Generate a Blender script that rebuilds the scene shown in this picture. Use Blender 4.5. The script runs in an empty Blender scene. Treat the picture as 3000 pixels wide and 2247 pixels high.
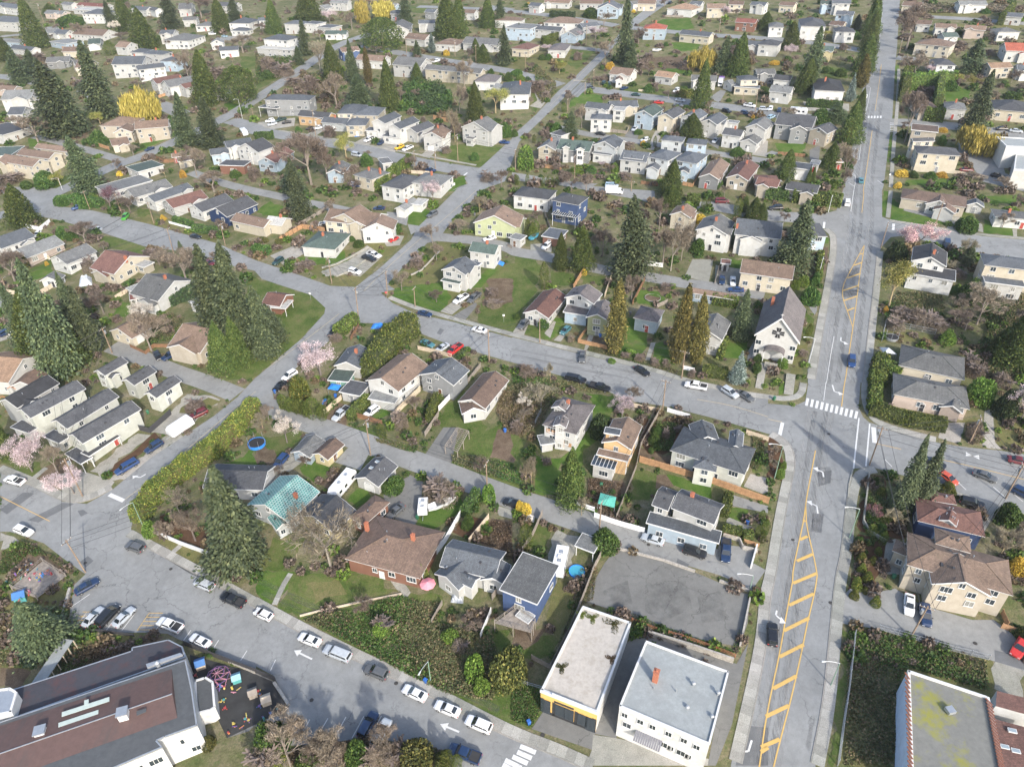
import bpy, math, random
import numpy as np
from mathutils import Vector, Matrix
random.seed(7)
S = bpy.context.scene
COL = S.collection

# ---------------------------------------------------------------- camera, sky, sun
CAMH = 120.0
HAZE = 0.0001
FPX, CX, CY = 2083.0, 1500.0, 1123.5
def _d(x, y): return Vector((x - CX, -(y - CY), -FPX))
_up = -_d(1548, 4100); _up.normalize()
_fw = Vector((0, 0, -1)); _fy = (_fw - _up * _fw.dot(_up)).normalized(); _fx = _fy.cross(_up)
RM = Matrix((_fx, _fy, _up))                     # camera axes -> world axes
cam_d = bpy.data.cameras.new('camera'); cam = bpy.data.objects.new('camera', cam_d); COL.objects.link(cam)
cam.matrix_world = Matrix.Translation((0, 0, CAMH)) @ RM.to_4x4()
cam_d.sensor_width = 36; cam_d.lens = 36 * FPX / 3000; cam_d.clip_start = 1; cam_d.clip_end = 8000
S.camera = cam
SUN_EL, SUN_SHADOW_AZ = math.radians(31), math.radians(-25)
to_sun = Vector((-math.sin(SUN_SHADOW_AZ) * math.cos(SUN_EL), -math.cos(SUN_SHADOW_AZ) * math.cos(SUN_EL), math.sin(SUN_EL)))
W = bpy.data.worlds.new('World'); S.world = W; W.use_nodes = True
wn = W.node_tree.nodes; bg = wn['Background']
sky = wn.new('ShaderNodeTexSky'); sky.sky_type = 'NISHITA'; sky.sun_disc = False
sky.sun_elevation = SUN_EL; sky.sun_rotation = math.atan2(to_sun.x, to_sun.y)
sky.air_density = 1.0; sky.dust_density = 2.5; sky.altitude = 100
W.node_tree.links.new(sky.outputs[0], bg.inputs[0]); bg.inputs[1].default_value = 0.15
sl = bpy.data.lights.new('sun', 'SUN'); sl.energy = 2.5; sl.angle = math.radians(1.2); sl.color = (1, 0.94, 0.84)
so = bpy.data.objects.new('sun', sl); COL.objects.link(so)
so.rotation_euler = to_sun.to_track_quat('Z', 'Y').to_euler(); so.location = (0, 0, 300)
S.render.engine = 'CYCLES'
S.view_settings.view_transform = 'Standard'; S.view_settings.look = 'None'
S.view_settings.gamma = 1; S.view_settings.use_curve_mapping = False
S.view_settings.exposure = 1.2
S.render.resolution_x = 1024; S.render.resolution_y = 766
S.cycles.max_bounces = 5; S.cycles.diffuse_bounces = 2; S.cycles.glossy_bounces = 2; S.cycles.transparent_max_bounces = 6

# ---------------------------------------------------------------- the sloping ground
_n = _d(0, -496).cross(_d(3000, -742)); _n = RM @ _n
if _n.z < 0: _n = -_n
_n.normalize()
GX, GY = -_n.x / _n.z, -_n.y / _n.z               # the hillside rises this much per metre
UPN = _n.copy()
def gz(x, y): return GX * x + GY * y
TS = 2.948
def full(t, x, y): return int(t[1]) * 750 + x / TS, 'ABCD'.index(t[0]) * 560 + y / TS
def gp(px, py, h=0.0):
    w = RM @ _d(px, py)
    k = (-_n.z * (CAMH - h)) / _n.dot(w)
    return Vector((w.x * k, w.y * k, CAMH + w.z * k))
def G(t, x, y, h=0.0): return gp(*full(t, x, y), h)
RT = RM.transposed()
def proj(p):
    q = RT @ (Vector(p) - Vector((0, 0, CAMH)))
    return CX + q.x * FPX / -q.z, CY - q.y * FPX / -q.z
def dist(p): return (Vector(p) - Vector((0, 0, CAMH))).length
def height_to(B, topy):
    lo, hi = 0.0, 60.0
    for _ in range(30):
        m = (lo + hi) / 2
        if proj(B + Vector((0, 0, m)))[1] > topy: lo = m
        else: hi = m
    return lo
def pts(t, s):
    """'x,y x,y D1:x,y' -> [(fullx, fully)...]"""
    out = []
    for w in s.split():
        if ':' in w: t, w = w.split(':')
        x, y = w.split(','); out.append(full(t, float(x), float(y)))
    return out
# ---------------------------------------------------------------- mesh builder
class MB:
    def __init__(s): s.v = []; s.f = []; s.m = []; s.smooth = False
    def face(s, ps, m=0):
        i = len(s.v); s.v += [tuple(p) for p in ps]; s.f.append(tuple(range(i, i + len(ps)))); s.m.append(m)
    def box(s, x0, x1, y0, y1, z0, z1, m=0, top=None):
        i = len(s.v)
        s.v += [(x0,y0,z0),(x1,y0,z0),(x1,y1,z0),(x0,y1,z0),(x0,y0,z1),(x1,y0,z1),(x1,y1,z1),(x0,y1,z1)]
        for q in ((0,3,2,1),(4,5,6,7),(0,1,5,4),(1,2,6,5),(2,3,7,6),(3,0,4,7)):
            s.f.append(tuple(i + k for k in q)); s.m.append(top if (top is not None and q == (4,5,6,7)) else m)
    def hexa(s, b, t, m=0, top=None):
        """b, t: lists of n points, bottom and top rings"""
        n = len(b); i = len(s.v); s.v += [tuple(p) for p in b] + [tuple(p) for p in t]
        s.f.append(tuple(i + k for k in reversed(range(n)))); s.m.append(m)
        s.f.append(tuple(i + n + k for k in range(n))); s.m.append(m if top is None else top)
        for k in range(n):
            l = (k + 1) % n; s.f.append((i + k, i + l, i + n + l, i + n + k)); s.m.append(m)
    def tube(s, a, b, r0, r1=None, n=6, m=0, cap=True):
        a, b = Vector(a), Vector(b); r1 = r0 if r1 is None else r1
        d = (b - a);
        if d.length < 1e-6: return
        d.normalize(); u = d.orthogonal().normalized(); w = d.cross(u); i = len(s.v)
        for p, r in ((a, r0), (b, r1)):
            for k in range(n):
                c = 2 * math.pi * k / n; s.v.append(tuple(p + u * (r * math.cos(c)) + w * (r * math.sin(c))))
        for k in range(n):
            l = (k + 1) % n; s.f.append((i + k, i + l, i + n + l, i + n + k)); s.m.append(m)
        if cap:
            s.f.append(tuple(i + k for k in reversed(range(n)))); s.m.append(m)
            s.f.append(tuple(i + n + k for k in range(n))); s.m.append(m)
    def lathe(s, prof, n=16, m=0, c=(0, 0, 0)):
        i = len(s.v)
        for r, z in prof:
            for k in range(n):
                a = 2 * math.pi * k / n; s.v.append((c[0] + r * math.cos(a), c[1] + r * math.sin(a), c[2] + z))
        for j in range(len(prof) - 1):
            for k in range(n):
                l = (k + 1) % n; s.f.append((i+j*n+k, i+j*n+l, i+(j+1)*n+l, i+(j+1)*n+k)); s.m.append(m)
    def mesh(s, name, mats, smooth=None):
        me = bpy.data.meshes.new(name); me.from_pydata(s.v, [], s.f)
        for k in mats: me.materials.append(k)
        if any(s.m): me.polygons.foreach_set('material_index', s.m)
        if smooth if smooth is not None else s.smooth: me.polygons.foreach_set('use_smooth', [True] * len(s.f))
        me.update(); return me
    def obj(s, name, mats, parent=None, smooth=None, loc=None, rz=0):
        return add(name, s.mesh(name, mats if isinstance(mats, (list, tuple)) else [mats], smooth), parent, loc, rz)
def add(name, me, parent=None, loc=None, rz=0):
    o = bpy.data.objects.new(name, me); COL.objects.link(o)
    if parent is not None: o.parent = parent
    if loc is not None: o.location = loc
    if rz: o.rotation_euler[2] = rz
    return o
def quads_mesh(name, V, mats, nv=4):
    """V: (n, nv, 3) array of separate faces"""
    n = len(V); me = bpy.data.meshes.new(name)
    me.vertices.add(n * nv); me.vertices.foreach_set('co', np.ascontiguousarray(V, dtype=np.float32).ravel())
    me.loops.add(n * nv); me.loops.foreach_set('vertex_index', np.arange(n * nv, dtype=np.int32))
    me.polygons.add(n); me.polygons.foreach_set('loop_start', np.arange(0, n * nv, nv, dtype=np.int32))
    for k in mats: me.materials.append(k)
    me.update(calc_edges=True); return me

# ---------------------------------------------------------------- things, labels, places
THINGS = []      # (object, base label, full-image position, fixed?)
def thing(name, base, cat, loc, group=None, rz=0, fixed=False, px=None):
    o = bpy.data.objects.new(name, None); COL.objects.link(o); o.empty_display_size = 0.5
    o.location = loc; o.rotation_euler[2] = rz; o['category'] = cat
    if group: o['group'] = group
    THINGS.append((o, base, px or proj(loc), fixed)); return o
def tag(o, base, cat, loc, group=None, fixed=False):
    o['category'] = cat
    if group: o['group'] = group
    THINGS.append((o, base, proj(loc), fixed)); return o
def struct(o): o['kind'] = 'structure'; return o
def stuff(o, label=None, cat=None):
    o['kind'] = 'stuff'
    if label: o['label'] = label
    if cat: o['category'] = cat
    return o

# ---------------------------------------------------------------- materials
MATS = {}
def newmat(name):
    m = bpy.data.materials.new(name); m.use_nodes = True
    nt = m.node_tree; b = nt.nodes['Principled BSDF']; MATS[name] = m
    return m, nt, b, nt.nodes, nt.links
def ramp(N, stops):
    r = N.new('ShaderNodeValToRGB'); e = r.color_ramp.elements
    while len(e) < len(stops): e.new(0.5)
    for k, (p, c) in enumerate(stops): e[k].position = p; e[k].color = (*c, 1)
    return r
def noise(N, L, vec, scale, detail=4, rough=0.6):
    n = N.new('ShaderNodeTexNoise'); n.inputs['Scale'].default_value = scale; n.inputs['Detail'].default_value = detail
    n.inputs['Roughness'].default_value = rough
    if vec is not None: L.new(vec, n.inputs['Vector'])
    return n
def mixc(N, L, fac, a, b, mode='MIX'):
    x = N.new('ShaderNodeMix'); x.data_type = 'RGBA'; x.blend_type = mode
    for s_, v in ((x.inputs[0], fac), (x.inputs[6], a), (x.inputs[7], b)):
        if hasattr(v, 'is_output') or isinstance(v, bpy.types.NodeSocket): L.new(v, s_)
        elif isinstance(v, (int, float)): s_.default_value = v
        else: s_.default_value = (*v, 1)
    return x.outputs[2]
def vary(c, k): return tuple(min(1, x * k) for x in c)
def plain(name, c, rough=0.6, var=0.12, scale=1.5, metallic=0, bump=0.0, bscale=12, dirt=0.0, coord='Object'):
    m, nt, b, N, L = newmat(name)
    tc = N.new('ShaderNodeTexCoord'); v = tc.outputs[coord]
    n = noise(N, L, v, scale, 5)
    col = ramp(N, [(0.3, vary(c, 1 - var)), (0.7, vary(c, 1 + var))]); L.new(n.outputs[0], col.inputs[0]); out = col.outputs[0]
    if dirt:
        n2 = noise(N, L, v, scale * 0.35, 6, 0.7); r2 = ramp(N, [(0.5, (0, 0, 0)), (0.72, (1, 1, 1))]); L.new(n2.outputs[0], r2.inputs[0])
        mm = N.new('ShaderNodeMath'); mm.operation = 'MULTIPLY'; mm.inputs[1].default_value = dirt; L.new(r2.outputs[0], mm.inputs[0])
        out = mixc(N, L, mm.outputs[0], out, (c[0]*.35+.02, c[1]*.33+.02, c[2]*.26+.01))
    L.new(out, b.inputs['Base Color']); b.inputs['Roughness'].default_value = rough; b.inputs['Metallic'].default_value = metallic
    if bump:
        n3 = noise(N, L, v, bscale, 4); bp = N.new('ShaderNodeBump'); bp.inputs['Strength'].default_value = bump; bp.inputs['Distance'].default_value = 0.05
        L.new(n3.outputs[0], bp.inputs['Height']); L.new(bp.outputs[0], b.inputs['Normal'])
    return m
def roofmat(name, c, moss=0.15, mortar=None):
    """asphalt shingle courses: colour and relief, broken up with streaks, patches and a little moss"""
    m, nt, b, N, L = newmat(name)
    tc = N.new('ShaderNodeTexCoord'); v = tc.outputs['Object']; gi = N.new('ShaderNodeObjectInfo')
    br = N.new('ShaderNodeTexBrick'); br.inputs['Scale'].default_value = 1.0; br.inputs['Brick Width'].default_value = 0.45
    br.inputs['Row Height'].default_value = 0.26; br.inputs['Mortar Size'].default_value = 0.02
    br.inputs['Color1'].default_value = (*vary(c, 0.84), 1); br.inputs['Color2'].default_value = (*vary(c, 1.2), 1); br.inputs['Mortar'].default_value = (*(mortar or vary(c, 0.6)), 1)
    L.new(v, br.inputs['Vector'])
    if mortar: br.inputs['Brick Width'].default_value = .6; br.inputs['Row Height'].default_value = .5; br.inputs['Mortar Size'].default_value = .07
    n1 = noise(N, L, v, 0.35, 6, 0.7); r1 = ramp(N, [(0.3, (0.78, 0.78, 0.78)), (0.7, (1.25, 1.25, 1.25))]); L.new(n1.outputs[0], r1.inputs[0])
    o = mixc(N, L, 1.0, br.outputs[0], r1.outputs[0], 'MULTIPLY')
    mp = N.new('ShaderNodeMapping'); mp.inputs['Scale'].default_value = (2.2, 0.25, 0.25); L.new(v, mp.inputs[0])
    n4 = noise(N, L, mp.outputs[0], 1.5, 4); r4 = ramp(N, [(0.35, (0.82, 0.82, 0.84)), (0.65, (1.12, 1.12, 1.1))]); L.new(n4.outputs[0], r4.inputs[0])
    o = mixc(N, L, 0.8, o, r4.outputs[0], 'MULTIPLY')
    ad = N.new('ShaderNodeVectorMath'); ad.operation = 'ADD'; L.new(v, ad.inputs[0]); L.new(gi.outputs['Random'], ad.inputs[1])
    n5 = noise(N, L, v, 5, 3); r5 = ramp(N, [(0.4, (0.85,)*3), (0.6, (1.15,)*3)]); L.new(n5.outputs[0], r5.inputs[0]); o = mixc(N, L, 0.7, o, r5.outputs[0], 'MULTIPLY')
    n2 = noise(N, L, v, 0.22, 7, 0.75); r2 = ramp(N, [(0.56, (0, 0, 0)), (0.75, (1, 1, 1))]); L.new(n2.outputs[0], r2.inputs[0])
    mm = N.new('ShaderNodeMath'); mm.operation = 'MULTIPLY'; mm.inputs[1].default_value = moss; L.new(r2.outputs[0], mm.inputs[0])
    o = mixc(N, L, mm.outputs[0], o, (0.13, 0.14, 0.06))
    hv = N.new('ShaderNodeHueSaturation'); mr = N.new('ShaderNodeMapRange'); mr.inputs['To Min'].default_value = 0.8; mr.inputs['To Max'].default_value = 1.2
    L.new(gi.outputs['Random'], mr.inputs[0]); L.new(mr.outputs[0], hv.inputs['Value']); L.new(o, hv.inputs['Color'])
    L.new(hv.outputs[0], b.inputs['Base Color']); b.inputs['Roughness'].default_value = 0.85
    bp = N.new('ShaderNodeBump'); bp.inputs['Strength'].default_value = 0.5; bp.inputs['Distance'].default_value = 0.03
    L.new(br.outputs['Fac'], bp.inputs['Height']); bp.invert = True; L.new(bp.outputs[0], b.inputs['Normal'])
    return m
def sidingmat(name, c, var=0.06):
    m, nt, b, N, L = newmat(name)
    tc = N.new('ShaderNodeTexCoord'); v = tc.outputs['Object']
    w = N.new('ShaderNodeTexWave'); w.bands_direction = 'Z'; w.wave_profile = 'SAW'; w.inputs['Scale'].default_value = 1.6; L.new(v, w.inputs[0])
    r = ramp(N, [(0, vary(c, 0.72)), (0.18, vary(c, 1.0)), (1, vary(c, 1.03))]); L.new(w.outputs[1], r.inputs[0])
    n = noise(N, L, v, 0.7, 6, 0.7); r1 = ramp(N, [(0.3, (0.84, 0.83, 0.8)), (0.65, (1.05, 1.05, 1.05))]); L.new(n.outputs[0], r1.inputs[0])
    o = mixc(N, L, 1.0, r.outputs[0], r1.outputs[0], 'MULTIPLY'); gi = N.new('ShaderNodeObjectInfo'); hv = N.new('ShaderNodeHueSaturation'); mr = N.new('ShaderNodeMapRange'); mr.inputs['To Min'].default_value = .74; mr.inputs['To Max'].default_value = 1.12; L.new(gi.outputs['Random'], mr.inputs[0]); L.new(mr.outputs[0], hv.inputs['Value']); L.new(o, hv.inputs['Color']); L.new(hv.outputs[0], b.inputs['Base Color']); b.inputs['Roughness'].default_value = 0.6
    bp = N.new('ShaderNodeBump'); bp.inputs['Strength'].default_value = 0.4; bp.inputs['Distance'].default_value = 0.02
    L.new(w.outputs[1], bp.inputs['Height']); L.new(bp.outputs[0], b.inputs['Normal'])
    return m
def leafmat(name, c1, c2, c3=None, rough=0.6, spread=1.0):
    """foliage: every leaf face its own tone, every plant its own tint"""
    if max(c2) < .3: c1, c2, c3 = [vary(q, 1.03) if q else None for q in (c1, c2, c3)]
    m, nt, b, N, L = newmat(name)
    ge = N.new('ShaderNodeNewGeometry'); gi = N.new('ShaderNodeObjectInfo'); tc = N.new('ShaderNodeTexCoord')
    st = [(0.0, vary(c1, 0.75)), (0.45, c1), (0.8, c2), (1.0, c3 or vary(c2, 1.3))]
    r = ramp(N, st); L.new(ge.outputs['Random Per Island'], r.inputs[0])
    n = noise(N, L, ge.outputs['Position'], 0.35, 3); r2 = ramp(N, [(0.3, (0.72, 0.75, 0.72)), (0.7, (1.25, 1.2, 1.15))]); L.new(n.outputs[0], r2.inputs[0])
    o = mixc(N, L, spread, r.outputs[0], r2.outputs[0], 'MULTIPLY')
    h = N.new('ShaderNodeHueSaturation'); mr = N.new('ShaderNodeMapRange'); mr.inputs['To Min'].default_value = 0.75; mr.inputs['To Max'].default_value = 1.3
    mh = N.new('ShaderNodeMapRange'); mh.inputs['To Min'].default_value = 0.485; mh.inputs['To Max'].default_value = 0.515
    L.new(gi.outputs['Random'], mr.inputs[0]); L.new(mr.outputs[0], h.inputs['Value']); L.new(gi.outputs['Random'], mh.inputs[0]); L.new(mh.outputs[0], h.inputs['Hue'])
    L.new(o, h.inputs['Color']); L.new(h.outputs[0], b.inputs['Base Color']); b.inputs['Roughness'].default_value = rough
    b.inputs['Specular IOR Level'].default_value = 0.25
    return m
def groundmat(name, cols, scale=0.25, fine=6.0, speck=None, bump=0.5):
    """cols: list of tones blended by two sizes of noise"""
    if max(cols[0]) < .15: cols = [vary(q, 1.02) for q in cols]
    m, nt, b, N, L = newmat(name)
    ge = N.new('ShaderNodeNewGeometry'); v = ge.outputs['Position']
    n1 = noise(N, L, v, scale, 8, 0.72); k = len(cols)
    r = ramp(N, [(0.3 + 0.4 * i / (k - 1), c) for i, c in enumerate(cols)]); L.new(n1.outputs[0], r.inputs[0])
    n2 = noise(N, L, v, fine, 5, 0.7); r2 = ramp(N, [(0.3, (0.62, 0.62, 0.62)), (0.7, (1.4, 1.4, 1.4))]); L.new(n2.outputs[0], r2.inputs[0])
    o = mixc(N, L, 0.85, r.outputs[0], r2.outputs[0], 'MULTIPLY')
    n3 = noise(N, L, v, 0.04, 3); r3 = ramp(N, [(0.35, (0.82, 0.85, 0.8)), (0.65, (1.15, 1.12, 1.1))]); L.new(n3.outputs[0], r3.inputs[0])
    o = mixc(N, L, 1.0, o, r3.outputs[0], 'MULTIPLY')
    if speck:
        n4 = noise(N, L, v, 1.3, 6, 0.8); r4 = ramp(N, [(0.55, (0, 0, 0)), (0.66, (1, 1, 1))]); L.new(n4.outputs[0], r4.inputs[0]); o = mixc(N, L, r4.outputs[0], o, speck)
    L.new(o, b.inputs['Base Color']); b.inputs['Roughness'].default_value = 0.95; b.inputs['Specular IOR Level'].default_value = 0.1
    bp = N.new('ShaderNodeBump'); bp.inputs['Strength'].default_value = bump; bp.inputs['Distance'].default_value = 0.25
    L.new(n2.outputs[0], bp.inputs['Height']); L.new(bp.outputs[0], b.inputs['Normal'])
    return m
def asphaltmat(name, c, crack=0.6, patch=0.3):
    m, nt, b, N, L = newmat(name)
    ge = N.new('ShaderNodeNewGeometry'); v = ge.outputs['Position']
    n1 = noise(N, L, v, 0.12, 6, 0.65); r = ramp(N, [(0.3, vary(c, 0.84)), (0.7, vary(c, 1.14))]); L.new(n1.outputs[0], r.inputs[0])
    n2 = noise(N, L, v, 9, 3, 0.7); r2 = ramp(N, [(0.3, (0.86,)*3), (0.7, (1.13,)*3)]); L.new(n2.outputs[0], r2.inputs[0])
    o = mixc(N, L, 0.8, r.outputs[0], r2.outputs[0], 'MULTIPLY')
    n5 = noise(N, L, v, 0.9, 5, 0.7); r5 = ramp(N, [(0.3, (0.88,)*3), (0.7, (1.1,)*3)]); L.new(n5.outputs[0], r5.inputs[0]); o = mixc(N, L, 1.0, o, r5.outputs[0], 'MULTIPLY')
    # cracks: cell edges on warped coordinates, kept only here and there
    nw = noise(N, L, v, 0.6, 4); sc = N.new('ShaderNodeVectorMath'); sc.operation = 'SCALE'; sc.inputs['Scale'].default_value = 3.0; L.new(nw.outputs[1], sc.inputs[0])
    ad = N.new('ShaderNodeVectorMath'); L.new(v, ad.inputs[0]); L.new(sc.outputs[0], ad.inputs[1])
    vo = N.new('ShaderNodeTexVoronoi'); vo.feature = 'DISTANCE_TO_EDGE'; vo.inputs['Scale'].default_value = 0.13; L.new(ad.outputs[0], vo.inputs['Vector'])
    rc = ramp(N, [(0.004, (1, 1, 1)), (0.014, (0, 0, 0))]); L.new(vo.outputs[0], rc.inputs[0])
    ng = noise(N, L, v, 0.07, 3); rg = ramp(N, [(0.42, (0, 0, 0)), (0.56, (1, 1, 1))]); L.new(ng.outputs[0], rg.inputs[0])
    mu = N.new('ShaderNodeMath'); mu.operation = 'MULTIPLY'; L.new(rc.outputs[0], mu.inputs[0]); L.new(rg.outputs[0], mu.inputs[1])
    m2 = N.new('ShaderNodeMath'); m2.operation = 'MULTIPLY'; L.new(mu.outputs[0], m2.inputs[0]); m2.inputs[1].default_value = crack
    o = mixc(N, L, m2.outputs[0], o, vary(c, 0.28))
    L.new(o, b.inputs['Base Color']); b.inputs['Roughness'].default_value = 0.85; b.inputs['Specular IOR Level'].default_value = 0.3
    return m
def streakmat(name, c, sx, sy, rot, amt=.5):
    '''worn or stained paving: broken streaks, clear between them'''
    m, nt, b, N, L = newmat(name); ge = N.new('ShaderNodeNewGeometry'); mp = N.new('ShaderNodeMapping'); mp.vector_type = 'TEXTURE'; mp.inputs['Rotation'].default_value = (0, 0, rot); mp.inputs['Scale'].default_value = (sx, sy, 1); L.new(ge.outputs['Position'], mp.inputs[0])
    n = noise(N, L, mp.outputs[0], 1.0, 6, .7); r = ramp(N, [(.42, (0,)*3), (.7, (amt,)*3)]); L.new(n.outputs[0], r.inputs[0]); b.inputs['Base Color'].default_value = (*c, 1); b.inputs['Roughness'].default_value = .8; L.new(r.outputs[0], b.inputs['Alpha']); return m
def glassmat(name, c=(0.03, 0.04, 0.05), rough=0.06):
    m, nt, b, N, L = newmat(name); b.inputs['Base Color'].default_value = (*c, 1); b.inputs['Roughness'].default_value = rough
    b.inputs['Specular IOR Level'].default_value = 0.8; return m
def paintmat(name, c):
    m, nt, b, N, L = newmat(name); b.inputs['Base Color'].default_value = (*c, 1); b.inputs['Roughness'].default_value = 0.32
    tc = N.new('ShaderNodeTexCoord'); n = noise(N, L, tc.outputs['Object'], 2.2, 5); r = ramp(N, [(0.3, vary(c, 0.86)), (0.7, vary(c, 1.05))]); L.new(n.outputs[0], r.inputs[0]); L.new(r.outputs[0], b.inputs['Base Color'])
    b.inputs['Coat Weight'].default_value = 0.5; b.inputs['Coat Roughness'].default_value = 0.08; return m
def markmat(name, c):
    """worn road paint"""
    m, nt, b, N, L = newmat(name); ge = N.new('ShaderNodeNewGeometry'); n = noise(N, L, ge.outputs['Position'], 3.5, 8, 0.8)
    r = ramp(N, [(0.33, (0.18, 0.18, 0.18)), (0.45, c)]); L.new(n.outputs[0], r.inputs[0]); L.new(r.outputs[0], b.inputs['Base Color']); b.inputs['Roughness'].default_value = 0.7; return m

ROOF = {k: roofmat('shingle_' + n, c, ms) for k, (n, c, ms) in {
    'k': ('near_black', (0.034,0.035,0.039), .05), 'd': ('dark_grey', (0.065,0.068,0.075), .08), 'g': ('grey', (0.116,0.119,0.119), .2),
    'b': ('blue_grey', (0.082,0.092,0.105), .1), 'l': ('light_grey', (0.170,0.177,0.177), .15), 'w': ('pale', (0.340,0.340,0.326), .15), 'n': ('brown', (.128,.088,.068), .2),
    't': ('tan_brown', (.17,.12,.09), .2), 'o': ('orange_tan', (0.245,0.163,0.109), .1), 'r': ('red_brown', (0.163,0.061,0.048), .1), 'R': ('orange_red', (0.313,0.088,0.054), .05),
    'v': ('maroon_brown', (.13,.068,.055), .1), 'm': ('mauve_grey', (0.112,0.101,0.101), .15), 'e': ('green_grey', (0.061,0.088,0.078), .1), 'q': ('teal', (0.041,0.163,0.150), .05)}.items()}
ROOFN = {'k':'black','d':'dark grey','g':'grey','b':'blue-grey','l':'light grey','w':'pale','n':'brown','t':'tan-brown','o':'orange-tan','r':'red-brown','R':'orange-red','v':'maroon-brown','m':'mauve-grey','e':'green-grey','q':'teal','x':'glass'}
WALL = {k: sidingmat('siding_' + n, c) for k, (n, c) in {
    'W': ('white', (.47,.475,.47)), 'C': ('cream', (.46,.42,.34)), 'E': ('beige', (.36,.325,.27)), 'G': ('grey', (.22,.23,.24)), 'B': ('blue', (.055,.09,.19)),
    'N': ('navy', (.025,.05,.13)), 'Y': ('yellow', (.46,.40,.24)), 'P': ('pinkish', (.46,.385,.34)), 'S': ('sage', (.33,.36,.22)), 'L': ('light_blue', (.34,.42,.5)),
    'O': ('orange', (.52,.35,.19)), 'K': ('red_brown', (.2,.1,.07)), 'T': ('green', (.14,.26,.22)), 'Q': ('pale_grey', (.42,.445,.46)), 'A': ('pale_green_grey', (.45,.465,.43))}.items()}
WALLN = {'W':'white','C':'cream','E':'beige','G':'grey','B':'blue','N':'navy','Y':'yellow','P':'pinkish','S':'sage-green','L':'light blue','O':'orange','K':'brown','T':'green','Q':'pale grey','A':'pale green-grey'}
TRIM = plain('white_trim', (.56,.565,.56), .5, .05); ROOF['q'] = roofmat('shingle_teal_tiles', (.035,.15,.14), .05, (.24,.31,.30)); GLASS = glassmat('window_glass'); BRICK = plain('red_brick', (.33,.12,.07), .9, .25, 6)
CONC = groundmat('concrete', [(.22,.215,.20),(.27,.265,.245),(.32,.31,.285)], .5, 7, bump=.1)
METAL = plain('galvanised_metal', (.42,.44,.46), .45, .1, metallic=.6); BLACK = plain('black_rubber', (.02,.02,.022), .8, .1)
WOODF = {'o': plain('cedar_boards', (.36,.21,.11), .8, .3, 1.2), 'g': plain('weathered_boards', (.24,.21,.18), .9, .3, 1.2), 'w': plain('white_boards', (.68,.69,.70), .6, .08, 1),
         'k': plain('dark_boards', (.045,.045,.05), .7, .2), 'c': plain('beige_boards', (.5,.42,.32), .8, .2, 1), 'r': plain('rusty_rail', (.3,.12,.06), .8, .3, 4), 'm': METAL, 'n': plain('brown_boards', (.2,.11,.06), .8, .3, 1.2)}
FENCEN = {'o': 'orange cedar board', 'g': 'weathered grey board', 'w': 'white', 'k': 'black', 'c': 'beige board', 'r': 'rusty metal rail', 'm': 'galvanised chain-link', 'n': 'brown board'}
PI = math.pi
# ---------------------------------------------------------------- windows and doors (shared meshes)
def win_mesh(w, h, panes, name):
    """frame lies in the xz plane, faces -y; origin at the sill's middle on the wall"""
    f = MB(); t = .09
    f.box(-w/2-t, w/2+t, -.07, .02, -t, 0); f.box(-w/2-t, w/2+t, -.07, .02, h, h+t)
    f.box(-w/2-t, -w/2, -.07, .02, 0, h); f.box(w/2, w/2+t, -.07, .02, 0, h)
    for k in range(1, panes): x = -w/2 + w*k/panes; f.box(x-.03, x+.03, -.055, .02, 0, h)
    f.box(-w/2-t-.05, w/2+t+.05, -.12, .02, -t-.05, -t)
    p = MB(); p.box(-w/2, w/2, -.02, .02, 0, h)
    both = MB(); both.v = f.v + p.v; both.f = f.f + [tuple(i + len(f.v) for i in q) for q in p.f]; both.m = [0]*len(f.f) + [1]*len(p.f)
    return f.mesh(name, [TRIM]), p.mesh('pane', [GLASS]), both.mesh(name, [TRIM, GLASS])
GLASS_ALL = [GLASS, glassmat('window_glass_curtained', (.22,.22,.2), .25), glassmat('window_glass_sky', (.07,.09,.11), .12)]
WIN = {'s': (win_mesh(.9, 1.1, 2, 'window'), .9), 'w': (win_mesh(1.9, 1.3, 3, 'window'), 1.9), 'm': (win_mesh(1.3, 1.2, 2, 'window'), 1.3), 'd': (win_mesh(1.8, 2.0, 2, 'patio_window'), 1.8)}
def door_mesh():
    f = MB(); f.box(-.48, .48, -.05, .02, 0, 2.05, 1); f.box(-.58, -.48, -.09, .02, 0, 2.15); f.box(.48, .58, -.09, .02, 0, 2.15); f.box(-.48, .48, -.09, .02, 2.05, 2.15)
    return f.mesh('door', [TRIM, BRICK])
DOORC = [plain('door_' + n, c, .5, .1) for n, c in (('brown', (.12,.06,.03)), ('dark', (.03,.03,.035)), ('white', (.6,.6,.6)), ('red', (.3,.05,.04)), ('grey', (.2,.21,.22)))]
DOORS = []
for dc in DOORC:
    dm = door_mesh(); dm.materials[1] = dc; DOORS.append(dm)
KNOB = MB(); KNOB.box(.3, .42, -.12, -.05, .95, 1.07); KNOB = KNOB.mesh('handle', [METAL])
def garage_mesh():
    f = MB()
    for k in range(4): f.box(-1.25, 1.25, -.06, .02, k*.53+.01, k*.53+.51)
    f.box(-1.37, -1.25, -.1, .02, 0, 2.25); f.box(1.25, 1.37, -.1, .02, 0, 2.25); f.box(-1.37, 1.37, -.1, .02, 2.14, 2.28)
    return f.mesh('garage_door', [TRIM])
GARAGE = garage_mesh()
def put_window(house, kind, rel, ang, near):
    (f, p, both), w = WIN[kind]
    g = GLASS_ALL[random.choice((0, 0, 1, 2))]
    if near: o = add('window', f, house, rel, ang); q = add('pane', p, o); q.material_slots[0].link = 'OBJECT'; q.material_slots[0].material = g
    else: o = add('window', both, house, rel, ang); o.material_slots[1].link = 'OBJECT'; o.material_slots[1].material = g
    return o
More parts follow.
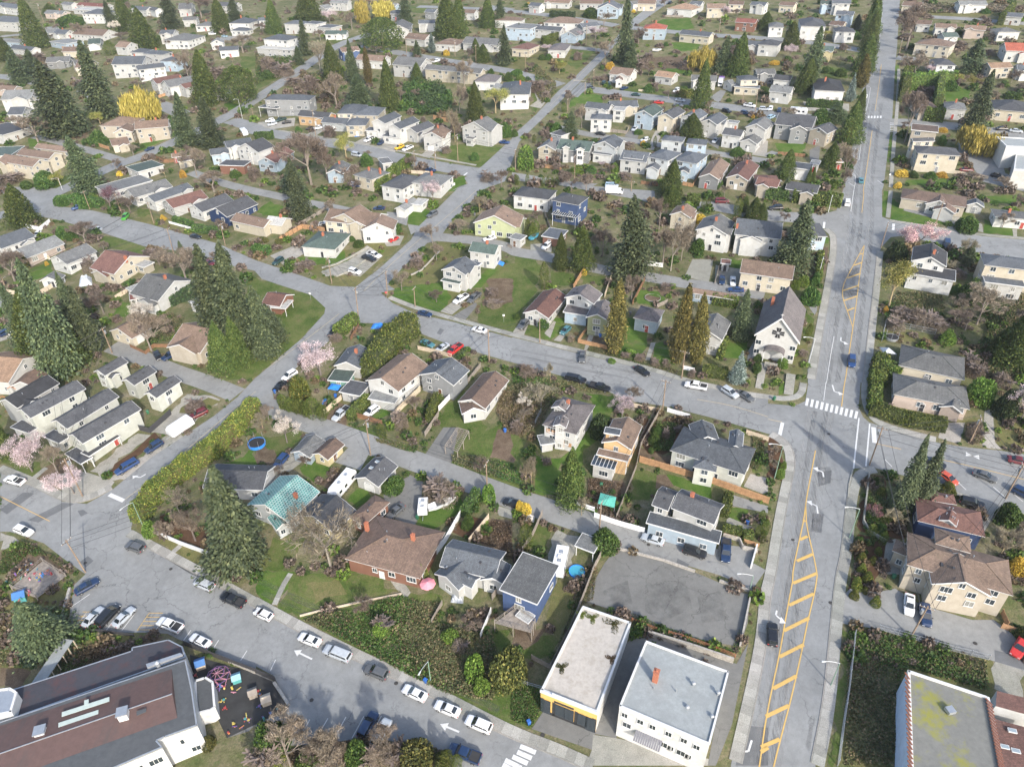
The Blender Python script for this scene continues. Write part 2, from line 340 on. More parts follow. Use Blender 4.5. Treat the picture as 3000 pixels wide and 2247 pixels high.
CHIM = MB(); CHIM.box(-.35, .35, -.35, .35, -1.2, 1.0); CHIM.box(-.42, .42, -.42, .42, 1.0, 1.12); CHIM.tube((0,0,1.1),(0,0,1.4), .13, n=8); CHIM = CHIM.mesh('chimney', [BRICK])
VENT = MB(); VENT.tube((0,0,-.3),(0,0,.35), .07, n=6); VENT.tube((0,0,.35),(0,0,.45), .13, n=6); VENT = VENT.mesh('vent_pipe', [METAL])
VBOX = MB(); VBOX.box(-.2,.2,-.2,.2,-.2,.16); VBOX = VBOX.mesh('roof_vent', [plain('dark_metal', (.05,.05,.055), .6)])
SKYL = MB(); SKYL.box(-.35,.35,-.6,.6,-.1,.12,0); SKYL.box(-.27,.27,-.52,.52,.12,.14,1); SKYL = SKYL.mesh('skylight', [TRIM, glassmat('skylight_glass', (.25,.3,.33), .1)])
HOUSES = []     # (centre xy, radius) for keeping scatter out
def volume(house, spec, first, near, rng):
    """one gabled / hipped / flat body with roof, gutters, windows"""
    t, k, p1, p2, p3, eh, rc, wc, opt = spec
    pitch = opt.get('pitch', .42 if k == 'g' else .36); O = 0.45 if near else 0.4
    if k in 'gG':
        hr = eh + 2
        for _ in range(12):
            a, b = G(t, *p1, hr), G(t, *p2, hr); e = G(t, *p3, eh)
            ax = Vector((b.x-a.x, b.y-a.y)); Ln = ax.length; ax.normalize(); nx = Vector((-ax.y, ax.x))
            Wd = 2 * abs(Vector((e.x-a.x, e.y-a.y)).dot(nx)); Wd = min(max(Wd, 3.0), 18)
            hr = hr*.4 + .6*(eh + pitch * Wd / 2)
    else:
        hr = eh; a, b, e = G(t, *p1, eh), G(t, *p2, eh), G(t, *p3, eh)
        ax = Vector((b.x-a.x, b.y-a.y)); Ln = ax.length; ax.normalize(); nx = Vector((-ax.y, ax.x))
        Wd = 2 * abs(Vector((e.x-a.x, e.y-a.y)).dot(nx)); Wd = min(max(Wd, 2.0), 22)
        if k == 'h': hr = eh + pitch * min(Wd, Ln) / 2
    if first and not near and opt.get('name') is None: Wd = max(Wd * 1.2, 7.2); Ln = max(Ln * 1.1, 8); hr = eh + pitch * Wd / 2 if k == 'g' else hr
    elif first and k == 'g' and eh > 5: Wd = max(Wd, 6.3); hr = eh + pitch * Wd / 2
    Ln = max(Ln, 2.5); c = Vector(((a.x+b.x)/2, (a.y+b.y)/2)); zc = gz(c.x, c.y); ang = math.atan2(ax.y, ax.x)
    if opt.get('dbg') or DEBUG: print('VOL', t, p1, k, 'L %.1f W %.1f hr %.1f' % (Ln, Wd, hr))
    HOUSES.append((c.x, c.y, max(Ln, Wd) / 2))
    if house is None: house = Vector((c.x, c.y, zc))
    base = house if isinstance(house, Vector) else house.location.copy()
    rel = Vector((c.x, c.y, zc)) - base
    if isinstance(house, Vector): house = spec_new_house(base, rc, wc, k, eh, opt, t, p1, p2)
    hl, hw = Ln/2, Wd/2; il, iw = max(hl - O, 1), max(hw - O, .8); wm, rm = WALL[wc], ROOF.get(rc, GLASS)
    canopy = opt.get('canopy')
    zb = -1.0 - (abs(GX) + abs(GY)) * max(hl, hw)
    if not first: zb = max(zb, opt.get('zb', zb))
    if canopy:
        for sx in (-1, 1):
            for sy in (-1, 1):
                m = MB(); m.box(sx*(hl-.3)-.07, sx*(hl-.3)+.07, sy*(hw-.3)-.07, sy*(hw-.3)+.07, zb, eh - .05); m.obj('post', TRIM, house, loc=rel, rz=ang)
    else:
        m = MB()
        if k == 'g':
            pk = eh + pitch * iw
            prof = [(-iw, zb), (iw, zb), (iw, eh-.02), (0, pk-.02), (-iw, eh-.02)]
            m.hexa([(-il, y, z) for y, z in prof], [(il, y, z) for y, z in prof])
        else: m.box(-il, il, -iw, iw, zb, eh - (0.02 if k == 'h' else .05))
        m.obj('wall', wm, house, loc=rel, rz=ang)
    r = MB(); T = .2
    if k == 'g':
        d = pitch * (hw - iw)
        for s in (-1, 1):
            A = [(-hl, 0, hr), (hl, 0, hr), (hl, s*hw, eh-d), (-hl, s*hw, eh-d)]
            if s < 0: A = A[::-1]
            r.hexa([(x, y, z + (.0)) for x, y, z in A], [(x, y, z + T) for x, y, z in A])
            r.box(-hl, hl, s*hw - (.0 if s > 0 else .1), s*hw + (.1 if s > 0 else 0), eh-d-.03, eh-d+.13, 1)
            for e_ in (-1, 1):
                q = [(e_*hl, 0, hr-.08), (e_*hl, 0, hr+T+.02), (e_*hl, s*hw, eh-d+T+.02), (e_*hl, s*hw, eh-d-.08)]
                q2 = [(x + e_*.05, y, z) for x, y, z in q]
                r.hexa(q, q2, 1)
        r.box(-hl, hl, -.14, .14, hr+T-.05, hr+T+.03)
    elif k == 'h':
        ri = max(hl - hw, 0) if hl > hw else 0; rw = max(hw - hl, 0); z0 = eh - .05; z1 = hr
        e4 = [(-hl,-hw,z0), (hl,-hw,z0), (hl,hw,z0), (-hl,hw,z0)]
        r.hexa([(x, y, z - .12) for x, y, z in e4], e4, 1)
        A_, B_ = (-ri, -rw, z1), (ri, rw, z1)
        if rw > 0: q = [((-hl,-hw),(hl,-hw),A_,A_), ((hl,-hw),(hl,hw),B_,A_), ((hl,hw),(-hl,hw),B_,B_), ((-hl,hw),(-hl,-hw),A_,B_)]
        else: q = [((-hl,-hw),(hl,-hw),B_,A_), ((hl,-hw),(hl,hw),B_,B_), ((hl,hw),(-hl,hw),A_,B_), ((-hl,hw),(-hl,-hw),A_,A_)]
        for u, w_, x1, x2 in q:
            ps = [(*u, z0+.004), (*w_, z0+.004), x1] + ([x2] if x1 != x2 else []); r.face(ps, 0)
        if near:
            for cx_, cy_ in ((-hl,-hw),(hl,-hw),(hl,hw),(-hl,hw)):
                top = A_ if (cx_ < 0 if rw == 0 else cy_ < 0) else B_
                r.tube((cx_, cy_, z0+.03), (top[0], top[1], top[2]+.02), .09, n=4)
    elif rc == 'x':
        n = max(4, int(Ln / .8))
        for i in range(n + 1): x = -hl + Ln * i / n; r.box(x-.05, x+.05, -hw, hw, eh, eh+.12, 1)
        r.box(-hl, hl, -hw, -hw+.1, eh-.02, eh+.14, 1); r.box(-hl, hl, hw-.1, hw, eh-.02, eh+.14, 1); r.box(-hl, hl, -hw, hw, eh+.02, eh+.06, 0)
    else:
        tl = opt.get('tilt', .0); z = lambda y: eh + tl * y
        q = [(-hl,-hw,z(-hw)), (hl,-hw,z(-hw)), (hl,hw,z(hw)), (-hl,hw,z(hw))]
        r.hexa([(x, y, zz-.04) for x, y, zz in q], [(x, y, zz+.14) for x, y, zz in q])
        for s in (-1, 1):
            r.box(-hl-.05, hl+.05, s*hw-.05, s*hw+.05, z(s*hw)-.08, z(s*hw)+.2, 1)
            if tl == 0: r.box(s*hl-.052, s*hl+.052, -hw+.05, hw-.05, eh-.08, eh+.2, 1)
    ro = r.obj('roof', [rm, TRIM], house, loc=rel, rz=ang)
    if k in 'gh' and eh > 2.5:
        for _ in range(3 if near else 1):
            x, y = rng.uniform(-.6, .6)*il, rng.choice((-1, 1)) * rng.uniform(.25, .6) * hw
            if k == 'h': x *= .5; y *= .5
            add('roof_vent', VBOX if rng.random() < .6 else VENT, ro, (x, y, hr + T - pitch * abs(y) + (0 if k == 'g' else -.15)))
    if opt.get('ch'):
        for cp in opt['ch']:
            w_ = G(t, *cp, hr); dx = Vector((w_.x - c.x, w_.y - c.y)); x = dx.dot(ax); y = dx.dot(nx)
            x = max(-il, min(il, x)); y = max(-iw, min(iw, y)); add('chimney', CHIM, ro, (x, y, (hr - pitch*abs(y)) + .2))
    elif first and k in 'gh' and rng.random() < .35 and not near: add('chimney', CHIM, ro, (rng.uniform(-.5,.5)*il, .1, hr + .1))
    if opt.get('sky'):
        for cp in opt['sky']:
            w_ = G(t, *cp, hr); dx = Vector((w_.x - c.x, w_.y - c.y)); add('skylight', SKYL, ro, (dx.dot(ax), dx.dot(nx), hr - pitch*abs(dx.dot(nx)) + .22))
    if first and not near and k == 'g' and eh > 2.9 and rng.random() < .55:   # a smaller cross wing towards the street, as most of these houses have
        tc0 = Vector((-c.x, -c.y)).normalized(); sgn = 1 if nx.dot(tc0) > 0 else -1; w2 = hw*rng.uniform(.45, .7); x0 = rng.choice((-1, 1))*(il - w2)*rng.uniform(.5, .95); e2 = eh - rng.choice((0, .4, 1.2)); out = hw + rng.uniform(.6, 1.8); h2 = e2 + pitch*w2*.9; y0 = sgn*out; y1 = 0
        m = MB(); pr = [(x0-w2+.35, zb), (x0+w2-.35, zb), (x0+w2-.35, e2), (x0, h2-.1), (x0-w2+.35, e2)]; m.hexa([(x, y0-sgn*.35, z) for x, z in pr], [(x, y1, z) for x, z in pr]); m.obj('wing_wall', wm, house, loc=rel, rz=ang); m = MB()
        for s in (-1, 1):
            A = [(x0, y0, h2), (x0, y1, h2), (x0+s*w2, y1, e2-.08), (x0+s*w2, y0, e2-.08)]; A = A if s*sgn < 0 else A[::-1]; m.hexa(A, [(x, y, z+.2) for x, y, z in A]); q1 = [(x0, y0, h2-.05), (x0, y0, h2+.22), (x0+s*w2, y0, e2+.14), (x0+s*w2, y0, e2-.13)]; m.hexa(q1, [(x, y+sgn*.05, z) for x, y, z in q1], 1)
        m.obj('wing_roof', [rm, TRIM], house, loc=rel, rz=ang)
    if canopy or opt.get('nowin') or eh < 2.3: return house
    # windows on every wall that the photograph's side of the place can see
    tc = Vector((-c.x, -c.y)).normalized()
    fl = [0.95] if eh < 4.2 else ([eh - 4.0, eh - 1.75] if eh < 6.6 else [eh - 6.4, eh - 4.2, eh - 1.75])
    sides = [(0, -iw, il, 0.0), (0, iw, il, PI), (il, 0, iw, PI/2), (-il, 0, iw, -PI/2)]
    best = None
    for sx, sy, half, ra in sides:
        nw = Vector((math.sin(ra), -math.cos(ra))); nwv = Vector((math.cos(ang)*nw.x - math.sin(ang)*nw.y, math.sin(ang)*nw.x + math.cos(ang)*nw.y)); f = nwv.dot(tc)
        if best is None or f > best[0]: best = (f, sx, sy, half, ra, nwv)
        if f < .12: continue
        n = max(1, int(half * 2 / (6.5 if opt.get('few') else 3.5))); g_end = (k == 'g' and abs(ra) == PI/2)
        for zi, z in enumerate(fl):
            for i in range(n):
                u = -half + (i + .5) * 2 * half / n + rng.uniform(-.25, .25)
                if rng.random() < (.18 if near else .28): continue
                kd = rng.choice('smmw') if 2*half/n > 2.6 else 's'
                lx, ly = (u, sy) if sx == 0 else (sx, u)
                X = rel.x + math.cos(ang)*lx - math.sin(ang)*ly; Y = rel.y + math.sin(ang)*lx + math.cos(ang)*ly
                put_window(house, kd, (X + nwv.x*.03, Y + nwv.y*.03, rel.z + z), ang + ra, near)
        if g_end and half > 2.6 and hr - eh > 1.6:
            X = rel.x + math.cos(ang)*sx; Y = rel.y + math.sin(ang)*sx
            put_window(house, 's', (X + nwv.x*.03, Y + nwv.y*.03, rel.z + eh + .1), ang + ra, near)
    if first:
        f, sx, sy, half, ra, nwv = best; u = half * rng.uniform(-.3, .3); lx, ly = (u, sy) if sx == 0 else (sx, u)
        X = rel.x + math.cos(ang)*lx - math.sin(ang)*ly; Y = rel.y + math.sin(ang)*lx + math.cos(ang)*ly
        gzr = gz(base.x + X, base.y + Y) - base.z
        if opt.get('garage'): add('garage_door', GARAGE, house, (X + nwv.x*.05, Y + nwv.y*.05, gzr + .02), ang + ra)
        else:
            dr = add('door', DOORS[rng.randrange(5)], house, (X + nwv.x*.05, Y + nwv.y*.05, gzr + .15), ang + ra)
            if near: add('handle', KNOB, dr)
    return house
DEBUG = False
KINDN = {'g': 'gabled', 'h': 'hip-roofed', 'f': 'flat-roofed'}
def spec_new_house(base, rc, wc, k, eh, opt, t, p1, p2):
    big = 'two-storey ' if 4.4 <= eh < 6.9 else ('three-storey ' if eh >= 6.9 else 'single-storey ')
    nm = opt.get('name', 'house'); lab = opt.get('lab')
    lb = lab or f"{WALLN[wc]} {big if nm == 'house' else ''}{KINDN[k]} {nm.replace('_', ' ')} with {ROOFN.get(rc)} roof"
    x1, y1 = full(t, *p1); x2, y2 = full(t, *p2)
    return thing(nm, lb, opt.get('cat', nm.replace('_', ' ')), base, {'house': 'houses of the hillside blocks', 'garage': 'detached garages', 'shed': 'garden sheds'}.get(nm), px=((x1+x2)/2, (y1+y2)/2), fixed=bool(opt.get('fixed')))
def houses(text):
    cur = None; first = True
    for line in text.strip().splitlines():
        line = line.split('#')[0].strip()
        if not line: continue
        lab = None
        if '|' in line: line, lab = [z.strip() for z in line.split('|')]
        plus = line.startswith('+'); w = line.lstrip('+ ').split(); t, k = w[0], w[1]
        P = [tuple(float(z) for z in q.split(',')) for q in w[2:5]]; eh = float(w[5]); rc, wc = w[6], w[7]; opt = {}
        for q in w[8:]:
            key, _, val = q.partition('=')
            if key in ('ch', 'sky'): opt[key] = [tuple(float(z) for z in c_.split(',')) for c_ in val.split(';')]
            elif key in ('name', 'cat'): opt[key] = val
            else: opt[key] = float(val) if val else True
        if lab: opt['lab'] = lab
        near = dist(G(t, *P[0])) < 235
        rng = random.Random(hash((t[1], t[0] == 'A', P[0][0], P[0][1])) & 0xffff if False else int(P[0][0]*7 + P[0][1]*13 + ord(t[0])*31))
        if not plus: cur = None
        cur = volume(cur, (t, k, P[0], P[1], P[2], eh, rc, wc, opt), not plus, near, rng)
    return cur

# ---------------------------------------------------------------- sheets on the ground
LAYER = [0.012]
def sheet(name, pp, mat, h=None, parent=None):
    if h is None: LAYER[0] += 0.00015; h = LAYER[0]
    ps = []
    n = len(pp)
    for i in range(n):
        x, y = pp[i]; ps.append(gp(x, y, 0) + Vector((0, 0, h)))
    if name in ('lawn', 'dry_grass', 'garden_soil', 'gravel_yard'):   # grown-in, ragged edges
        q = []; rg = random.Random(int(pp[0][0]) + len(pp))
        for a, b in zip(ps, ps[1:] + ps[:1]):
            k = max(1, int((b - a).length / 1.6))
            for j in range(k): p = a.lerp(b, j/k); p.x += rg.gauss(0, .45); p.y += rg.gauss(0, .45); p.z = gz(p.x, p.y) + h; q.append(p)
        ps = q; n = len(ps)
    me = bpy.data.meshes.new(name); me.from_pydata([tuple(p) for p in ps], [], [tuple(range(n))]); me.materials.append(mat)
    me.update(); o = add(name, me, parent)
    if me.polygons[0].normal.z < 0: me.flip_normals()
    return struct(o) if parent is None else o
def smooth_line(ps, step=3.0):
    """ground polyline (world xy) resampled and slightly rounded"""
    P = [Vector((p.x, p.y)) for p in ps]
    for _ in range(2):
        Q = [P[0]]
        for a, b in zip(P, P[1:]): Q += [a*.75 + b*.25, a*.25 + b*.75]
        P = Q + [P[-1]]
    out = [P[0]]; acc = 0
    for a, b in zip(P, P[1:]):
        L = (b - a).length; s = step - acc
        while s <= L: out.append(a + (b - a) * (s / L)); s += step
        acc = L - (s - step)
    if (out[-1] - P[-1]).length > .2: out.append(P[-1])
    return out
def offsets(P, w):
    R = []
    for i, p in enumerate(P):
        d = (P[min(i+1, len(P)-1)] - P[max(i-1, 0)]).normalized(); R.append(p + Vector((-d.y, d.x)) * w)
    return R
def ribbon(name, line, w, mat, h=None, parent=None, step=3.0, raised=0, off=0):
    """a strip of real width w along a ground polyline"""
    if h is None: LAYER[0] += 0.00015; h = LAYER[0]
    P = smooth_line([gp(*q) for q in line], step) if not isinstance(line[0], Vector) else line
    A, B = offsets(P, off + w/2), offsets(P, off - w/2); m = MB()
    z = lambda p, d=0: (p.x, p.y, gz(p.x, p.y) + h + d)
    for i in range(len(P)-1):
        if raised: m.hexa([z(B[i], -.25), z(B[i+1], -.25), z(A[i+1], -.25), z(A[i], -.25)], [z(B[i], raised), z(B[i+1], raised), z(A[i+1], raised), z(A[i], raised)])
        else: m.face([z(B[i]), z(B[i+1]), z(A[i+1]), z(A[i])])
    o = m.obj(name, mat, parent)
    return struct(o) if parent is None else o
def dashes(name, line, w, mat, dash, gap, parent):
    P = smooth_line([gp(*q) for q in line], .5); L = int(dash / .5); g = int(gap / .5); i = 0
    while i + L < len(P): ribbon(name, P[i:i+L+1], w, mat, .085, parent); i += L + g
def sidewalk(t, s, w=1.8, slab=1.6, near=230, kerb=0):
    """raised concrete slabs, each its own piece where one can tell them apart; the rest one piece; kerb along one side"""
    root = bpy.data.objects.new('sidewalk', None); COL.objects.link(root); struct(root)
    P = smooth_line([gp(*q) for q in pts(t, s)], slab); A, B = offsets(P, w/2), offsets(P, -w/2); far = MB(); rng = random.Random(int(P[0].x))
    for i in range(len(P)-1):
        h = .115 + rng.uniform(-.012, .012); sh = .985
        c = (A[i] + B[i] + A[i+1] + B[i+1]) / 4; q = [c + (v - c) * sh for v in (B[i], B[i+1], A[i+1], A[i])]
        lo = [(v.x, v.y, gz(v.x, v.y) - .2) for v in q]; hi = [(v.x, v.y, gz(v.x, v.y) + h) for v in q]
        if dist((c.x, c.y, 0)) < near: m = MB(); m.hexa(lo, hi); m.obj('slab', SLAB[rng.randrange(3)], root)
        else: far.hexa(lo, hi)
    if far.f: o = far.obj('slab_run', CONC, root); o['kind'] = 'stuff'
    if kerb: ribbon('kerb', P, .18, KERB, .0, root, raised=.13, off=kerb * (w/2 + .11))
    return root
SLAB = [groundmat('slab_tone_' + n, [vary((.235,.235,.222), k), vary((.295,.293,.28), k)], .5, 7, bump=.1) for n, k in (('mid', 1.0), ('pale', 1.12), ('worn', .86))]
KERB = groundmat('kerb_concrete', [(.2,.195,.185), (.28,.27,.255)], .8, 8, bump=.1)
WHITE = markmat('white_road_paint', (.55,.555,.55)); YELLOW = markmat('yellow_road_paint', (.5,.33,.10)); YPALE = markmat('pale_yellow_road_paint', (.5,.4,.22))
ASPH = asphaltmat('asphalt', (.205,.212,.213), .55); ASPH2 = asphaltmat('lane_asphalt', (.21,.213,.208), .4); ASPHD = asphaltmat('dark_asphalt', (.15,.15,.143), .5); ASPHP = asphaltmat('asphalt_patch', (.12,.125,.13), .2)
GRASS = groundmat('grass', [(.04,.068,.016), (.062,.095,.024), (.095,.115,.04), (.13,.118,.058)], .2, 4, (.13,.11,.06)); LAWN = groundmat('lawn', [(.036,.075,.015), (.055,.105,.02), (.08,.125,.03), (.12,.125,.05)], .22, 5)
DRY = groundmat('dry_grass', [(.10,.09,.045), (.12,.12,.05), (.17,.145,.075)], .3, 5, (.08,.11,.035)); DIRT = groundmat('bare_soil', [(.07,.05,.035), (.12,.09,.065), (.16,.125,.09)], .4, 5)
GRAVEL = groundmat('gravel', [(.22,.21,.19), (.29,.28,.26), (.34,.33,.3)], .4, 8, (.16,.16,.12)); DRIVE = groundmat('driveway_concrete', [(.24,.228,.21), (.31,.3,.28)], .4, 6, bump=.15)
BARK = groundmat('bark_mulch', [(.06,.035,.022), (.1,.06,.038)], .7, 7); YARD = groundmat('yard_ground', [(.06,.085,.03), (.10,.11,.05), (.155,.14,.085), (.22,.195,.145)], .2, 3.0, (.075,.11,.04), bump=.8)

# ---------------------------------------------------------------- plants
R_ = np.random.RandomState(11)
def leafquads(C, D, Nn, ln, wd):
    """C centres, D long directions, Nn approx normals (n,3) -> (n,4,3) pointed leaf shapes"""
    D = D / np.linalg.norm(D, axis=1, keepdims=True); U = np.cross(D, Nn); U /= np.linalg.norm(U, axis=1, keepdims=True) + 1e-9
    ln = np.asarray(ln)[:, None]; wd = np.asarray(wd)[:, None]
    return np.stack([C - D*ln*.5 - U*wd*.18, C + U*wd*.55*-1, C + D*ln*.5, C + U*wd*.5], 1)
def fit(q, A):
    q = q.copy(); q[..., 2] /= A; return q
def conifer_leaves(nb, seed, A=4.0, prof=lambda z: (1-z)**.8, droop=.35, gap=.3, sz=.1, base=.07, per=26, up=0.0, fan=.32):
    """boughs in whorls, each a drooping spray of small leaf fans; crown radius 1, height A before it is fitted to height 1"""
    r = np.random.RandomState(seed); C, D, Nn, L = [], [], [], []; lump = r.rand(64)
    for i in range(nb):
        z = base + (1 - base) * ((i + r.rand()) / nb) ** 1.12; a = r.rand() * 2 * math.pi; sect = lump[(int(z * 11) * 5 + int(a / 1.2566)) % 64]
        R = prof(z) * (.62 + .5 * r.rand() ** 1.3) * (1 - gap * sect); R = max(R, .05); R *= min(1, .45 + (z - base) * 6)
        k = max(6, int(per * (.35 + .65 * R))); s = ((np.arange(k) + r.rand(k)) / k) ** .7
        side = r.randn(k) * fan * R * (.25 + .75 * np.sin(np.clip(s, 0, 1) * 2.6)); rad = R * s
        x = rad * math.cos(a) - side * math.sin(a); y = rad * math.sin(a) + side * math.cos(a); zz = z * A + up * rad - droop * R * s ** 2 + .05 * r.randn(k) - .25 * np.abs(side)
        C.append(np.stack([x, y, np.maximum(zz, .03)], 1)); d = np.stack([math.cos(a) - side * math.sin(a) * 2, math.sin(a) + side * math.cos(a) * 2, up - droop * 1.4 * s - .1 + .25 * r.randn(k)], 1); D.append(d + .25 * r.randn(k, 3))
        Nn.append(np.tile([0, 0, 1.0], (k, 1)) + .55 * r.randn(k, 3)); L.append(sz * (.6 + .8 * r.rand(k)))
    C, D, Nn, L = map(np.concatenate, (C, D, Nn, L)); return fit(leafquads(C, D, Nn, L, L * .62), A)
def upright_leaves(n, seed, prof, sz=.1, A=4.0, out=.35):
    """columnar foliage: fans of upright sprays on a shell that follows prof(z)"""
    r = np.random.RandomState(seed); z = r.rand(n) ** .9; a = r.rand(n) * 2 * math.pi
    lump = .88 + .12 * np.sin(a * 4 + z * 9) + .07 * np.sin(a * 9 - z * 23) + .05 * np.sin(a * 17 + z * 50); R = np.array([prof(q) for q in z]) * lump * (.7 + .32 * r.rand(n) ** .6)
    C = np.stack([R*np.cos(a), R*np.sin(a), (.015 + z*.97) * A], 1); D = np.stack([np.cos(a)*out, np.sin(a)*out, np.ones(n)], 1) + .3*r.randn(n, 3)
    Nn = np.stack([np.cos(a), np.sin(a), .6*np.ones(n)], 1) + .5*r.randn(n, 3)
    L = sz * (.6 + .8*r.rand(n)); return fit(leafquads(C, D, Nn, L, L*.6), A)
def blob_leaves(n, seed, sz=.14, low=0.0, lumps=9, flat=1.0):
    """rounded, lumpy crown of unit radius and unit height"""
    r = np.random.RandomState(seed); d = r.randn(n, 3); d /= np.linalg.norm(d, axis=1, keepdims=True); d[:, 2] = np.abs(d[:, 2]) if low == 0 else d[:, 2]
    ld = r.randn(lumps, 3); ld /= np.linalg.norm(ld, axis=1, keepdims=True); f = np.max(d @ ld.T, axis=1); rad = (.62 + .38 * f ** 2) * (.55 + .47 * r.rand(n) ** .5)
    C = d * rad[:, None]; C[:, 2] = C[:, 2] * (1 if low == 0 else .5) + (0 if low == 0 else .5); C[:, 2] = np.clip(C[:, 2], .0, 1.1)
    D = d + .9 * r.randn(n, 3); L = sz * (.6 + .8*r.rand(n)); return leafquads(C, D, d + .8*r.randn(n, 3), L, L*.7)
def branches(seed, levels=4, spread=.55, up=.35, n0=5, trunk=.22, r0=.028, wid=1.0, rate=.72, twig=3):
    """bare branching skeleton, height 1, as thin tubes; returns builder and tips"""
    rng = random.Random(seed); m = MB(); tips = []
    def grow(p, d, ln, r, lv):
        q = p + d * ln; m.tube(p, q, r, r*.62, n=3 if lv > 1 else 5, cap=False); 
        if lv >= levels: tips.append((q, d)); return
        for k in range(n0 if lv == 0 else twig + (rng.random() < .5)):
            dd = (d + Vector((rng.gauss(0, spread)*wid, rng.gauss(0, spread)*wid, rng.gauss(up*.3, spread*.5)))).normalized()
            grow(p + d * ln * rng.uniform(.55, 1) if lv else q, dd, ln * rate * rng.uniform(.7, 1.15), r*.6, lv + 1)
    grow(Vector((0, 0, 0)), Vector((0, 0, 1)), trunk, r0, 0)
    mz = max(v[2] for v in m.v); mr = sorted(math.hypot(v[0], v[1]) for v in m.v)[int(len(m.v)*.97)]
    m.v = [(v[0]/mr, v[1]/mr, v[2]/mz) for v in m.v]; tips = [(Vector((q.x/mr, q.y/mr, q.z/mz)), d) for q, d in tips]
    return m, tips
def tip_leaves(tips, n, seed, sz, spread=.06, hang=0, A=2.0, slim=.8):
    r = np.random.RandomState(seed); T = np.array([tuple(q) for q, d in tips]); T[:, 2] *= A; i = r.randint(0, len(T), n); C = T[i] + spread * r.randn(n, 3)
    if hang:
        k = r.rand(n); C[:, 2] -= hang * k * A; C[:, 2] = np.maximum(C[:, 2], .05); D = np.tile([0, 0, -1.0], (n, 1)) + .12*r.randn(n, 3); slim = .14
    else:
        D = r.randn(n, 3)
        if slim < .4: D = np.array([tuple(d) for q, d in tips])[i] + .5 * r.randn(n, 3); C -= D * sz * .3
    L = sz*(.6 + .8*r.rand(n)); return fit(leafquads(C, D, r.randn(n, 3), L, L*slim), A)
def trunkmesh(r=.03, top=.9, mat=None, splay=1.4):
    m = MB(); m.lathe([(r*splay, -.08), (r, .04), (r*.75, top*.5), (r*.1, top)], 8); return m.mesh('trunk', [mat or TRUNK], True)
TRUNK = plain('conifer_bark', (.11,.08,.06), .95, .3, 3); TRUNKG = plain('grey_bark', (.15,.13,.115), .95, .25, 3)
BAREG = plain('bare_twigs_grey', (.2,.17,.145), .95, .3, 2); BARER = plain('bare_twigs_red', (.15,.12,.105), .95, .3, 2); BAREP = plain('bare_twigs_pale', (.24,.215,.18), .95, .2, 2); BAREY = plain('bare_twigs_straw', (.3,.24,.14), .95, .2, 2)
L_FIR = leafmat('fir_needles', (.048,.068,.036), (.08,.105,.05), (.13,.155,.075)); L_CED = leafmat('cedar_sprays', (.045,.07,.02), (.072,.1,.026), (.135,.155,.045))
L_GLD = leafmat('rusty_cedar_sprays', (.08,.075,.026), (.14,.12,.038), (.22,.17,.06)); L_BLU = leafmat('blue_spruce_needles', (.10,.14,.125), (.17,.215,.2), (.26,.31,.29))
L_ARB = leafmat('arborvitae_sprays', (.055,.085,.018), (.10,.13,.028), (.17,.18,.045)); L_SHR = leafmat('shrub_leaves', (.035,.075,.018), (.062,.115,.025), (.12,.17,.045))
L_BRI = leafmat('bright_shrub_leaves', (.07,.13,.022), (.12,.19,.035), (.2,.26,.06)); L_YLG = leafmat('yellow_green_leaves', (.075,.11,.022), (.14,.165,.035), (.28,.25,.06))
L_YEL = leafmat('forsythia_flowers', (.42,.27,.04), (.52,.36,.06), (.6,.46,.12)); L_PNK = leafmat('cherry_blossom', (.40,.32,.35), (.52,.43,.47), (.66,.58,.61)); L_WHT = leafmat('white_blossom', (.52,.47,.42), (.7,.66,.6), (.82,.8,.76))
L_WIL = leafmat('willow_catkins', (.28,.24,.05), (.4,.34,.08), (.5,.43,.13)); L_BRN = leafmat('dead_leaves', (.09,.065,.04), (.14,.105,.065), (.2,.155,.1)); L_OLV = leafmat('laurel_leaves', (.05,.062,.02), (.1,.105,.03), (.2,.18,.06))
L_BRM = leafmat('bramble_leaves', (.075,.09,.04), (.13,.13,.06), (.23,.17,.11)); L_DRK = leafmat('ivy_leaves', (.03,.052,.022), (.045,.075,.028), (.08,.11,.04)); L_WIG = leafmat('budding_willow_leaves', (.16,.17,.04), (.25,.24,.07), (.35,.3,.12))
L_MAG = leafmat('magnolia_blossom', (.5,.3,.34), (.7,.5,.48), (.84,.72,.62)); L_TWG = leafmat('fine_twigs', (.13,.105,.085), (.2,.165,.135), (.28,.23,.19)); L_TWR = leafmat('reddish_twigs', (.12,.095,.078), (.165,.135,.11), (.22,.185,.15)); L_TWY = leafmat('straw_twigs', (.15,.13,.095), (.21,.185,.14), (.29,.26,.2)); L_PUR = leafmat('purple_plum_buds', (.1,.05,.06), (.2,.1,.12), (.33,.19,.22))
def cone(z): return max(.03, (1 - z) ** .7)
def col(z): return (.45 + .55 * math.sin(min(1, z * 1.9 + .2) * PI * .5)) if z < .5 else max(.06, (1 - ((z - .5) / .5) ** 2.4))
def egg(z): return max(.05, math.sqrt(max(0, 1 - ((z - .4) / .6) ** 2)))
def spindle(z): return max(.05, min(1, .45 + z * 1.9) * (1 - z) ** .55)
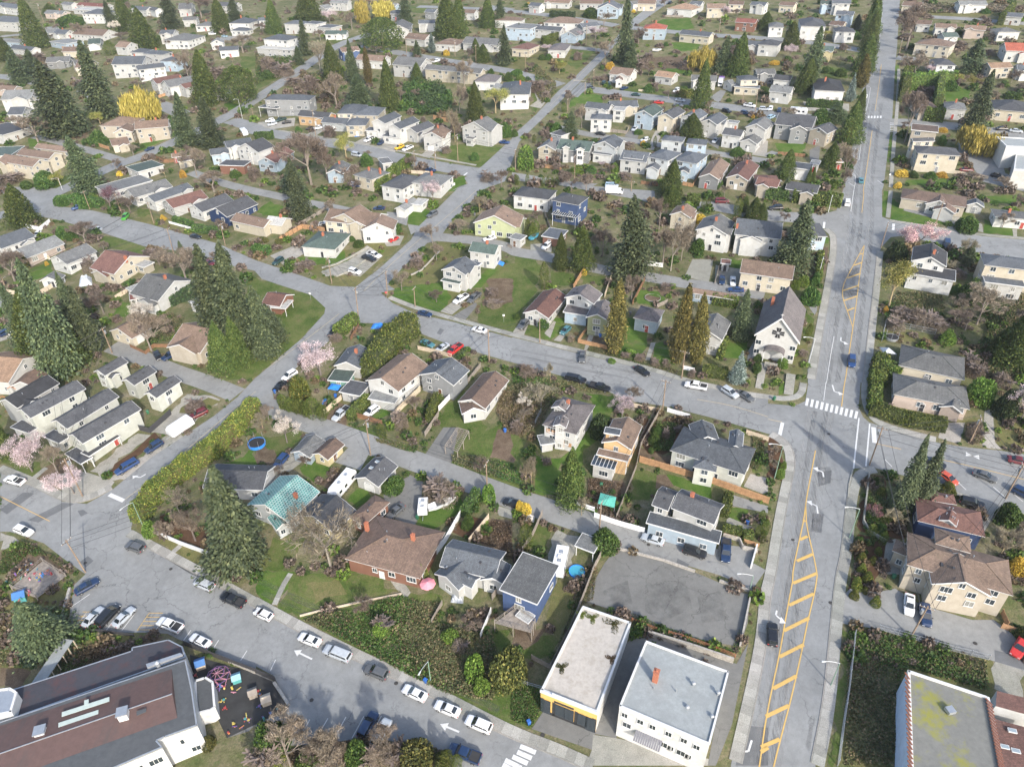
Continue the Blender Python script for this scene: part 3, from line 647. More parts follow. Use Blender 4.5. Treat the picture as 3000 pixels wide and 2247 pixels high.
def proto(kind):
    v = []
    def crown(nm, q, mt): return quads_mesh(nm, q, [mt])
    for s in range(3):
        if kind == 'F': v.append((crown('crown', conifer_leaves(680, 5+s, 3.2, lambda z: min(1, (1.18*(1-z))**.62), .42, .62, .085, .05, 34), L_FIR), trunkmesh(.03)))
        elif kind == 'C': v.append((crown('crown', np.concatenate([upright_leaves(6500, 20+s, lambda z: cone(z)*.95, .08, 2.8), conifer_leaves(260, 30+s, 2.8, lambda z: (1-z)**.7, .25, .25, .09, .03, 22)]), L_CED), trunkmesh(.035)))
        elif kind == 'K': v.append((crown('crown', np.concatenate([upright_leaves(4200, 40+s, lambda z: spindle(z)*.8, .085, 3.4), conifer_leaves(360, 43+s, 3.4, lambda z: spindle(z)*1.05, .15, .45, .1, .08, 22, .3)]), L_GLD), trunkmesh(.05)))
        elif kind == 'S': v.append((crown('crown', conifer_leaves(480, 50+s, 2.6, lambda z: (1-z)**.85, .05, .2, .1, .03, 26, .12), L_BLU), trunkmesh(.03)))
        elif kind == 'A': v.append((crown('crown', upright_leaves(2600, 60+s, col, .12, 4), L_ARB), trunkmesh(.06, .4)))
        elif kind == 'E': v.append((crown('crown', upright_leaves(7500, 64+s, egg, .07, 2), L_CED), trunkmesh(.06, .5)))
        elif kind == 'N':
            q = blob_leaves(3200, 70+s, .16); q[:, 1] = q[:, 0] + (q[:, 1]-q[:, 0])*.16; q[:, 3] = q[:, 0] + (q[:, 3]-q[:, 0])*.16; v.append((crown('twigs', q, L_TWR if s == 0 else L_TWG), branches(60+s, 3, .7, .3, 6, .05, .02, 1.2, .8, 3)[0].mesh('branches', [BARER])))
        elif kind in 'VRYOUy':
            mt = {'V': L_SHR, 'R': L_BRI, 'Y': L_YEL, 'O': L_OLV, 'U': L_DRK, 'y': L_YLG}[kind]
            v.append((crown('foliage', blob_leaves(3800 if kind in 'VOU' else 2400, 70+s+ord(kind), .1), mt), None))
        else:
            bm, tips = branches(80+s*3+ord(kind), 5 if kind in 'DdPQB' else 4, .5 if kind != 'W' else .6, .35, 5 if kind != 'P' else 7, .2 if kind == 'P' else .24, .011 if kind == 'P' else .017, 1.0, .78, 2)
            bmat = {'D': BAREG, 'd': BARER, 'P': BAREP, 'B': TRUNKG, 'M': TRUNKG, 'W': BAREY, 'w': BAREY, 'G': TRUNKG, 'p': BARER, 'Q': BAREY}[kind]
            sk = bm.mesh('branches', [bmat])
            if kind == 'W': q = tip_leaves(tips, 7500, 90+s, .26, .1, .5, 1.6); mt = L_WIL
            elif kind == 'w': q = tip_leaves(tips, 5200, 93+s, .05, .11); mt = L_WIG
            elif kind == 'B': q = tip_leaves(tips, 7500, 96+s, .042, .09); mt = L_PNK
            elif kind == 'G': q = tip_leaves(tips, 7500, 97+s, .045, .1); mt = L_MAG
            elif kind == 'M': q = tip_leaves(tips, 6500, 98+s, .042, .08); mt = L_WHT
            elif kind == 'p': q = tip_leaves(tips, 5200, 99+s, .045, .09, slim=.5); mt = L_PUR
            else: q = tip_leaves(tips, {'P': 2600, 'D': 5200}.get(kind, 4600), 95+s, .15, .06, slim=.09); mt = {'D': L_TWG, 'd': L_TWR, 'Q': L_TWY, 'P': L_TWY}[kind]
            v.append((crown({'W': 'hanging_shoots', 'B': 'blossom', 'M': 'blossom', 'G': 'blossom', 'w': 'foliage', 'p': 'buds'}.get(kind, 'twigs'), q, mt), sk))
    return v
PROTO = {}
TREEN = {'F': ('fir_tree', 'tree', 'dark green drooping fir tree'), 'C': ('cedar_tree', 'tree', 'mid-green conical cedar tree'), 'K': ('cedar_tree', 'tree', 'rusty olive-brown cedar tree'),
 'S': ('spruce_tree', 'tree', 'pale blue spruce tree'), 'A': ('columnar_cedar', 'tree', 'columnar yellow-green cedar'), 'E': ('cedar_tree', 'tree', 'dense rounded green evergreen tree'), 'V': ('green_shrub', 'shrub', 'rounded green shrub'), 'R': ('bright_shrub', 'shrub', 'bright green rounded shrub'),
 'Y': ('forsythia_bush', 'shrub', 'yellow-flowering bush'), 'O': ('laurel_shrub', 'shrub', 'olive-green broadleaf shrub'), 'U': ('dark_shrub', 'shrub', 'dark green shrub'), 'N': ('brown_shrub', 'shrub', 'brown leafless shrub'), 'y': ('golden_shrub', 'shrub', 'yellow-green shrub'),
 'D': ('bare_tree', 'tree', 'leafless grey-brown tree'), 'd': ('bare_tree', 'tree', 'leafless reddish tree'), 'P': ('bare_tree', 'tree', 'pale long-limbed leafless tree'), 'B': ('cherry_tree', 'tree', 'pink blossoming cherry tree'), 'M': ('blossom_tree', 'tree', 'white blossoming tree'),
 'G': ('magnolia_tree', 'tree', 'pink and cream magnolia in bloom'), 'W': ('willow_tree', 'tree', 'yellow weeping willow'), 'w': ('budding_tree', 'tree', 'yellow-green budding tree'), 'p': ('plum_tree', 'tree', 'purple budding plum tree'), 'Q': ('bare_tree', 'tree', 'straw-coloured leafless tree')}
TREEPOS = []
def tree(t, kind, bx, by, ty, w, label=None, idx=[0]):
    idx[0] += 1
    if kind not in PROTO: PROTO[kind] = proto(kind)
    B = G(t, bx, by); tx = full(t, bx, ty)[1]; h = max(height_to(B, tx), .8); R = max(.3, w / TS / 2 / (FPX / max(1, dist(B)*.97)))
    nm, cat, lb = TREEN[kind]; r = random.Random(idx[0] * 17)
    if kind in 'VRYOUNy': h = max(h * .95, R * .7); h = min(h, R*2.6)
    size = ('tall ' if h > 21 else 'small ' if h < 7 else '') if cat == 'tree' else ('large ' if R > 2.6 else 'small ' if R < 1.1 else '')
    T = thing(nm, label or size + lb, cat, B, {'tree': 'trees of the neighbourhood', 'shrub': 'garden shrubs'}[cat], r.uniform(0, 6.28))
    R *= 1.18 if kind in 'FCKES' else .98 if kind in 'BGM' else 1.08
    T.scale = (R*r.uniform(.88, 1.12), R*r.uniform(.88, 1.12), h)
    if cat == 'tree': T.rotation_euler[0] = r.gauss(0, .025); T.rotation_euler[1] = r.gauss(0, .025)
    me, tr = PROTO[kind][r.randrange(3)]
    add(me.name.split('.')[0], me, T)
    if tr is not None:
        add(tr.name.split('.')[0], tr, T)
    TREEPOS.append((B.x, B.y, R)); return T
def trees(text):
    for line in text.strip().splitlines():
        lab = None
        if '|' in line: line, lab = line.split('|'); lab = lab.strip()
        t, *rest = line.split()
        k = None
        for w in rest:
            if ',' in w: a = [float(z) for z in w.split(',')]; tree(t, k, *a, label=lab)
            else: k = w
def leafbox(L, Wd, H, n, seed, sz):
    """foliage over the sides and top of a hedge segment"""
    r = np.random.RandomState(seed); f = r.rand(n); top = f < (L*Wd) / (L*Wd + 2*L*H + 2*Wd*H) * 1.1
    C = np.zeros((n, 3)); C[:, 0] = (r.rand(n) - .5)*L; C[:, 1] = (r.rand(n) - .5)*Wd; C[:, 2] = r.rand(n)*H
    side = ~top; end = side & (r.rand(n) < Wd/(L + Wd)); C[top, 2] = H * (1 + .04*r.randn(top.sum())); s2 = side & ~end
    C[s2, 1] = np.sign(r.rand(s2.sum()) - .5) * Wd/2 * (1 + .06*r.randn(s2.sum())); C[end, 0] = np.sign(r.rand(end.sum()) - .5) * L/2
    w = 1 - .22 * (C[:, 2] / H) ** 3; C[:, 1] *= w * (1 + .08*np.sin(C[:, 0]*1.7 + seed)); C[:, 2] *= 1 + .05*np.sin(C[:, 0]*1.1 + seed*2)
    D = r.randn(n, 3); D[:, 2] += .8; Ln = sz*(.6 + .8*r.rand(n)); return leafquads(C, D, r.randn(n, 3), Ln, Ln*.65)
HEDM = {'g': ('clipped green hedge', L_SHR), 'y': ('yellow-green hedge', L_YLG), 'a': ('clipped yellow-green cedar hedge', L_ARB), 'd': ('dark green hedge', L_DRK), 'b': ('bright green hedge', L_BRI), 'o': ('olive-green hedge', L_OLV)}
HCORE = {k: plain('hedge_inside_' + k, c, .95, .3, 2) for k, c in {'g': (.035,.055,.02), 'y': (.1,.09,.03), 'a': (.05,.06,.02), 'd': (.025,.038,.018), 'b': (.06,.09,.02), 'o': (.05,.05,.02)}.items()}
def hedge(t, s, w, h, c, label=None):
    P = [gp(*q) for q in pts(t, s)]; lb, mt = HEDM[c]; mid = (P[0] + P[-1]) / 2
    T = thing('hedge', label or lb, 'hedge', P[0], 'hedges', px=proj(mid)); Q = []; core = MB()
    for i, (a, b) in enumerate(zip(P, P[1:])):
        d = b - a; L = Vector((d.x, d.y)).length + w*.6; n = int(min(5200, (L*w + 2*L*h + 2*w*h) * 26)); sz = .34 if dist(a) < 200 else .55
        if dist(a) >= 200: n = int(n * .5)
        q = leafbox(L, w, h, n, i*7 + int(a.x) % 50, sz); an = math.atan2(d.y, d.x); ca, sa = math.cos(an), math.sin(an); m = (a + b)/2
        X = q[..., 0]*ca - q[..., 1]*sa + m.x; Y = q[..., 0]*sa + q[..., 1]*ca + m.y; Z = q[..., 2] + GX*X + GY*Y; Q.append(np.stack([X - P[0].x, Y - P[0].y, Z - P[0].z], -1))
        pr = []
        for lx, ly in ((-L/2, -w*.42), (L/2, -w*.42), (L/2, w*.42), (-L/2, w*.42)): X = lx*ca - ly*sa + m.x; Y = lx*sa + ly*ca + m.y; pr.append((X, Y))
        k_ = .93 - .004*i
        core.hexa([(x - P[0].x, y - P[0].y, gz(x, y) - P[0].z - .3) for x, y in pr], [(x - P[0].x + (m.x-x)*.1, y - P[0].y + (m.y-y)*.1, gz(x, y) - P[0].z + h*k_) for x, y in pr])
    add('foliage', quads_mesh('foliage', np.concatenate(Q), [mt]), T); core.obj('stems', HCORE[c], T); return T
def undergrowth(name, pp, n, hts, mats, sz, label, seed=3, keep=None, cat='undergrowth'):
    n = int(n * .8)
    """one mass of brambles / ivy / weeds over an area"""
    W_ = [gp(*q) for q in pp]; xs = [p.x for p in W_]; ys = [p.y for p in W_]; r = np.random.RandomState(seed)
    X = r.uniform(min(xs), max(xs), n*3); Y = r.uniform(min(ys), max(ys), n*3); ins = np.zeros(len(X), bool); j = len(W_) - 1
    for i in range(len(W_)):
        a, b = W_[i], W_[j]; c_ = ((a.y > Y) != (b.y > Y)) & (X < (b.x - a.x) * (Y - a.y) / (b.y - a.y + 1e-9) + a.x); ins ^= c_; j = i
    X, Y = X[ins][:n], Y[ins][:n]; n = len(X)
    if n < 10: return
    g = (np.sin(X*.55 + 3*np.sin(Y*.31)) + np.sin(Y*.7 + 2*np.sin(X*.4)) + 2)/4; Z = hts[0] + (hts[1]-hts[0]) * g * r.rand(n)**.6
    C = np.stack([X, Y, GX*X + GY*Y + Z], 1); D = r.randn(n, 3); L = sz*(.5 + r.rand(n)); Nn = r.randn(n, 3); Nn[:, 2] += 1.2
    q = leafquads(C, D, Nn, L, L*.7); me = quads_mesh(name, q, mats); mi = ((np.sin(X*.21 + 1.3*np.sin(Y*.17)) + r.randn(n)*.45) > .25).astype(np.int32) if len(mats) > 1 else np.zeros(n, np.int32)
    if len(mats) > 2: mi[r.rand(n) < .12] = 2
    me.polygons.foreach_set('material_index', mi); o = add(name, me); return stuff(o, label, cat)
# ---------------------------------------------------------------- cars
CARP = {k: (n, paintmat('paint_' + n.replace(' ', '_'), c)) for k, (n, c) in {'w': ('white', (.66,.67,.68)), 's': ('silver', (.4,.43,.46)), 'k': ('black', (.012,.013,.016)), 'n': ('navy', (.012,.03,.08)), 'g': ('grey', (.09,.095,.1)), 'b': ('blue', (.015,.045,.14)), 'r': ('red', (.45,.03,.025)),
  'm': ('maroon', (.12,.015,.02)), 'e': ('dark green', (.02,.05,.045)), 'v': ('green', (.07,.3,.04)), 'y': ('yellow', (.65,.4,.03)), 't': ('teal', (.06,.17,.2)), 'l': ('light blue', (.3,.42,.5)), 'o': ('orange-red', (.5,.08,.04))}.items()}
CGL = glassmat('car_glass', (.015,.02,.024), .04); TYRE = BLACK; RIM = plain('alloy_rim', (.35,.36,.37), .35, .05, metallic=.8); LAMPW = plain('headlamp_lens', (.6,.62,.62), .2, .03); LAMPR = plain('tail_lamp_lens', (.35,.02,.02), .3, .03); BED = plain('pickup_bed_liner', (.025,.025,.027), .8, .2)
# profile stations: x from the tail (-) to the nose (+): (x, half width, sill z, shoulder z)
CARD = {
 'sedan': dict(L=4.7, W=.9, body=[(-2.35,.72,.42,.86),(-2.2,.84,.28,.98),(-1.5,.9,.24,1.0),(0,.91,.24,.94),(1.2,.9,.24,.9),(1.95,.85,.26,.82),(2.3,.72,.3,.68),(2.35,.6,.36,.6)], cab=[(-1.75,.72,.98),(-1.0,.62,1.38),(.15,.62,1.43),(1.05,.74,.93)]),
 'hatch': dict(L=4.1, W=.88, body=[(-2.05,.74,.42,.9),(-1.95,.84,.28,1.0),(-1.2,.88,.24,1.0),(.2,.88,.24,.95),(1.1,.87,.24,.93),(1.75,.82,.26,.84),(2.05,.66,.34,.66)], cab=[(-1.98,.72,1.0),(-1.55,.62,1.44),(.1,.62,1.5),(1.1,.74,.95)]),
 'suv': dict(L=4.7, W=.94, body=[(-2.35,.8,.45,1.05),(-2.25,.9,.34,1.12),(-1.2,.94,.3,1.12),(.3,.94,.3,1.08),(1.2,.93,.3,1.06),(2.0,.88,.33,.98),(2.32,.76,.4,.8),(2.35,.7,.45,.7)], cab=[(-2.3,.8,1.1),(-2.0,.7,1.66),(.2,.7,1.72),(1.1,.8,1.08)]),
 'van': dict(L=5.0, W=.97, body=[(-2.5,.86,.45,1.15),(-2.42,.94,.32,1.2),(-1,.97,.28,1.2),(.8,.97,.28,1.15),(1.8,.92,.3,1.05),(2.4,.8,.36,.85),(2.5,.7,.45,.7)], cab=[(-2.46,.84,1.18),(-2.3,.76,1.78),(.75,.76,1.82),(1.85,.84,1.06)]),
 'pickup': dict(L=5.6, W=.98, body=[(-2.8,.92,.5,1.1),(-2.75,.96,.42,1.14),(-1.0,.97,.38,1.14),(.2,.97,.38,1.12),(1.4,.96,.38,1.12),(2.3,.92,.4,1.06),(2.75,.84,.46,.9),(2.8,.78,.5,.8)], cab=[(-.95,.8,1.13),(-.7,.72,1.78),(.75,.72,1.82),(1.5,.82,1.12)]),
}
CARD['canopy'] = dict(CARD['pickup'], cab=[(-2.75,.84,1.13),(-2.55,.74,1.74),(.75,.73,1.82),(1.5,.82,1.12)])
CARM = {}
def wheel_mesh():
    m = MB(); m.lathe([(.2,-.11),(.33,-.11),(.345,-.05),(.345,.05),(.33,.11),(.2,.11)], 14); ty = m.mesh('tyre', [TYRE])
    r = MB(); r.lathe([(.01,-.09),(.2,-.09),(.21,-.1)], 10); r.lathe([(.01,.09),(.2,.09),(.21,.1)], 10)
    for k in range(5): a = k*1.2566; r.tube((0,0,.1),(.19*math.cos(a),.19*math.sin(a),.1), .03, n=4); r.tube((0,0,-.1),(.19*math.cos(a),.19*math.sin(a),-.1), .03, n=4)
    return ty, r.mesh('rim', [RIM])
WHEEL = wheel_mesh()
def car_meshes(kind):
    if kind in CARM: return CARM[kind]
    c = CARD[kind]; m = MB(); P0 = CARP['w'][1]; rings = []
    for x, hw, z0, z1 in c['body']:
        ring = [(x,-hw*.9,z0),(x,-hw,z0+.16),(x,-hw,z1-.14),(x,-hw*.93,z1-.03),(x,-hw*.7,z1+.015),(x,hw*.7,z1+.015),(x,hw*.93,z1-.03),(x,hw,z1-.14),(x,hw,z0+.16),(x,hw*.9,z0)]
        rings.append(len(m.v)); m.v += ring
    for a, b in zip(rings, rings[1:]):
        for k in range(10): l = (k+1) % 10; m.f.append((a+k, b+k, b+l, a+l)); m.m.append(0)
    m.f.append(tuple(rings[0]+k for k in range(10))); m.m.append(0); m.f.append(tuple(rings[-1]+k for k in reversed(range(10)))); m.m.append(0)
    # cabin: roof panel and pillars painted, glass set between them
    (xa, wa, za), (xb, wb, zb), (xc, wc, zc), (xd, wd, zd) = c['cab']; B0 = [(xa,-wa,za),(xd,-wd,zd),(xd,wd,zd),(xa,wa,za)]; T0 = [(xb,-wb,zb),(xc,-wc,zc),(xc,wc,zc),(xb,wb,zb)]
    m.hexa([(x, y, z-.1) for x, y, z in B0], T0)
    m.hexa([(xb+.03,-wb*.96,zb),(xc-.05,-wc*.96,zc),(xc-.05,wc*.96,zc),(xb+.03,wb*.96,zb)], [(xb+.15,-wb*.85,zb+.05),(xc-.2,-wc*.85,zc+.04),(xc-.2,wc*.85,zc+.04),(xb+.15,wb*.85,zb+.05)])
    if kind == 'pickup':   # bed: dark floor with raised sides
        m.box(-2.7,-1.05,-.8,.8,1.1,1.158,1)
        for s in (-1, 1): m.box(-2.75,-1.0,s*.88-.06,s*.88+.06,1.05,1.24)
        m.box(-2.78,-2.68,-.85,.85,1.05,1.24)
    body = m.mesh('body', [P0, BED], False)
    def lerp(p, q, t): return tuple(p[i] + (q[i]-p[i])*t for i in range(3))
    def pane(a, b, c_, d, off, i0=.08, i1=.9, j0=.1, j1=.88):
        g = MB(); q = [lerp(lerp(a, b, u), lerp(d, c_, u), v) for u, v in ((i0,j0),(i1,j0),(i1,j1),(i0,j1))]; g.face([(x+off[0], y+off[1], z+off[2]) for x, y, z in q]); q2 = [(x+off[0]*.2, y+off[1]*.2, z+off[2]*.2) for x, y, z in q]; g.face(q2[::-1]); return g
    ws = pane(B0[1], B0[2], T0[2], T0[1], (.02,0,.012), .05, .95, .06, .94).mesh('windshield', [CGL])
    rw = pane(B0[3], B0[0], T0[0], T0[3], (-.02,0,.012), .08, .92, .1 if kind != 'van' else .3, .9).mesh('rear_window', [CGL])
    def sidew(s):
        g = MB(); A, Bq, Cq, Dq = (B0[0], B0[1], T0[1], T0[0]) if s < 0 else (B0[3], B0[2], T0[2], T0[3])
        n = 3 if kind in ('suv', 'van', 'canopy') else 2
        for k in range(n):
            u0, u1 = (.06 + .88*k/n + .01, .06 + .88*(k+1)/n - .01); q = [lerp(lerp(A, Bq, u), lerp(Dq, Cq, u), v) for u, v in ((u0,.16),(u1,.16),(u1,.88),(u0,.88))]; q = [(x, y + s*.015, z) for x, y, z in q]; g.face(q if s < 0 else q[::-1])
        return g.mesh('side_window', [CGL])
    L = c['L']/2; wy = c['W']; zl = c['body'][-2][3] - .1; zr = c['body'][1][3] - .16
    lamp = MB(); lamp.box(-.09,.03,-.17,.17,-.07,.06); lamp = lamp.mesh('headlight', [LAMPW]); tail = MB(); tail.box(-.02,.06,-.12,.12,-.1,.1); tail = tail.mesh('taillight', [LAMPR])
    mir = MB(); mir.box(-.08,.08,-.1,.1,-.06,.08); mir = mir.mesh('mirror', [BLACK])
    pl = MB(); pl.box(-.01,.01,-.15,.15,-.06,.06); pl = pl.mesh('number_plate', [TRIM])
    near = [('body', body, (0,0,0)), ('windshield', ws, (0,0,0)), ('rear_window', rw, (0,0,0)), ('side_window', sidew(-1), (0,0,0)), ('side_window', sidew(1), (0,0,0)),
            ('headlight', lamp, (L-.03,wy*.62,zl)), ('headlight', lamp, (L-.03,-wy*.62,zl)), ('taillight', tail, (-L+.0,wy*.76,zr)), ('taillight', tail, (-L+.0,-wy*.76,zr)),
            ('mirror', mir, (xd-.35,wd+.14,zd+.08)), ('mirror', mir, (xd-.35,-wd-.14,zd+.08)), ('number_plate', pl, (-L-.005,0,.62))]
    CARM[kind] = near; return near
CARN = {'sedan': 'sedan', 'hatch': 'hatchback', 'suv': 'suv', 'van': 'minivan', 'pickup': 'pickup truck', 'canopy': 'pickup truck with a canopy'}
def slope_rot(rz):
    f = Vector((math.cos(rz), math.sin(rz), 0)); f.z = GX*f.x + GY*f.y; f.normalize(); y = UPN.cross(f).normalized()
    return Matrix((f, y, UPN)).transposed().to_euler()
def car(t, kind, x1, y1, x2, y2, col, label=None, idx=[0]):
    idx[0] += 1; hc = .75; a, b = G(t, x1, y1, hc), G(t, x2, y2, hc); c = (a + b)/2; c.z -= hc; c.z = gz(c.x, c.y) + .035
    rz = math.atan2(b.y - a.y, b.x - a.x); nm, mt = CARP[col]
    T = thing('parked_car' if kind not in ('pickup', 'canopy') else 'pickup_truck', label or f"{nm} {CARN[kind]}", 'car' if kind not in ('pickup', 'canopy') else 'pickup truck', c, 'cars along the streets and driveways'); T.rotation_euler = slope_rot(rz)
    far = dist(c) > 300
    for n, me, p in car_meshes(kind):
        if far and n in ('mirror', 'number_plate', 'headlight', 'taillight'): continue
        o = add(n, me, T, p)
        if n == 'body': o.material_slots[0].link = 'OBJECT'; o.material_slots[0].material = mt
    L = CARD[kind]['L']; wx = L*.31
    for sx in (-1, 1):
        for sy in (-1, 1):
            w_ = add('wheel', WHEEL[0], T, (sx*wx, sy*(CARD[kind]['W']-.09), .34)); w_.rotation_euler[0] = PI/2
            if not far: add('rim', WHEEL[1], w_)
    return T
def cars(text):
    for line in text.strip().splitlines():
        lab = None
        if '|' in line: line, lab = line.split('|'); lab = lab.strip()
        w = line.split(); a = [float(z) for z in w[2].split(',')] + [float(z) for z in w[3].split(',')]; car(w[0], w[1], *a, w[4], lab)

# ---------------------------------------------------------------- poles, wires, fences
POLE = plain('pole_wood', (.23,.17,.12), .9, .3, 2); POLEG = plain('pole_green', (.17,.26,.2), .6, .15, 2); LHEAD = plain('lamp_head', (.5,.52,.53), .4, .05)
UP = []
def pole(t, kind, bx, by, tx, ty, label=None):
    B = G(t, bx, by); h = max(3.5, min(height_to(B, full(t, tx, ty)[1]), 14)); Tp = gp(*full(t, tx, ty), h)
    if kind == 'u':
        T = thing('utility_pole', label or ('tall ' if h > 9 else '') + 'wooden utility pole with crossarm', 'pole', B, 'utility poles')
        lx, ly = (Tp.x - B.x)*.5, (Tp.y - B.y)*.5; k = min(1, .6/max(.01, math.hypot(lx, ly))); lx *= k; ly *= k
        m = MB(); m.tube((0,0,-.5), (lx,ly,h), .17, .11, 8); m.obj('post', POLE, T)
        ra = ROADANG(B); ux, uy = -math.sin(ra), math.cos(ra); m = MB(); m.tube((lx-ux*1.2, ly-uy*1.2, h-.5), (lx+ux*1.2, ly+uy*1.2, h-.5), .07, n=4); ca = m.obj('crossarm', POLE, T)
        for s in (-1.1, -.5, .5, 1.1): q = MB(); q.tube((lx+ux*s, ly+uy*s, h-.45), (lx+ux*s, ly+uy*s, h-.2), .06, n=5); q.obj('insulator', LHEAD, ca)
        if int(B.x) % 3 == 0 or h > 10: q = MB(); q.tube((lx+ux*.45, ly+uy*.45, h-2.2), (lx+ux*.45, ly+uy*.45, h-1.2), .27, n=8); q.obj('transformer', METAL, T)
        UP.append((B, h, (lx, ly), (ux, uy)))
    elif kind == 'l':
        T = thing('street_lamp', label or 'green steel street lamp with curved arm', 'street lamp', B, 'street lamps'); m = MB(); m.tube((0,0,-.3), (0,0,h-.6), .1, .07, 8); m.obj('post', POLEG if dist(B) < 190 else LHEAD, T)
        d = ROADNORM(B); m = MB(); p = Vector((0,0,h-.6))
        for k in range(5): q = Vector((d.x*.5*(k+1), d.y*.5*(k+1), h-.6 + .62*math.sin((k+1)/5*PI/2))); m.tube(p, q, .05, n=5); p = q
        m.obj('arm', LHEAD, T); m = MB(); m.hexa([(p.x-.1*d.y+d.x*.0, p.y+.1*d.x, p.z-.06), (p.x+d.x*.7-.14*d.y, p.y+d.y*.7+.14*d.x, p.z-.08), (p.x+d.x*.7+.14*d.y, p.y+d.y*.7-.14*d.x, p.z-.08), (p.x+.1*d.y, p.y-.1*d.x, p.z-.06)], [(p.x-.08*d.y, p.y+.08*d.x, p.z+.06), (p.x+d.x*.65-.1*d.y, p.y+d.y*.65+.1*d.x, p.z+.06), (p.x+d.x*.65+.1*d.y, p.y+d.y*.65-.1*d.x, p.z+.06), (p.x+.08*d.y, p.y-.08*d.x, p.z+.06)]); m.obj('lamp_head', LHEAD, T)
    elif kind == 's':
        T = thing('street_sign', label or 'small street sign on a post', 'sign', B, 'street signs'); m = MB(); m.tube((0,0,-.2),(0,0,2.4), .035, n=6); m.obj('post', METAL, T); m = MB(); m.box(-.3,.3,-.02,.02,1.9,2.5); m.obj('sign_plate', TRIM, T)
    elif kind == 'x':
        T = thing('stop_sign', label or 'red octagonal stop sign on a post', 'stop sign', B, 'stop signs'); m = MB(); m.tube((0,0,-.2),(0,0,2.5), .035, n=6); m.obj('post', METAL, T); m = MB()
        o8 = [(.38*math.cos(PI/8 + k*PI/4), .38*math.sin(PI/8 + k*PI/4)) for k in range(8)]; m.hexa([(x, -.06, 2.4+z) for x, z in o8], [(x, -.03, 2.4+z) for x, z in o8]); sp = m.obj('sign_plate', CARP['r'][1], T)
        cu = bpy.data.curves.new('lettering', 'FONT'); cu.body = 'STOP'; cu.size = .26; cu.align_x = 'CENTER'; cu.align_y = 'CENTER'; cu.extrude = .004; cu.materials.append(TRIM); tmp = bpy.data.objects.new('lettering', cu); tx_ = bpy.data.objects.new('lettering', bpy.data.meshes.new_from_object(tmp)); COL.objects.link(tx_); tx_.parent = sp; tx_.location = (0,-.068,2.4); tx_.rotation_euler = (PI/2,0,0)
    return T
def ROADANG(B): return 1.05 if abs(B.x - 60) < 28 and B.y < 330 else -.38
def ROADNORM(B):
    a = ROADANG(B); return Vector((-math.cos(.2), 0)) if abs(a - 1.05) < .1 else Vector((-.4, -.9)).normalized()
def poles(text):
    for line in text.strip().splitlines():
        lab = None
        if '|' in line: line, lab = line.split('|'); lab = lab.strip()
        w = line.split(); k = w[1]
        for q in w[2:]: pole(w[0], k, *[float(z) for z in q.split(',')], label=lab)
WIRE = plain('cable_black', (.03,.03,.03), .6, .1)
def wires(maxlen=75):
    used = set()
    for i, (A, ha, la, ua) in enumerate(UP):
        c = sorted((((A - B).length, j) for j, (B, *_x) in enumerate(UP) if j != i))
        for dd, j in c[:2]:
            if dd > maxlen or (j, i) in used or (i, j) in used: continue
            used.add((i, j)); B, hb, lb, ub = UP[j]; T = thing('power_line', 'thin black overhead power lines between utility poles', 'cables', (A + B)/2, 'overhead cables')
            for s in ((-1.1,), (1.1,), (0,)):
                s = s[0]; m = MB(); p0 = A + Vector((la[0]+ua[0]*s, la[1]+ua[1]*s, ha - (.25 if s else 2.4))); p1 = B + Vector((lb[0]+ub[0]*s, lb[1]+ub[1]*s, hb - (.25 if s else 2.4))); p = p0
                for k in range(1, 9): u = k/8; q = p0.lerp(p1, u); q.z -= 4*u*(1-u)*dd*.018; m.tube(p, q, .04, n=3, cap=False); p = q
                m.v = [tuple(Vector(v) - T.location) for v in m.v]; m.obj('cable', WIRE, T)
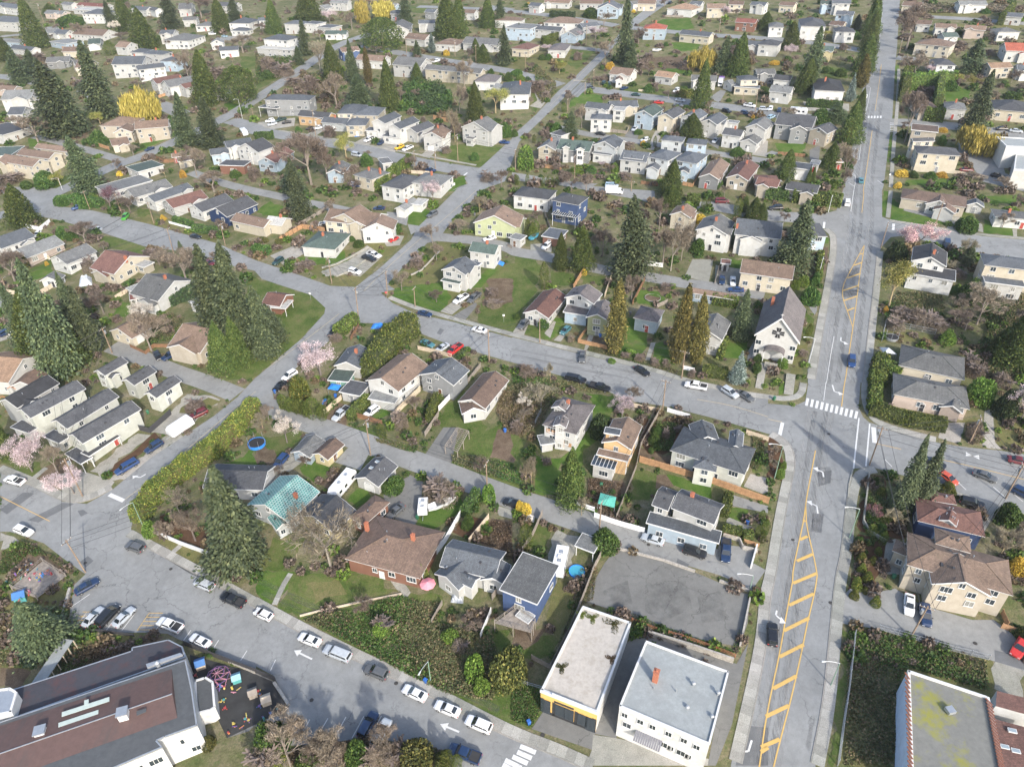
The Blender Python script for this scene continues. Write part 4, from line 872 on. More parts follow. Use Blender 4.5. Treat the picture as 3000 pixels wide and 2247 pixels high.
def fence(t, s, h, c, seg=2.4, label=None, solid=True):
    P = [gp(*q) for q in pts(t, s)]; mid = (P[0] + P[-1])/2; mt = WOODF[c]; rail = c in 'rm'
    nm = 'wall' if c == 'C' else ('railing' if c == 'r' else 'fence'); T = thing(nm, label or FENCEN[c] + (' fence' if c != 'r' else ''), nm, P[0], 'fences and walls', px=proj(mid))
    near = dist(mid) < 240; far = MB(); rng = random.Random(int(P[0].x*3))
    for a, b in zip(P, P[1:]):
        d = Vector((b.x-a.x, b.y-a.y)); L = d.length; n = max(1, round(L/seg)); an = math.atan2(d.y, d.x)
        for k in range(n + 1):
            p = a + (b - a)*(k/n) - P[0]; m = MB(); m.box(-.06,.06,-.06,.06,-.3,h+.08)
            if near: m.obj('post', mt, T, loc=p, rz=an)
            if k == n: break
            q = a + (b - a)*((k+1)/n) - P[0]; e = (q - p); ln = Vector((e.x, e.y)).length; dz = e.z; m = MB(); hh = h*(1 + rng.uniform(-.02,.02))
            def bar(x0, x1, z0, z1, y=.03): m.hexa([(x0,-y,z0+dz*x0/ln),(x1,-y,z0+dz*x1/ln),(x1,y,z0+dz*x1/ln),(x0,y,z0+dz*x0/ln)], [(x0,-y,z1+dz*x0/ln),(x1,-y,z1+dz*x1/ln),(x1,y,z1+dz*x1/ln),(x0,y,z1+dz*x0/ln)])
            if rail:
                for z in ((.35,.7,1.0) if c == 'r' else (.08, .5, .95)): bar(.06, ln-.06, z*h-.03, z*h+.03)
                if c == 'm':
                    for j in range(1, 12): x = ln*j/12; bar(x-.012, x+.012, .08*h, .95*h, .01)
            else:
                nb = 6 if near else 1
                for j in range(nb): x0 = .06 + (ln-.12)*j/nb; bar(x0+.012, .06 + (ln-.12)*(j+1)/nb - .012, .03, hh*(1 + rng.uniform(-.015,.015)), .02 + .012*(j % 2))
                bar(.06, ln-.06, h*.8, h*.8+.08, .045)
            if near: m.obj('panel', mt, T, loc=p, rz=an)
            else:
                i0 = len(far.v); ca, sa = math.cos(an), math.sin(an); far.v += [(x*ca - y*sa + p.x, x*sa + y*ca + p.y, z + p.z) for x, y, z in m.v]; far.f += [tuple(i + i0 for i in q_) for q_ in m.f]; far.m += m.m
    if far.f: far.obj('panel', mt, T)
    return T
def lowwall(t, s, w, h, mat, label, cat='wall'):
    P = [gp(*q) for q in pts(t, s)]; mid = (P[0] + P[-1])/2; T = thing('retaining_wall', label, cat, P[0], 'fences and walls', px=proj(mid))
    for a, b in zip(P, P[1:]):
        d = Vector((b.x-a.x, b.y-a.y)); L = d.length; n = max(1, round(L/3)); u = d.normalized(); v = Vector((-u.y, u.x))*w/2
        for k in range(n):
            p, q = a + (b-a)*(k/n) - P[0], a + (b-a)*((k+1)/n - .004) - P[0]; m = MB(); v3 = Vector((v.x, v.y, 0)); lo, up_ = Vector((0,0,-.4)), Vector((0,0,h))
            m.hexa([p-v3+lo, q-v3+lo, q+v3+lo, p+v3+lo], [p-v3+up_, q-v3+up_, q+v3+up_, p+v3+up_]); m.obj('wall_section', mat, T)
    return T
def prism(T, pp, h, wallm, roofm, parapet=.35, pw=.3, zb=-1.5, capm=None, tilt=None):
    """flat-topped building body from roof corners seen in the photograph; returns world corners"""
    W_ = [gp(x, y, h) for x, y in pp]; n = len(W_); area = sum(W_[i].x*W_[(i+1) % n].y - W_[(i+1) % n].x*W_[i].y for i in range(n))
    if area < 0: W_ = W_[::-1]
    base = T.location; zt = sum(p.z for p in W_)/n; zl = min(gz(p.x, p.y) for p in W_) + zb; loc = [Vector((p.x-base.x, p.y-base.y, 0)) for p in W_]
    m = MB(); m.hexa([(p.x, p.y, zl-base.z) for p in loc], [(p.x, p.y, zt-base.z) for p in loc]); m.obj('wall', wallm, T)
    cx = sum(p.x for p in loc)/n; cy = sum(p.y for p in loc)/n; m = MB(); m.hexa([(cx+(p.x-cx)*.985, cy+(p.y-cy)*.985, zt-base.z+.004) for p in loc], [(cx+(p.x-cx)*.985, cy+(p.y-cy)*.985, zt-base.z+.08) for p in loc]); roof = m.obj('roof', roofm, T)
    if parapet:
        for i in range(n):
            a, b = loc[i], loc[(i+1) % n]; d = (b-a).normalized(); q = Vector((-d.y, d.x, 0)); L = (b-a).length; m = MB(); e0, e1 = a + d*(.0 if i % 2 else pw*.99), b - d*(0 if (i+1) % 2 == 0 else 0); o = q*-.06; inn = q*pw
            z0, z1 = zt-base.z-.25, zt-base.z+parapet; m.hexa([(*(e0+o).xy, z0), (*(e1+o).xy, z0), (*(e1+inn).xy, z0), (*(e0+inn).xy, z0)], [(*(e0+o).xy, z1), (*(e1+o).xy, z1), (*(e1+inn).xy, z1), (*(e0+inn).xy, z1)]); m.obj('parapet', capm or TRIM, T)
    return [p + Vector((base.x, base.y, zt)) for p in loc], zt, roof
def wallwin(T, a, b, zt, items):
    """items: (fraction along a->b, metres below the wall top, kind)"""
    d = (b-a); d.z = 0; an = math.atan2(d.y, d.x)
    for u, dz, kind in items:
        p = a + (b-a)*u; n = Vector((d.y, -d.x, 0)).normalized()
        (f, pm, both), w = WIN[kind]; o = add('window', f, T, Vector((p.x, p.y, zt-dz)) + n*.03 - T.location, an); add('pane', pm, o)

# ---------------------------------------------------------------- labels that single things out
LANDMARKS = []
def finish_labels():
    used = {}; rows = []
    for o, base, px, fixed in THINGS:
        if fixed: o['label'] = base; used[base] = 1; continue
        rows.append((o, base, px))
    groups = {}
    vis = [r for r in rows if -250 < r[2][0] < 3250 and -250 < r[2][1] < 2500]
    cnt = {}
    for o, base, px in rows: cnt[base] = cnt.get(base, 0) + 1
    def dirw(px, l):
        dx, dy = px[0] - l[0], px[1] - l[1]
        if abs(dx) > 1.6*abs(dy): return 'right of' if dx > 0 else 'left of'
        if abs(dy) > 1.6*abs(dx): return 'below' if dy > 0 else 'behind'
        return ('below-' if dy > 0 else 'behind-') + ('right of' if dx > 0 else 'left of')
    cand = {}
    for o, base, px in rows:
        if cnt[base] == 1 and len(base.split()) > 3: o['label'] = base; used[base] = 1; continue
        L = sorted(LANDMARKS, key=lambda l: math.hypot(px[0]-l[0], px[1]-l[1]))
        L = [l for l in L if math.hypot(px[0]-l[0], px[1]-l[1]) > 12][0]
        cand.setdefault((base, dirw(px, L), L[2]), []).append((math.hypot(px[0]-L[0], px[1]-L[1]), o))
    ORD = ['nearest', 'second', 'third', 'fourth', 'fifth', 'sixth', 'seventh', 'eighth', 'ninth', 'tenth', 'eleventh', 'twelfth', 'thirteenth', 'fourteenth', 'fifteenth', 'sixteenth']
    for (base, d, l), v in cand.items():
        v.sort(key=lambda q: q[0])
        for i, (dd, o) in enumerate(v):
            if len(v) == 1: lab = f"{base}, {d} {l}"
            elif i == 0: lab = f"{base}, {d} {l}, the closest"
            else: lab = f"{base}, {d} {l}, {ORD[min(i, 15)]}"
            w = lab.split()
            o['label'] = ' '.join(w[:22]) if len(w) > 22 else lab
# ---------------------------------------------------------------- terrain and streets
def make_ground():
    m = MB(); X0, X1, Y0, Y1 = -1600, 1600, -400, 2600
    for i in range(16):
        for j in range(15):
            x0, x1 = X0 + 200*i, X0 + 200*(i+1); y0, y1 = Y0 + 200*j, Y0 + 200*(j+1); m.face([(x0,y0,gz(x0,y0)), (x1,y0,gz(x1,y0)), (x1,y1,gz(x1,y1)), (x0,y1,gz(x0,y1))])
    struct(m.obj('ground', YARD))
make_ground()
def poly(name, t, s, mat): return sheet(name, pts(t, s), mat)
def rib(name, t, s, w, mat, **k): return ribbon(name, pts(t, s), w, mat, **k)
# block-sized tones of grass and soil first, smaller patches over them
for t, s, m in [
 ('B1', '60,770 480,900 600,1010 590,1060 400,1270 0,1600 B0:1900,1657 2100,1400 2150,720', GRASS),
 ('B1', '480,700 640,820 860,820 1000,700 1150,560 1330,380 1250,300 1100,340 900,500 560,520 300,560', DRY),
 ('B1', '1080,850 1500,480 1640,430 1900,520 1800,900 1700,1120 1180,960', DRY), ('B1', '1200,840 1640,780 1690,920 1590,1040 1190,960', LAWN),
 ('B1', '1960,680 2211,620 B2:250,640 200,850 100,1020 60,1230 B1:2211,1250 1900,1120 1960,900', GRASS), ('B1', '2000,760 2211,760 2211,960 1960,1000', DIRT),
 ('B1', '1310,200 1420,130 1520,170 1420,300 1300,290', LAWN), ('B1', '0,180 130,90 240,130 260,240 120,220', LAWN), ('B1', '640,560 760,520 780,600 700,640 600,640', LAWN), ('B1', '340,570 600,560 600,640 420,640', LAWN),
 ('B1', '1820,860 1990,680 2100,660 1940,830', LAWN), ('B0', '800,370 1100,420 1300,480 1200,560 900,470', GRASS), ('B0', '80,830 280,660 440,600 440,720 230,800', LAWN), ('B0', '1180,150 1300,160 1300,260 1200,230', GRASS),
 ('B0', '1150,250 1600,380 1880,460 1880,400 1500,240 1300,200', DRY), ('B0', '980,1000 1120,960 1130,1060 1000,1090', LAWN), ('B0', '1480,1220 1560,1150 1560,1230 1480,1290', LAWN),
 ('A1', '1560,1330 1700,1400 1990,1450 2130,1260 1900,1230 1700,1260', GRASS), ('A1', '1640,1540 1810,1520 1820,1600 1740,1657 1640,1657', LAWN), ('A2', '30,500 300,460 520,430 720,450 520,690 400,680 0,590', DRY), ('A2', '520,430 720,440 620,560 560,600 480,560', GRASS),
 ('A2', '500,830 560,800 810,830 780,890 560,900 500,940', LAWN), ('A2', '1160,60 1180,90 1050,200 1010,190', LAWN), ('A2', '1290,170 1540,160 1570,250 1400,270 1230,210', LAWN), ('A2', '1380,370 1620,370 1600,440 1400,450', LAWN), ('A2', '1330,590 1520,600 1480,640 1350,640', LAWN),
 ('A2', '1200,500 1540,480 1560,600 1250,590', DIRT), ('A2', '860,780 1230,820 1400,850 1380,800 1100,740', GRASS), ('A2', '880,1460 1010,1470 980,1540 880,1530', LAWN), ('A2', '180,770 370,740 380,800 260,900 190,1000', GRASS), ('A2', '600,1440 780,1480 780,1560 620,1560', DIRT),
 ('A1', '1550,60 1430,120 1230,100 1240,60', GRASS), ('A1', '600,350 940,310 930,340 700,390', GRASS), ('A1', '0,580 380,520 380,570 0,790', GRASS), ('A1', '380,660 700,640 700,900 480,900 300,730', DIRT), 
 ('A0', '1230,1230 1560,1120 1560,1160 1150,1330', LAWN), ('A0', '240,1200 360,1200 350,1270 250,1270', LAWN), ('A0', '440,1657 660,1540 640,1500 300,1600', GRASS), ('A0', '1940,900 2050,870 2060,930 1960,970', LAWN), ('A0', '920,1380 1100,1340 940,1450', DRY), ('A0', '480,1130 800,1110 740,1200 520,1200', DIRT), ('A0', '2080,490 2211,490 2211,600 2080,600', GRASS),
 ('A3', '1100,570 1130,560 1140,700 1110,740', LAWN), ('A3', '1040,1180 1080,1150 1070,1300 1035,1410', LAWN), ('B3', '1000,0 1050,0 1040,230 980,210', LAWN), ('B3', '1060,50 1160,130 1400,220 1540,290 1300,300 1060,240', LAWN), ('B3', '1700,50 2211,30 2211,120 1900,110 1870,40', LAWN), ('B3', '1860,250 2110,330 2130,390 1860,360', LAWN), ('B3', '1650,190 1760,180 1790,330 1640,320', GRASS),
 ('A3', '1490,780 1740,770 1740,860 1500,890', LAWN), ('A3', '1190,1560 1540,1540 1540,1620 1190,1600', LAWN), ('A3', '470,570 690,600 690,680 480,680', GRASS), ('A3', '70,1240 330,1240 310,1340 70,1330', LAWN), ('A3', '1400,90 2211,100 2211,150 1430,140', DRY), ('A3', '1480,210 2211,220 2211,250 1480,240', DRY),
 ('B3', '980,1200 1400,1250 1480,1290 1120,1300 960,1310', DRY), ('B3', '1120,880 1500,900 1500,1040 1000,1060', GRASS), ('B3', '340,1050 400,1090 330,1300 280,1290', GRASS), ('B3', '200,1480 300,1320 350,1290 280,1600 190,1600', DRY), ('B3', '470,380 540,410 520,460 450,440', LAWN), ('B3', '470,480 530,480 440,800 360,760', DIRT),
 ('B2', '340,690 520,720 500,820 330,800', GRASS), ('B2', '590,740 850,730 810,810 600,790', GRASS), ('B2', '1080,860 1300,860 1340,960 1200,990 1060,960', LAWN), ('B2', '1280,850 1400,850 1400,930 1290,900', DIRT), ('B2', '950,1100 1120,1110 1180,1300 1120,1460 930,1380', LAWN), ('B2', '1230,1320 1330,1310 1400,1500 1200,1440', LAWN),
 ('B2', '1830,1280 2040,1290 2000,1470 1800,1420', LAWN), ('B2', '330,1090 460,1100 430,1260 280,1270', LAWN), ('B2', '120,1170 300,1150 300,1290 100,1240', GRASS), ('B2', '640,1240 810,1260 820,1340 600,1310', DIRT), ('B2', '1890,590 2010,600 1960,680 1890,660', LAWN), ('B2', '350,30 20,160 200,180 330,160', LAWN), ('B2', '20,570 210,570 240,730 150,900 0,1100', GRASS),
 ('C2', '-120,110 60,40 250,300 220,640 60,700 -160,600 -60,380', DRY), ('C2', '630,90 900,110 860,300 640,600 560,780 420,720 600,420 720,180', LAWN), ('C2', '200,640 420,640 400,1000 180,950', LAWN), ('C2', '-90,700 200,640 200,960 30,920 -110,860', DRY), ('C2', '1080,760 1330,790 1300,900 1200,1000 1000,1020', GRASS), ('C2', '1340,790 1740,880 1700,990 1420,900', LAWN), ('C2', '1870,1080 2030,1110 2020,1200 1860,1170', LAWN),
 ('C2', '1090,540 1400,640 1400,720 1090,660', DIRT), ('C2', '1100,300 1480,340 1380,600 1180,620 1120,560', BARK), ('C2', '2080,560 2180,600 2130,800 2060,770', GRASS), ('C2', '2110,400 2211,520 2190,700 2120,560', BARK), ('C2', '660,820 990,860 900,1180 640,1060', DIRT), ('C2', '600,1060 760,1090 720,1140 600,1080', LAWN), ('C2', '380,1290 570,1330 520,1657 250,1500', GRAVEL), ('C2', '130,1180 320,1270 300,1440 130,1420', GRASS),
 ('C1', '1720,500 2180,340 2330,500 2300,930 1950,850 1650,720', GRASS), ('C1', '2100,400 2211,400 2211,700 2000,640', DIRT), ('C1', '1780,40 2000,420 1880,430 1600,380 1560,330', GRASS), ('C1', '620,240 760,130 800,380 640,400 560,360', DRY), ('C1', '800,390 1050,360 1150,480 1400,560 1380,620 1000,520', GRASS), ('C1', '1000,150 1200,280 1080,330 880,290', LAWN), ('C1', '1240,280 1450,290 1400,560 1180,480', DRY),
 ('C1', '0,420 90,480 330,420 420,440 280,620 0,700', GRASS), ('C1', '0,560 150,600 160,720 0,740', DIRT), ('C1', '370,740 480,690 660,730 540,880 400,800', LAWN), ('C1', '860,910 1000,960 900,1080 800,1000', LAWN), ('C1', '1430,1160 1640,1040 1780,1000 1780,1100 1540,1290 1400,1230', LAWN), ('C1', '160,1350 420,1360 200,1657 0,1600', GRASS), ('C1', '840,1590 1360,1640 1350,1657 800,1657', LAWN), ('C1', '540,870 700,780 760,830 600,940', DIRT), ('C1', '1700,1300 1900,1150 2000,1170 1850,1390', BARK), ('C1', '1880,1380 2050,1180 2211,1200 2211,1480', DIRT),
 ('D1', '0,0 350,0 180,290 0,210', LAWN), ('D1', '330,0 1060,0 1080,80 1260,170 900,250 540,330 380,380 190,300', GRASS), ('D1', '420,100 700,60 760,180 520,260', DRY), ('D1', '380,380 1260,180 1600,200 1560,420 2000,500 2211,450 2211,1380 1640,1080 800,640', GRASS), ('D1', '1060,0 1130,0 1330,160 1290,200', GRAVEL), ('D2', '0,850 240,1000 270,1170 170,1350 0,1290', GRASS), ('D2', '130,600 400,500 360,700 240,760 120,700', GRASS), ('D2', '330,80 620,60 560,300 400,560 300,460', DRY), ('D2', '0,450 250,470 300,470 200,560 100,640 0,600', DIRT),
 ('C0', '0,690 120,600 300,680 380,750 280,830 0,700', GRASS), ('C0', '380,740 500,640 640,660 560,800 420,860 300,840', DIRT), ('C0', '1150,1270 1200,1200 1480,1300 1830,1490 1800,1657 1250,1330', DRY), ('C0', '1380,1160 1550,1100 1800,1300 1800,1480 1400,1290', BARK), ('C0', '2000,690 2211,560 2211,720 1900,700', LAWN), ('C0', '790,770 1200,430 1300,450 870,810', GRAVEL), ('C0', '870,810 1340,450 1360,480 950,830', BARK), ('C0', '950,850 1400,480 1540,420 1560,480 1180,790 1080,840', GRAVEL), ('C0', '1300,420 1480,270 1620,100 1820,130 1900,150 1560,460', GRAVEL), ('C0', '1590,200 1800,130 1900,170 1700,270 1560,270', DRY),
 ('C0', '480,800 680,760 790,790 990,860 960,900 820,980 700,1000 560,990', CONC), ('C0', '0,1300 200,1380 100,1430 0,1450', GRAVEL), ('C0', '0,1450 200,1380 470,1500 700,1657 0,1657', DIRT), ('D0', '150,60 560,0 640,110 600,330 560,500 380,640 250,850 0,820 0,300', DRY), ('D0', '640,560 1150,520 1150,600 1000,700 520,880 500,800', DRY), ('D0', '0,820 250,830 200,980 0,1010', DIRT), ('D0', '1200,540 1420,540 1250,640 1130,650', DIRT),
 ('D3', '700,440 930,470 1250,580 1900,740 1950,1100 1200,1300 1100,1657 560,1657', DRY), ('D3', '640,460 740,540 600,1657 520,1657', GRASS), ('D3', '1950,730 2211,830 2211,1080 1960,1000', GRAVEL), ('D3', '720,0 960,0 940,260 720,230', BARK),
 ('C3', '850,780 1020,820 1030,1100 1180,1230 1160,1330 760,1280', BARK), ('C3', '760,1300 1080,1400 1100,1657 730,1657', BARK), ('C3', '860,960 1020,1000 1010,1030 860,1010', LAWN), ('C3', '1950,260 2211,230 2211,590 1990,570', DRY), ('C3', '1670,330 1870,300 1850,530 1720,510', DRY), ('C3', '0,490 130,510 140,830 0,850', BARK), ('C3', '1980,1080 2211,1100 2211,1240 2000,1230', GRASS), ('C3', '100,20 140,20 150,110 100,105', LAWN), ('D1', '0,1500 600,1480 760,1380 960,1400 1300,1480 1600,1500 1650,1657 0,1657', DIRT)]:
    poly('lawn' if m in (LAWN, GRASS) else 'dry_grass' if m is DRY else 'garden_soil' if m in (DIRT, BARK) else 'gravel_yard' if m is GRAVEL else 'concrete_plaza', t, s, m)
# driveways and yards paved
for t, s, m in [('B1', '1590,1040 1720,940 1830,960 1690,1070', DRIVE), ('B1', '1700,1080 1900,960 1910,990 1810,1110', ASPHD), ('B1', '800,600 960,470 1100,560 900,740 780,720 600,740 560,700', GRAVEL), ('B1', '1110,450 1200,380 1280,390 1240,470 1130,480', DRIVE), ('B1', '120,560 380,450 420,540 240,640', GRAVEL), ('B1', '1130,180 1320,200 1300,300 1130,240', ASPH2), ('B1', '1340,380 1310,290 1250,280 1400,300 1420,320', ASPH2),
 ('B2', '160,460 350,450 340,530 160,510', CONC), ('B2', '1560,590 1740,590 1700,790 1490,740', DRIVE), ('B2', '1760,640 2060,690 2060,820 1750,790', GRAVEL), ('B2', '280,1230 360,1120 380,1130 330,1270', DRIVE), ('B2', '360,1290 470,1180 510,1190 420,1300', DRIVE), ('B2', '0,1230 80,1110 160,1110 100,1250', DRIVE), ('B2', '660,1250 690,1200 720,1210 690,1290 640,1390 620,1380', DRIVE), ('B2', '1150,1460 1200,1310 1240,1310 1190,1460', CONC), ('B2', '2040,1380 2211,1100 2080,1470 2030,1500', CONC),
 ('C1', '1450,640 1620,390 1750,390 1690,690 1600,720', ASPHD), ('C1', '1100,960 1330,800 1440,860 1420,1120 1370,1240 1120,1150', ASPHD), ('C1', '330,590 430,440 650,480 520,660 400,680', ASPH2), ('C1', '680,690 800,560 980,610 900,760', ASPH2), ('C1', '80,780 300,610 400,690 110,900', GRAVEL), ('C1', '570,360 700,170 800,200 780,370 700,420', DIRT), ('C1', '900,1570 960,1520 1060,1570 1020,1630', ASPHD), ('C1', '2060,1060 2211,1100 2211,1180 2100,1150', CONC),
 ('C2', '1870,960 2211,1070 2211,1130 1870,1060', ASPH2), ('C2', '2060,790 2211,830 2211,980 2000,900', DRIVE), ('C2', '1790,1400 2110,1430 2060,1610 1750,1530', ASPH2), ('C2', '1860,1160 2080,1250 2060,1290 1850,1210', CONC), ('C2', '1250,800 1330,800 1400,900 1240,920', DIRT), ('C3', '1480,440 1510,350 1700,350 1660,520 1600,520 1470,480', DRIVE), ('C3', '1850,540 1870,250 1940,230 1960,520 2020,580 1900,570', GRAVEL), ('C3', '1020,1380 1100,1350 1160,1657 980,1657', CONC), ('C3', '1330,880 1520,870 2050,1010 2211,1090 2211,1140 1990,1080 1860,1300 1840,1100 1660,980 1400,930', DRIVE), ('B3', '340,980 430,960 420,1040 400,1070', ASPH2), ('B3', '1540,330 1600,220 1660,200 1640,330', GRAVEL), ('B3', '1180,130 1550,200 1540,280 1400,230 1170,170', ASPH2), ('B3', '2110,330 2150,330 2150,400 2120,400', CONC), ('B3', '1800,260 1850,290 1860,360 1780,340', DRIVE),
 ('A1', '20,1060 340,1020 330,1090 150,1120 0,1090', CONC), ('A1', '840,1240 1010,1150 1060,1180 960,1270', DRIVE), ('A1', '1020,1280 1130,1180 1250,1200 1200,1320', DRIVE), ('A1', '1420,1350 1480,1290 1560,1300 1500,1370', DRIVE), ('A1', '430,1170 560,1090 620,1100 500,1190', DRIVE), ('A2', '970,1180 1050,1080 1110,1120 1080,1210', ASPHD), ('A2', '1160,1290 1240,1130 1310,1140 1220,1300', DRIVE), ('A2', '1680,1230 1810,1180 1780,1290', ASPHD), ('A2', '1700,850 1800,780 1850,790 1790,890', ASPH2), ('A2', '2070,1340 2150,1200 2211,1220 2200,1360', DRIVE), ('A2', '180,770 300,740 380,760 300,870 250,940 150,920 220,870', GRAVEL),
 ('A3', '1650,1230 1750,1250 1950,1210 2050,1500 2211,1560 2211,1657 1850,1570 1740,1400 1640,1360', ASPH2), ('A3', '300,880 700,900 700,960 340,960', GRAVEL), ('A3', '360,1300 450,1250 440,1390 360,1380', ASPHD), ('D3', '600,230 710,130 940,160 1100,130 1320,270 1760,400 1950,400 2211,600 2211,840 1900,740 960,480 690,440 590,420', ASPH2),
 ('D2', '280,1175 720,1370 690,1520 170,1340', ASPHD), ('D2', '700,1390 900,1420 1700,1600 1690,1657 640,1657 690,1520', CONC), ('D2', '1100,500 1940,780 2040,600 1900,1300 1760,1657 1690,1657 1840,850 1160,600', ASPHD), ('D2', '880,700 1080,520 1160,560 900,1420 700,1380', ASPHD), ('D2', 'C2:900,1440 1300,1545 1580,1640 D2:1770,70 2055,190 2035,430 1965,630 1600,570 1240,470 1030,390 920,330 640,245 690,100 C2:800,1560', ASPHD), ('D0', '1640,700 2211,860 D1:20,860 150,930 290,1150 0,1300 D0:2150,1360 1960,1420 1880,1200 1700,900', ASPHD), ('B0', '0,870 170,980 230,1010 180,1040 0,1000', ASPH2), ('B0', '0,1180 100,1080 260,1060 200,1240 0,1300', GRAVEL)]:
    poly('driveway', t, s, m)
rub = plain('black_rubber_paving', (.028,.029,.03), .9, .3, .5)
poly('playground_surface', 'D0', '1640,700 2180,850 D1:0,870 140,930 280,1150 180,1210 0,1300 D0:1960,1420 1850,1190 1660,900', rub)
# streets
poly('street', 'C0', '0,770 250,860 540,1030 750,1050 980,920 1190,1030 1130,1270 1300,1440 1650,1657 D0:1640,0 2211,250 D1:0,250 500,520 770,680 1200,890 1600,1090 2211,1400 D2:350,1560 600,1657 D2:500,2100 D1:1650,1657 1560,1500 1300,1480 1000,1400 600,1470 0,1500 D1:0,1310 180,1210 290,1150 150,880 0,800 D0:2211,850 1700,640 1590,590 1450,520 1340,510 1150,510 680,500 590,470 610,300 640,100 C0:740,1657 560,1530 380,1390 90,1290 0,1290', ASPH)
poly('street', 'C0', '980,920 1300,655 1850,290 2050,130 B1:-10,1620 400,1270 590,1060 600,1010 880,1110 700,1180 640,1290 500,1400 250,1610 C1:150,60 140,190 0,190 C0:2050,370 1750,600 1500,810 1190,1060', ASPH)
poly('street', 'B1', '600,1010 480,900 230,820 50,760 B0:2200,690 1800,600 1560,520 1250,480 850,350 500,250 290,210 210,100 0,10 0,-40 540,-20 470,80 480,130 800,170 1300,290 1880,455 B1:0,600 300,700 640,820 860,830 1000,720 1200,850 1080,880 1180,970 1380,1060 1300,1150 900,1140 750,1130', ASPH)
poly('main_road', 'A3', '985,-180 960,0 935,200 900,400 870,600 810,800 780,1000 745,1200 700,1400 650,1640 B3:620,90 590,170 590,380 400,1250 340,1500 C3:345,20 330,120 250,470 215,700 170,900 50,1657 D2:2170,250 1890,1657 1810,2100 D3:380,2100 410,1657 540,500 625,0 C3:640,1600 690,1000 700,850 735,760 745,500 780,235 800,0 B3:810,1657 860,1300 900,900 945,560 985,480 985,230 985,0 A3:1000,1600 1035,1300 1060,1100 1075,1000 1090,700 1100,560 1115,400 1140,0 1150,-180', ASPH)
poly('street', 'B1', '1180,970 1380,1060 1700,1130 2211,1270 B2:0,1262 560,1400 1150,1540 C2:1480,-10 2211,145 C3:0,185 230,205 330,160 345,60 400,400 215,620 150,510 90,465 0,445 C2:1700,300 1310,205 1060,170 860,95 B2:440,1600 0,1480 B1:1650,1320 1420,1230 1300,1150 900,1120', ASPH)
poly('street', 'C3', '700,230 790,235 820,300 870,345 1030,400 1500,530 1740,565 2000,590 2400,650 2400,1190 2211,1130 1700,970 1400,870 1040,770 900,735 745,745 700,800', ASPH)
poly('street', 'B3', '930,230 985,225 1100,270 1540,335 1850,390 2400,440 2400,650 1800,530 1500,470 1180,385 1060,400 985,480 930,520', ASPH)
poly('street', 'B3', '700,0 620,90 590,170 470,200 300,190 0,165 B2:1740,95 1240,90 1230,0 960,-20 700,-40 A2:740,1590 430,1560 0,1490 0,1560 400,1600 700,1657 B2:1000,60 1240,110 1740,170 1900,200 B3:0,260 200,270 470,310 540,350 600,400 700,400', ASPH2)
poly('street', 'B1', '860,840 1100,640 1340,420 1400,310 1620,100 1760,-40 A1:1680,1657 1830,1590 1800,1540 1950,1440 2211,1200 A2:0,1180 200,1000 400,790 520,690 780,440 900,330 1000,200 1180,60 1290,-60 1420,-60 1350,30 1060,230 900,380 830,470 700,600 500,800 180,1110 60,1230 0,1400 A1:2150,1570 B1:1960,-10 1800,150 1660,300 1570,430 1480,450 1250,680 1080,870 1000,1000 860,1000', ASPH)
for t, s, w, m in [('A1', '-30,1125 400,1200 850,1270 1300,1390 1900,1495 2020,1500', 8.5, ASPH), ('A0', '1990,1040 2211,1110 A1:0,1125', 8.5, ASPH), ('A0', '430,1690 700,1570 960,1440 1240,1350 1540,1210 1960,1015 2211,860 A1:380,610 560,480 740,375 960,305 1200,230', 8.5, ASPH), ('A0', '430,1680 300,1780 -60,1880', 8, ASPH),
 ('A1', '900,400 1350,480 1900,570 2211,620 A2:200,680 420,740', 8, ASPH), ('A2', '560,760 800,790 1200,845 1700,905 2211,970 A3:0,995 400,1020 800,1050', 8, ASPH), ('A2', '-60,100 0,100 300,130 640,180 900,225', 8, ASPH), ('A1', '1400,60 1700,70 2211,90', 7, ASPH), ('A2', '1000,240 1400,280 1750,310 2211,335 A3:300,360 700,420 920,460', 7.5, ASPH), ('A2', '400,400 600,420 800,440', 6, ASPH2),
 ('B1', '1540,395 1700,410 1900,425 2211,490 B2:0,525 330,570 800,690 1200,745 1500,800 1880,850 2180,900', 5.5, ASPH2), ('C1', '20,150 300,300 600,400 1000,545 1400,690 1700,800 1900,880 C2:0,1000 400,1130 700,1230 1000,1340 1500,1470 1900,1580 D2:2130,60', 6.0, ASPH2), ('A2', '380,1100 680,1170 1100,1225 1700,1320 2240,1400', 5, ASPH2), ('A3', '1050,1060 1200,1060 1500,1080 1900,1130 2400,1200', 8.5, ASPH2), ('A3', '1110,500 1200,510 1320,520', 8, ASPH), ('A3', '1400,150 1700,165 2000,190 2400,220', 7, ASPH2), ('B0', '960,1340 1150,1410 1500,1560 1800,1657 C0:2050,110', 5.5, ASPH2), ('A0', '-60,660 100,670 330,720', 8, ASPH), ('A0', '380,250 620,225 760,205', 8, ASPH), ('A0', '300,1180 480,1220 700,1280 900,1340 1080,1400', 5, ASPH2), ('A0', '700,780 800,830 820,900', 6, ASPH2), ('A0', '1370,900 1470,940 1580,990', 9, ASPH2), ('A0', '1650,1490 1900,1580 2211,1657 B1:100,25', 5, ASPH2), ('B1', '100,25 480,110 700,150 900,200', 5, ASPH2), ('A0', '0,320 200,300 330,290', 6, ASPH2), ('A2', '0,90 -200,60', 7, ASPH), ('A0', '1900,330 2150,340', 10, ASPH2), ('A2', '640,720 520,840', 6, ASPH), ('A2','2211,1320 A3:60,1340', 5, ASPH2)]:
    rib('street' if w > 6 else 'lane', t, s, w, m)
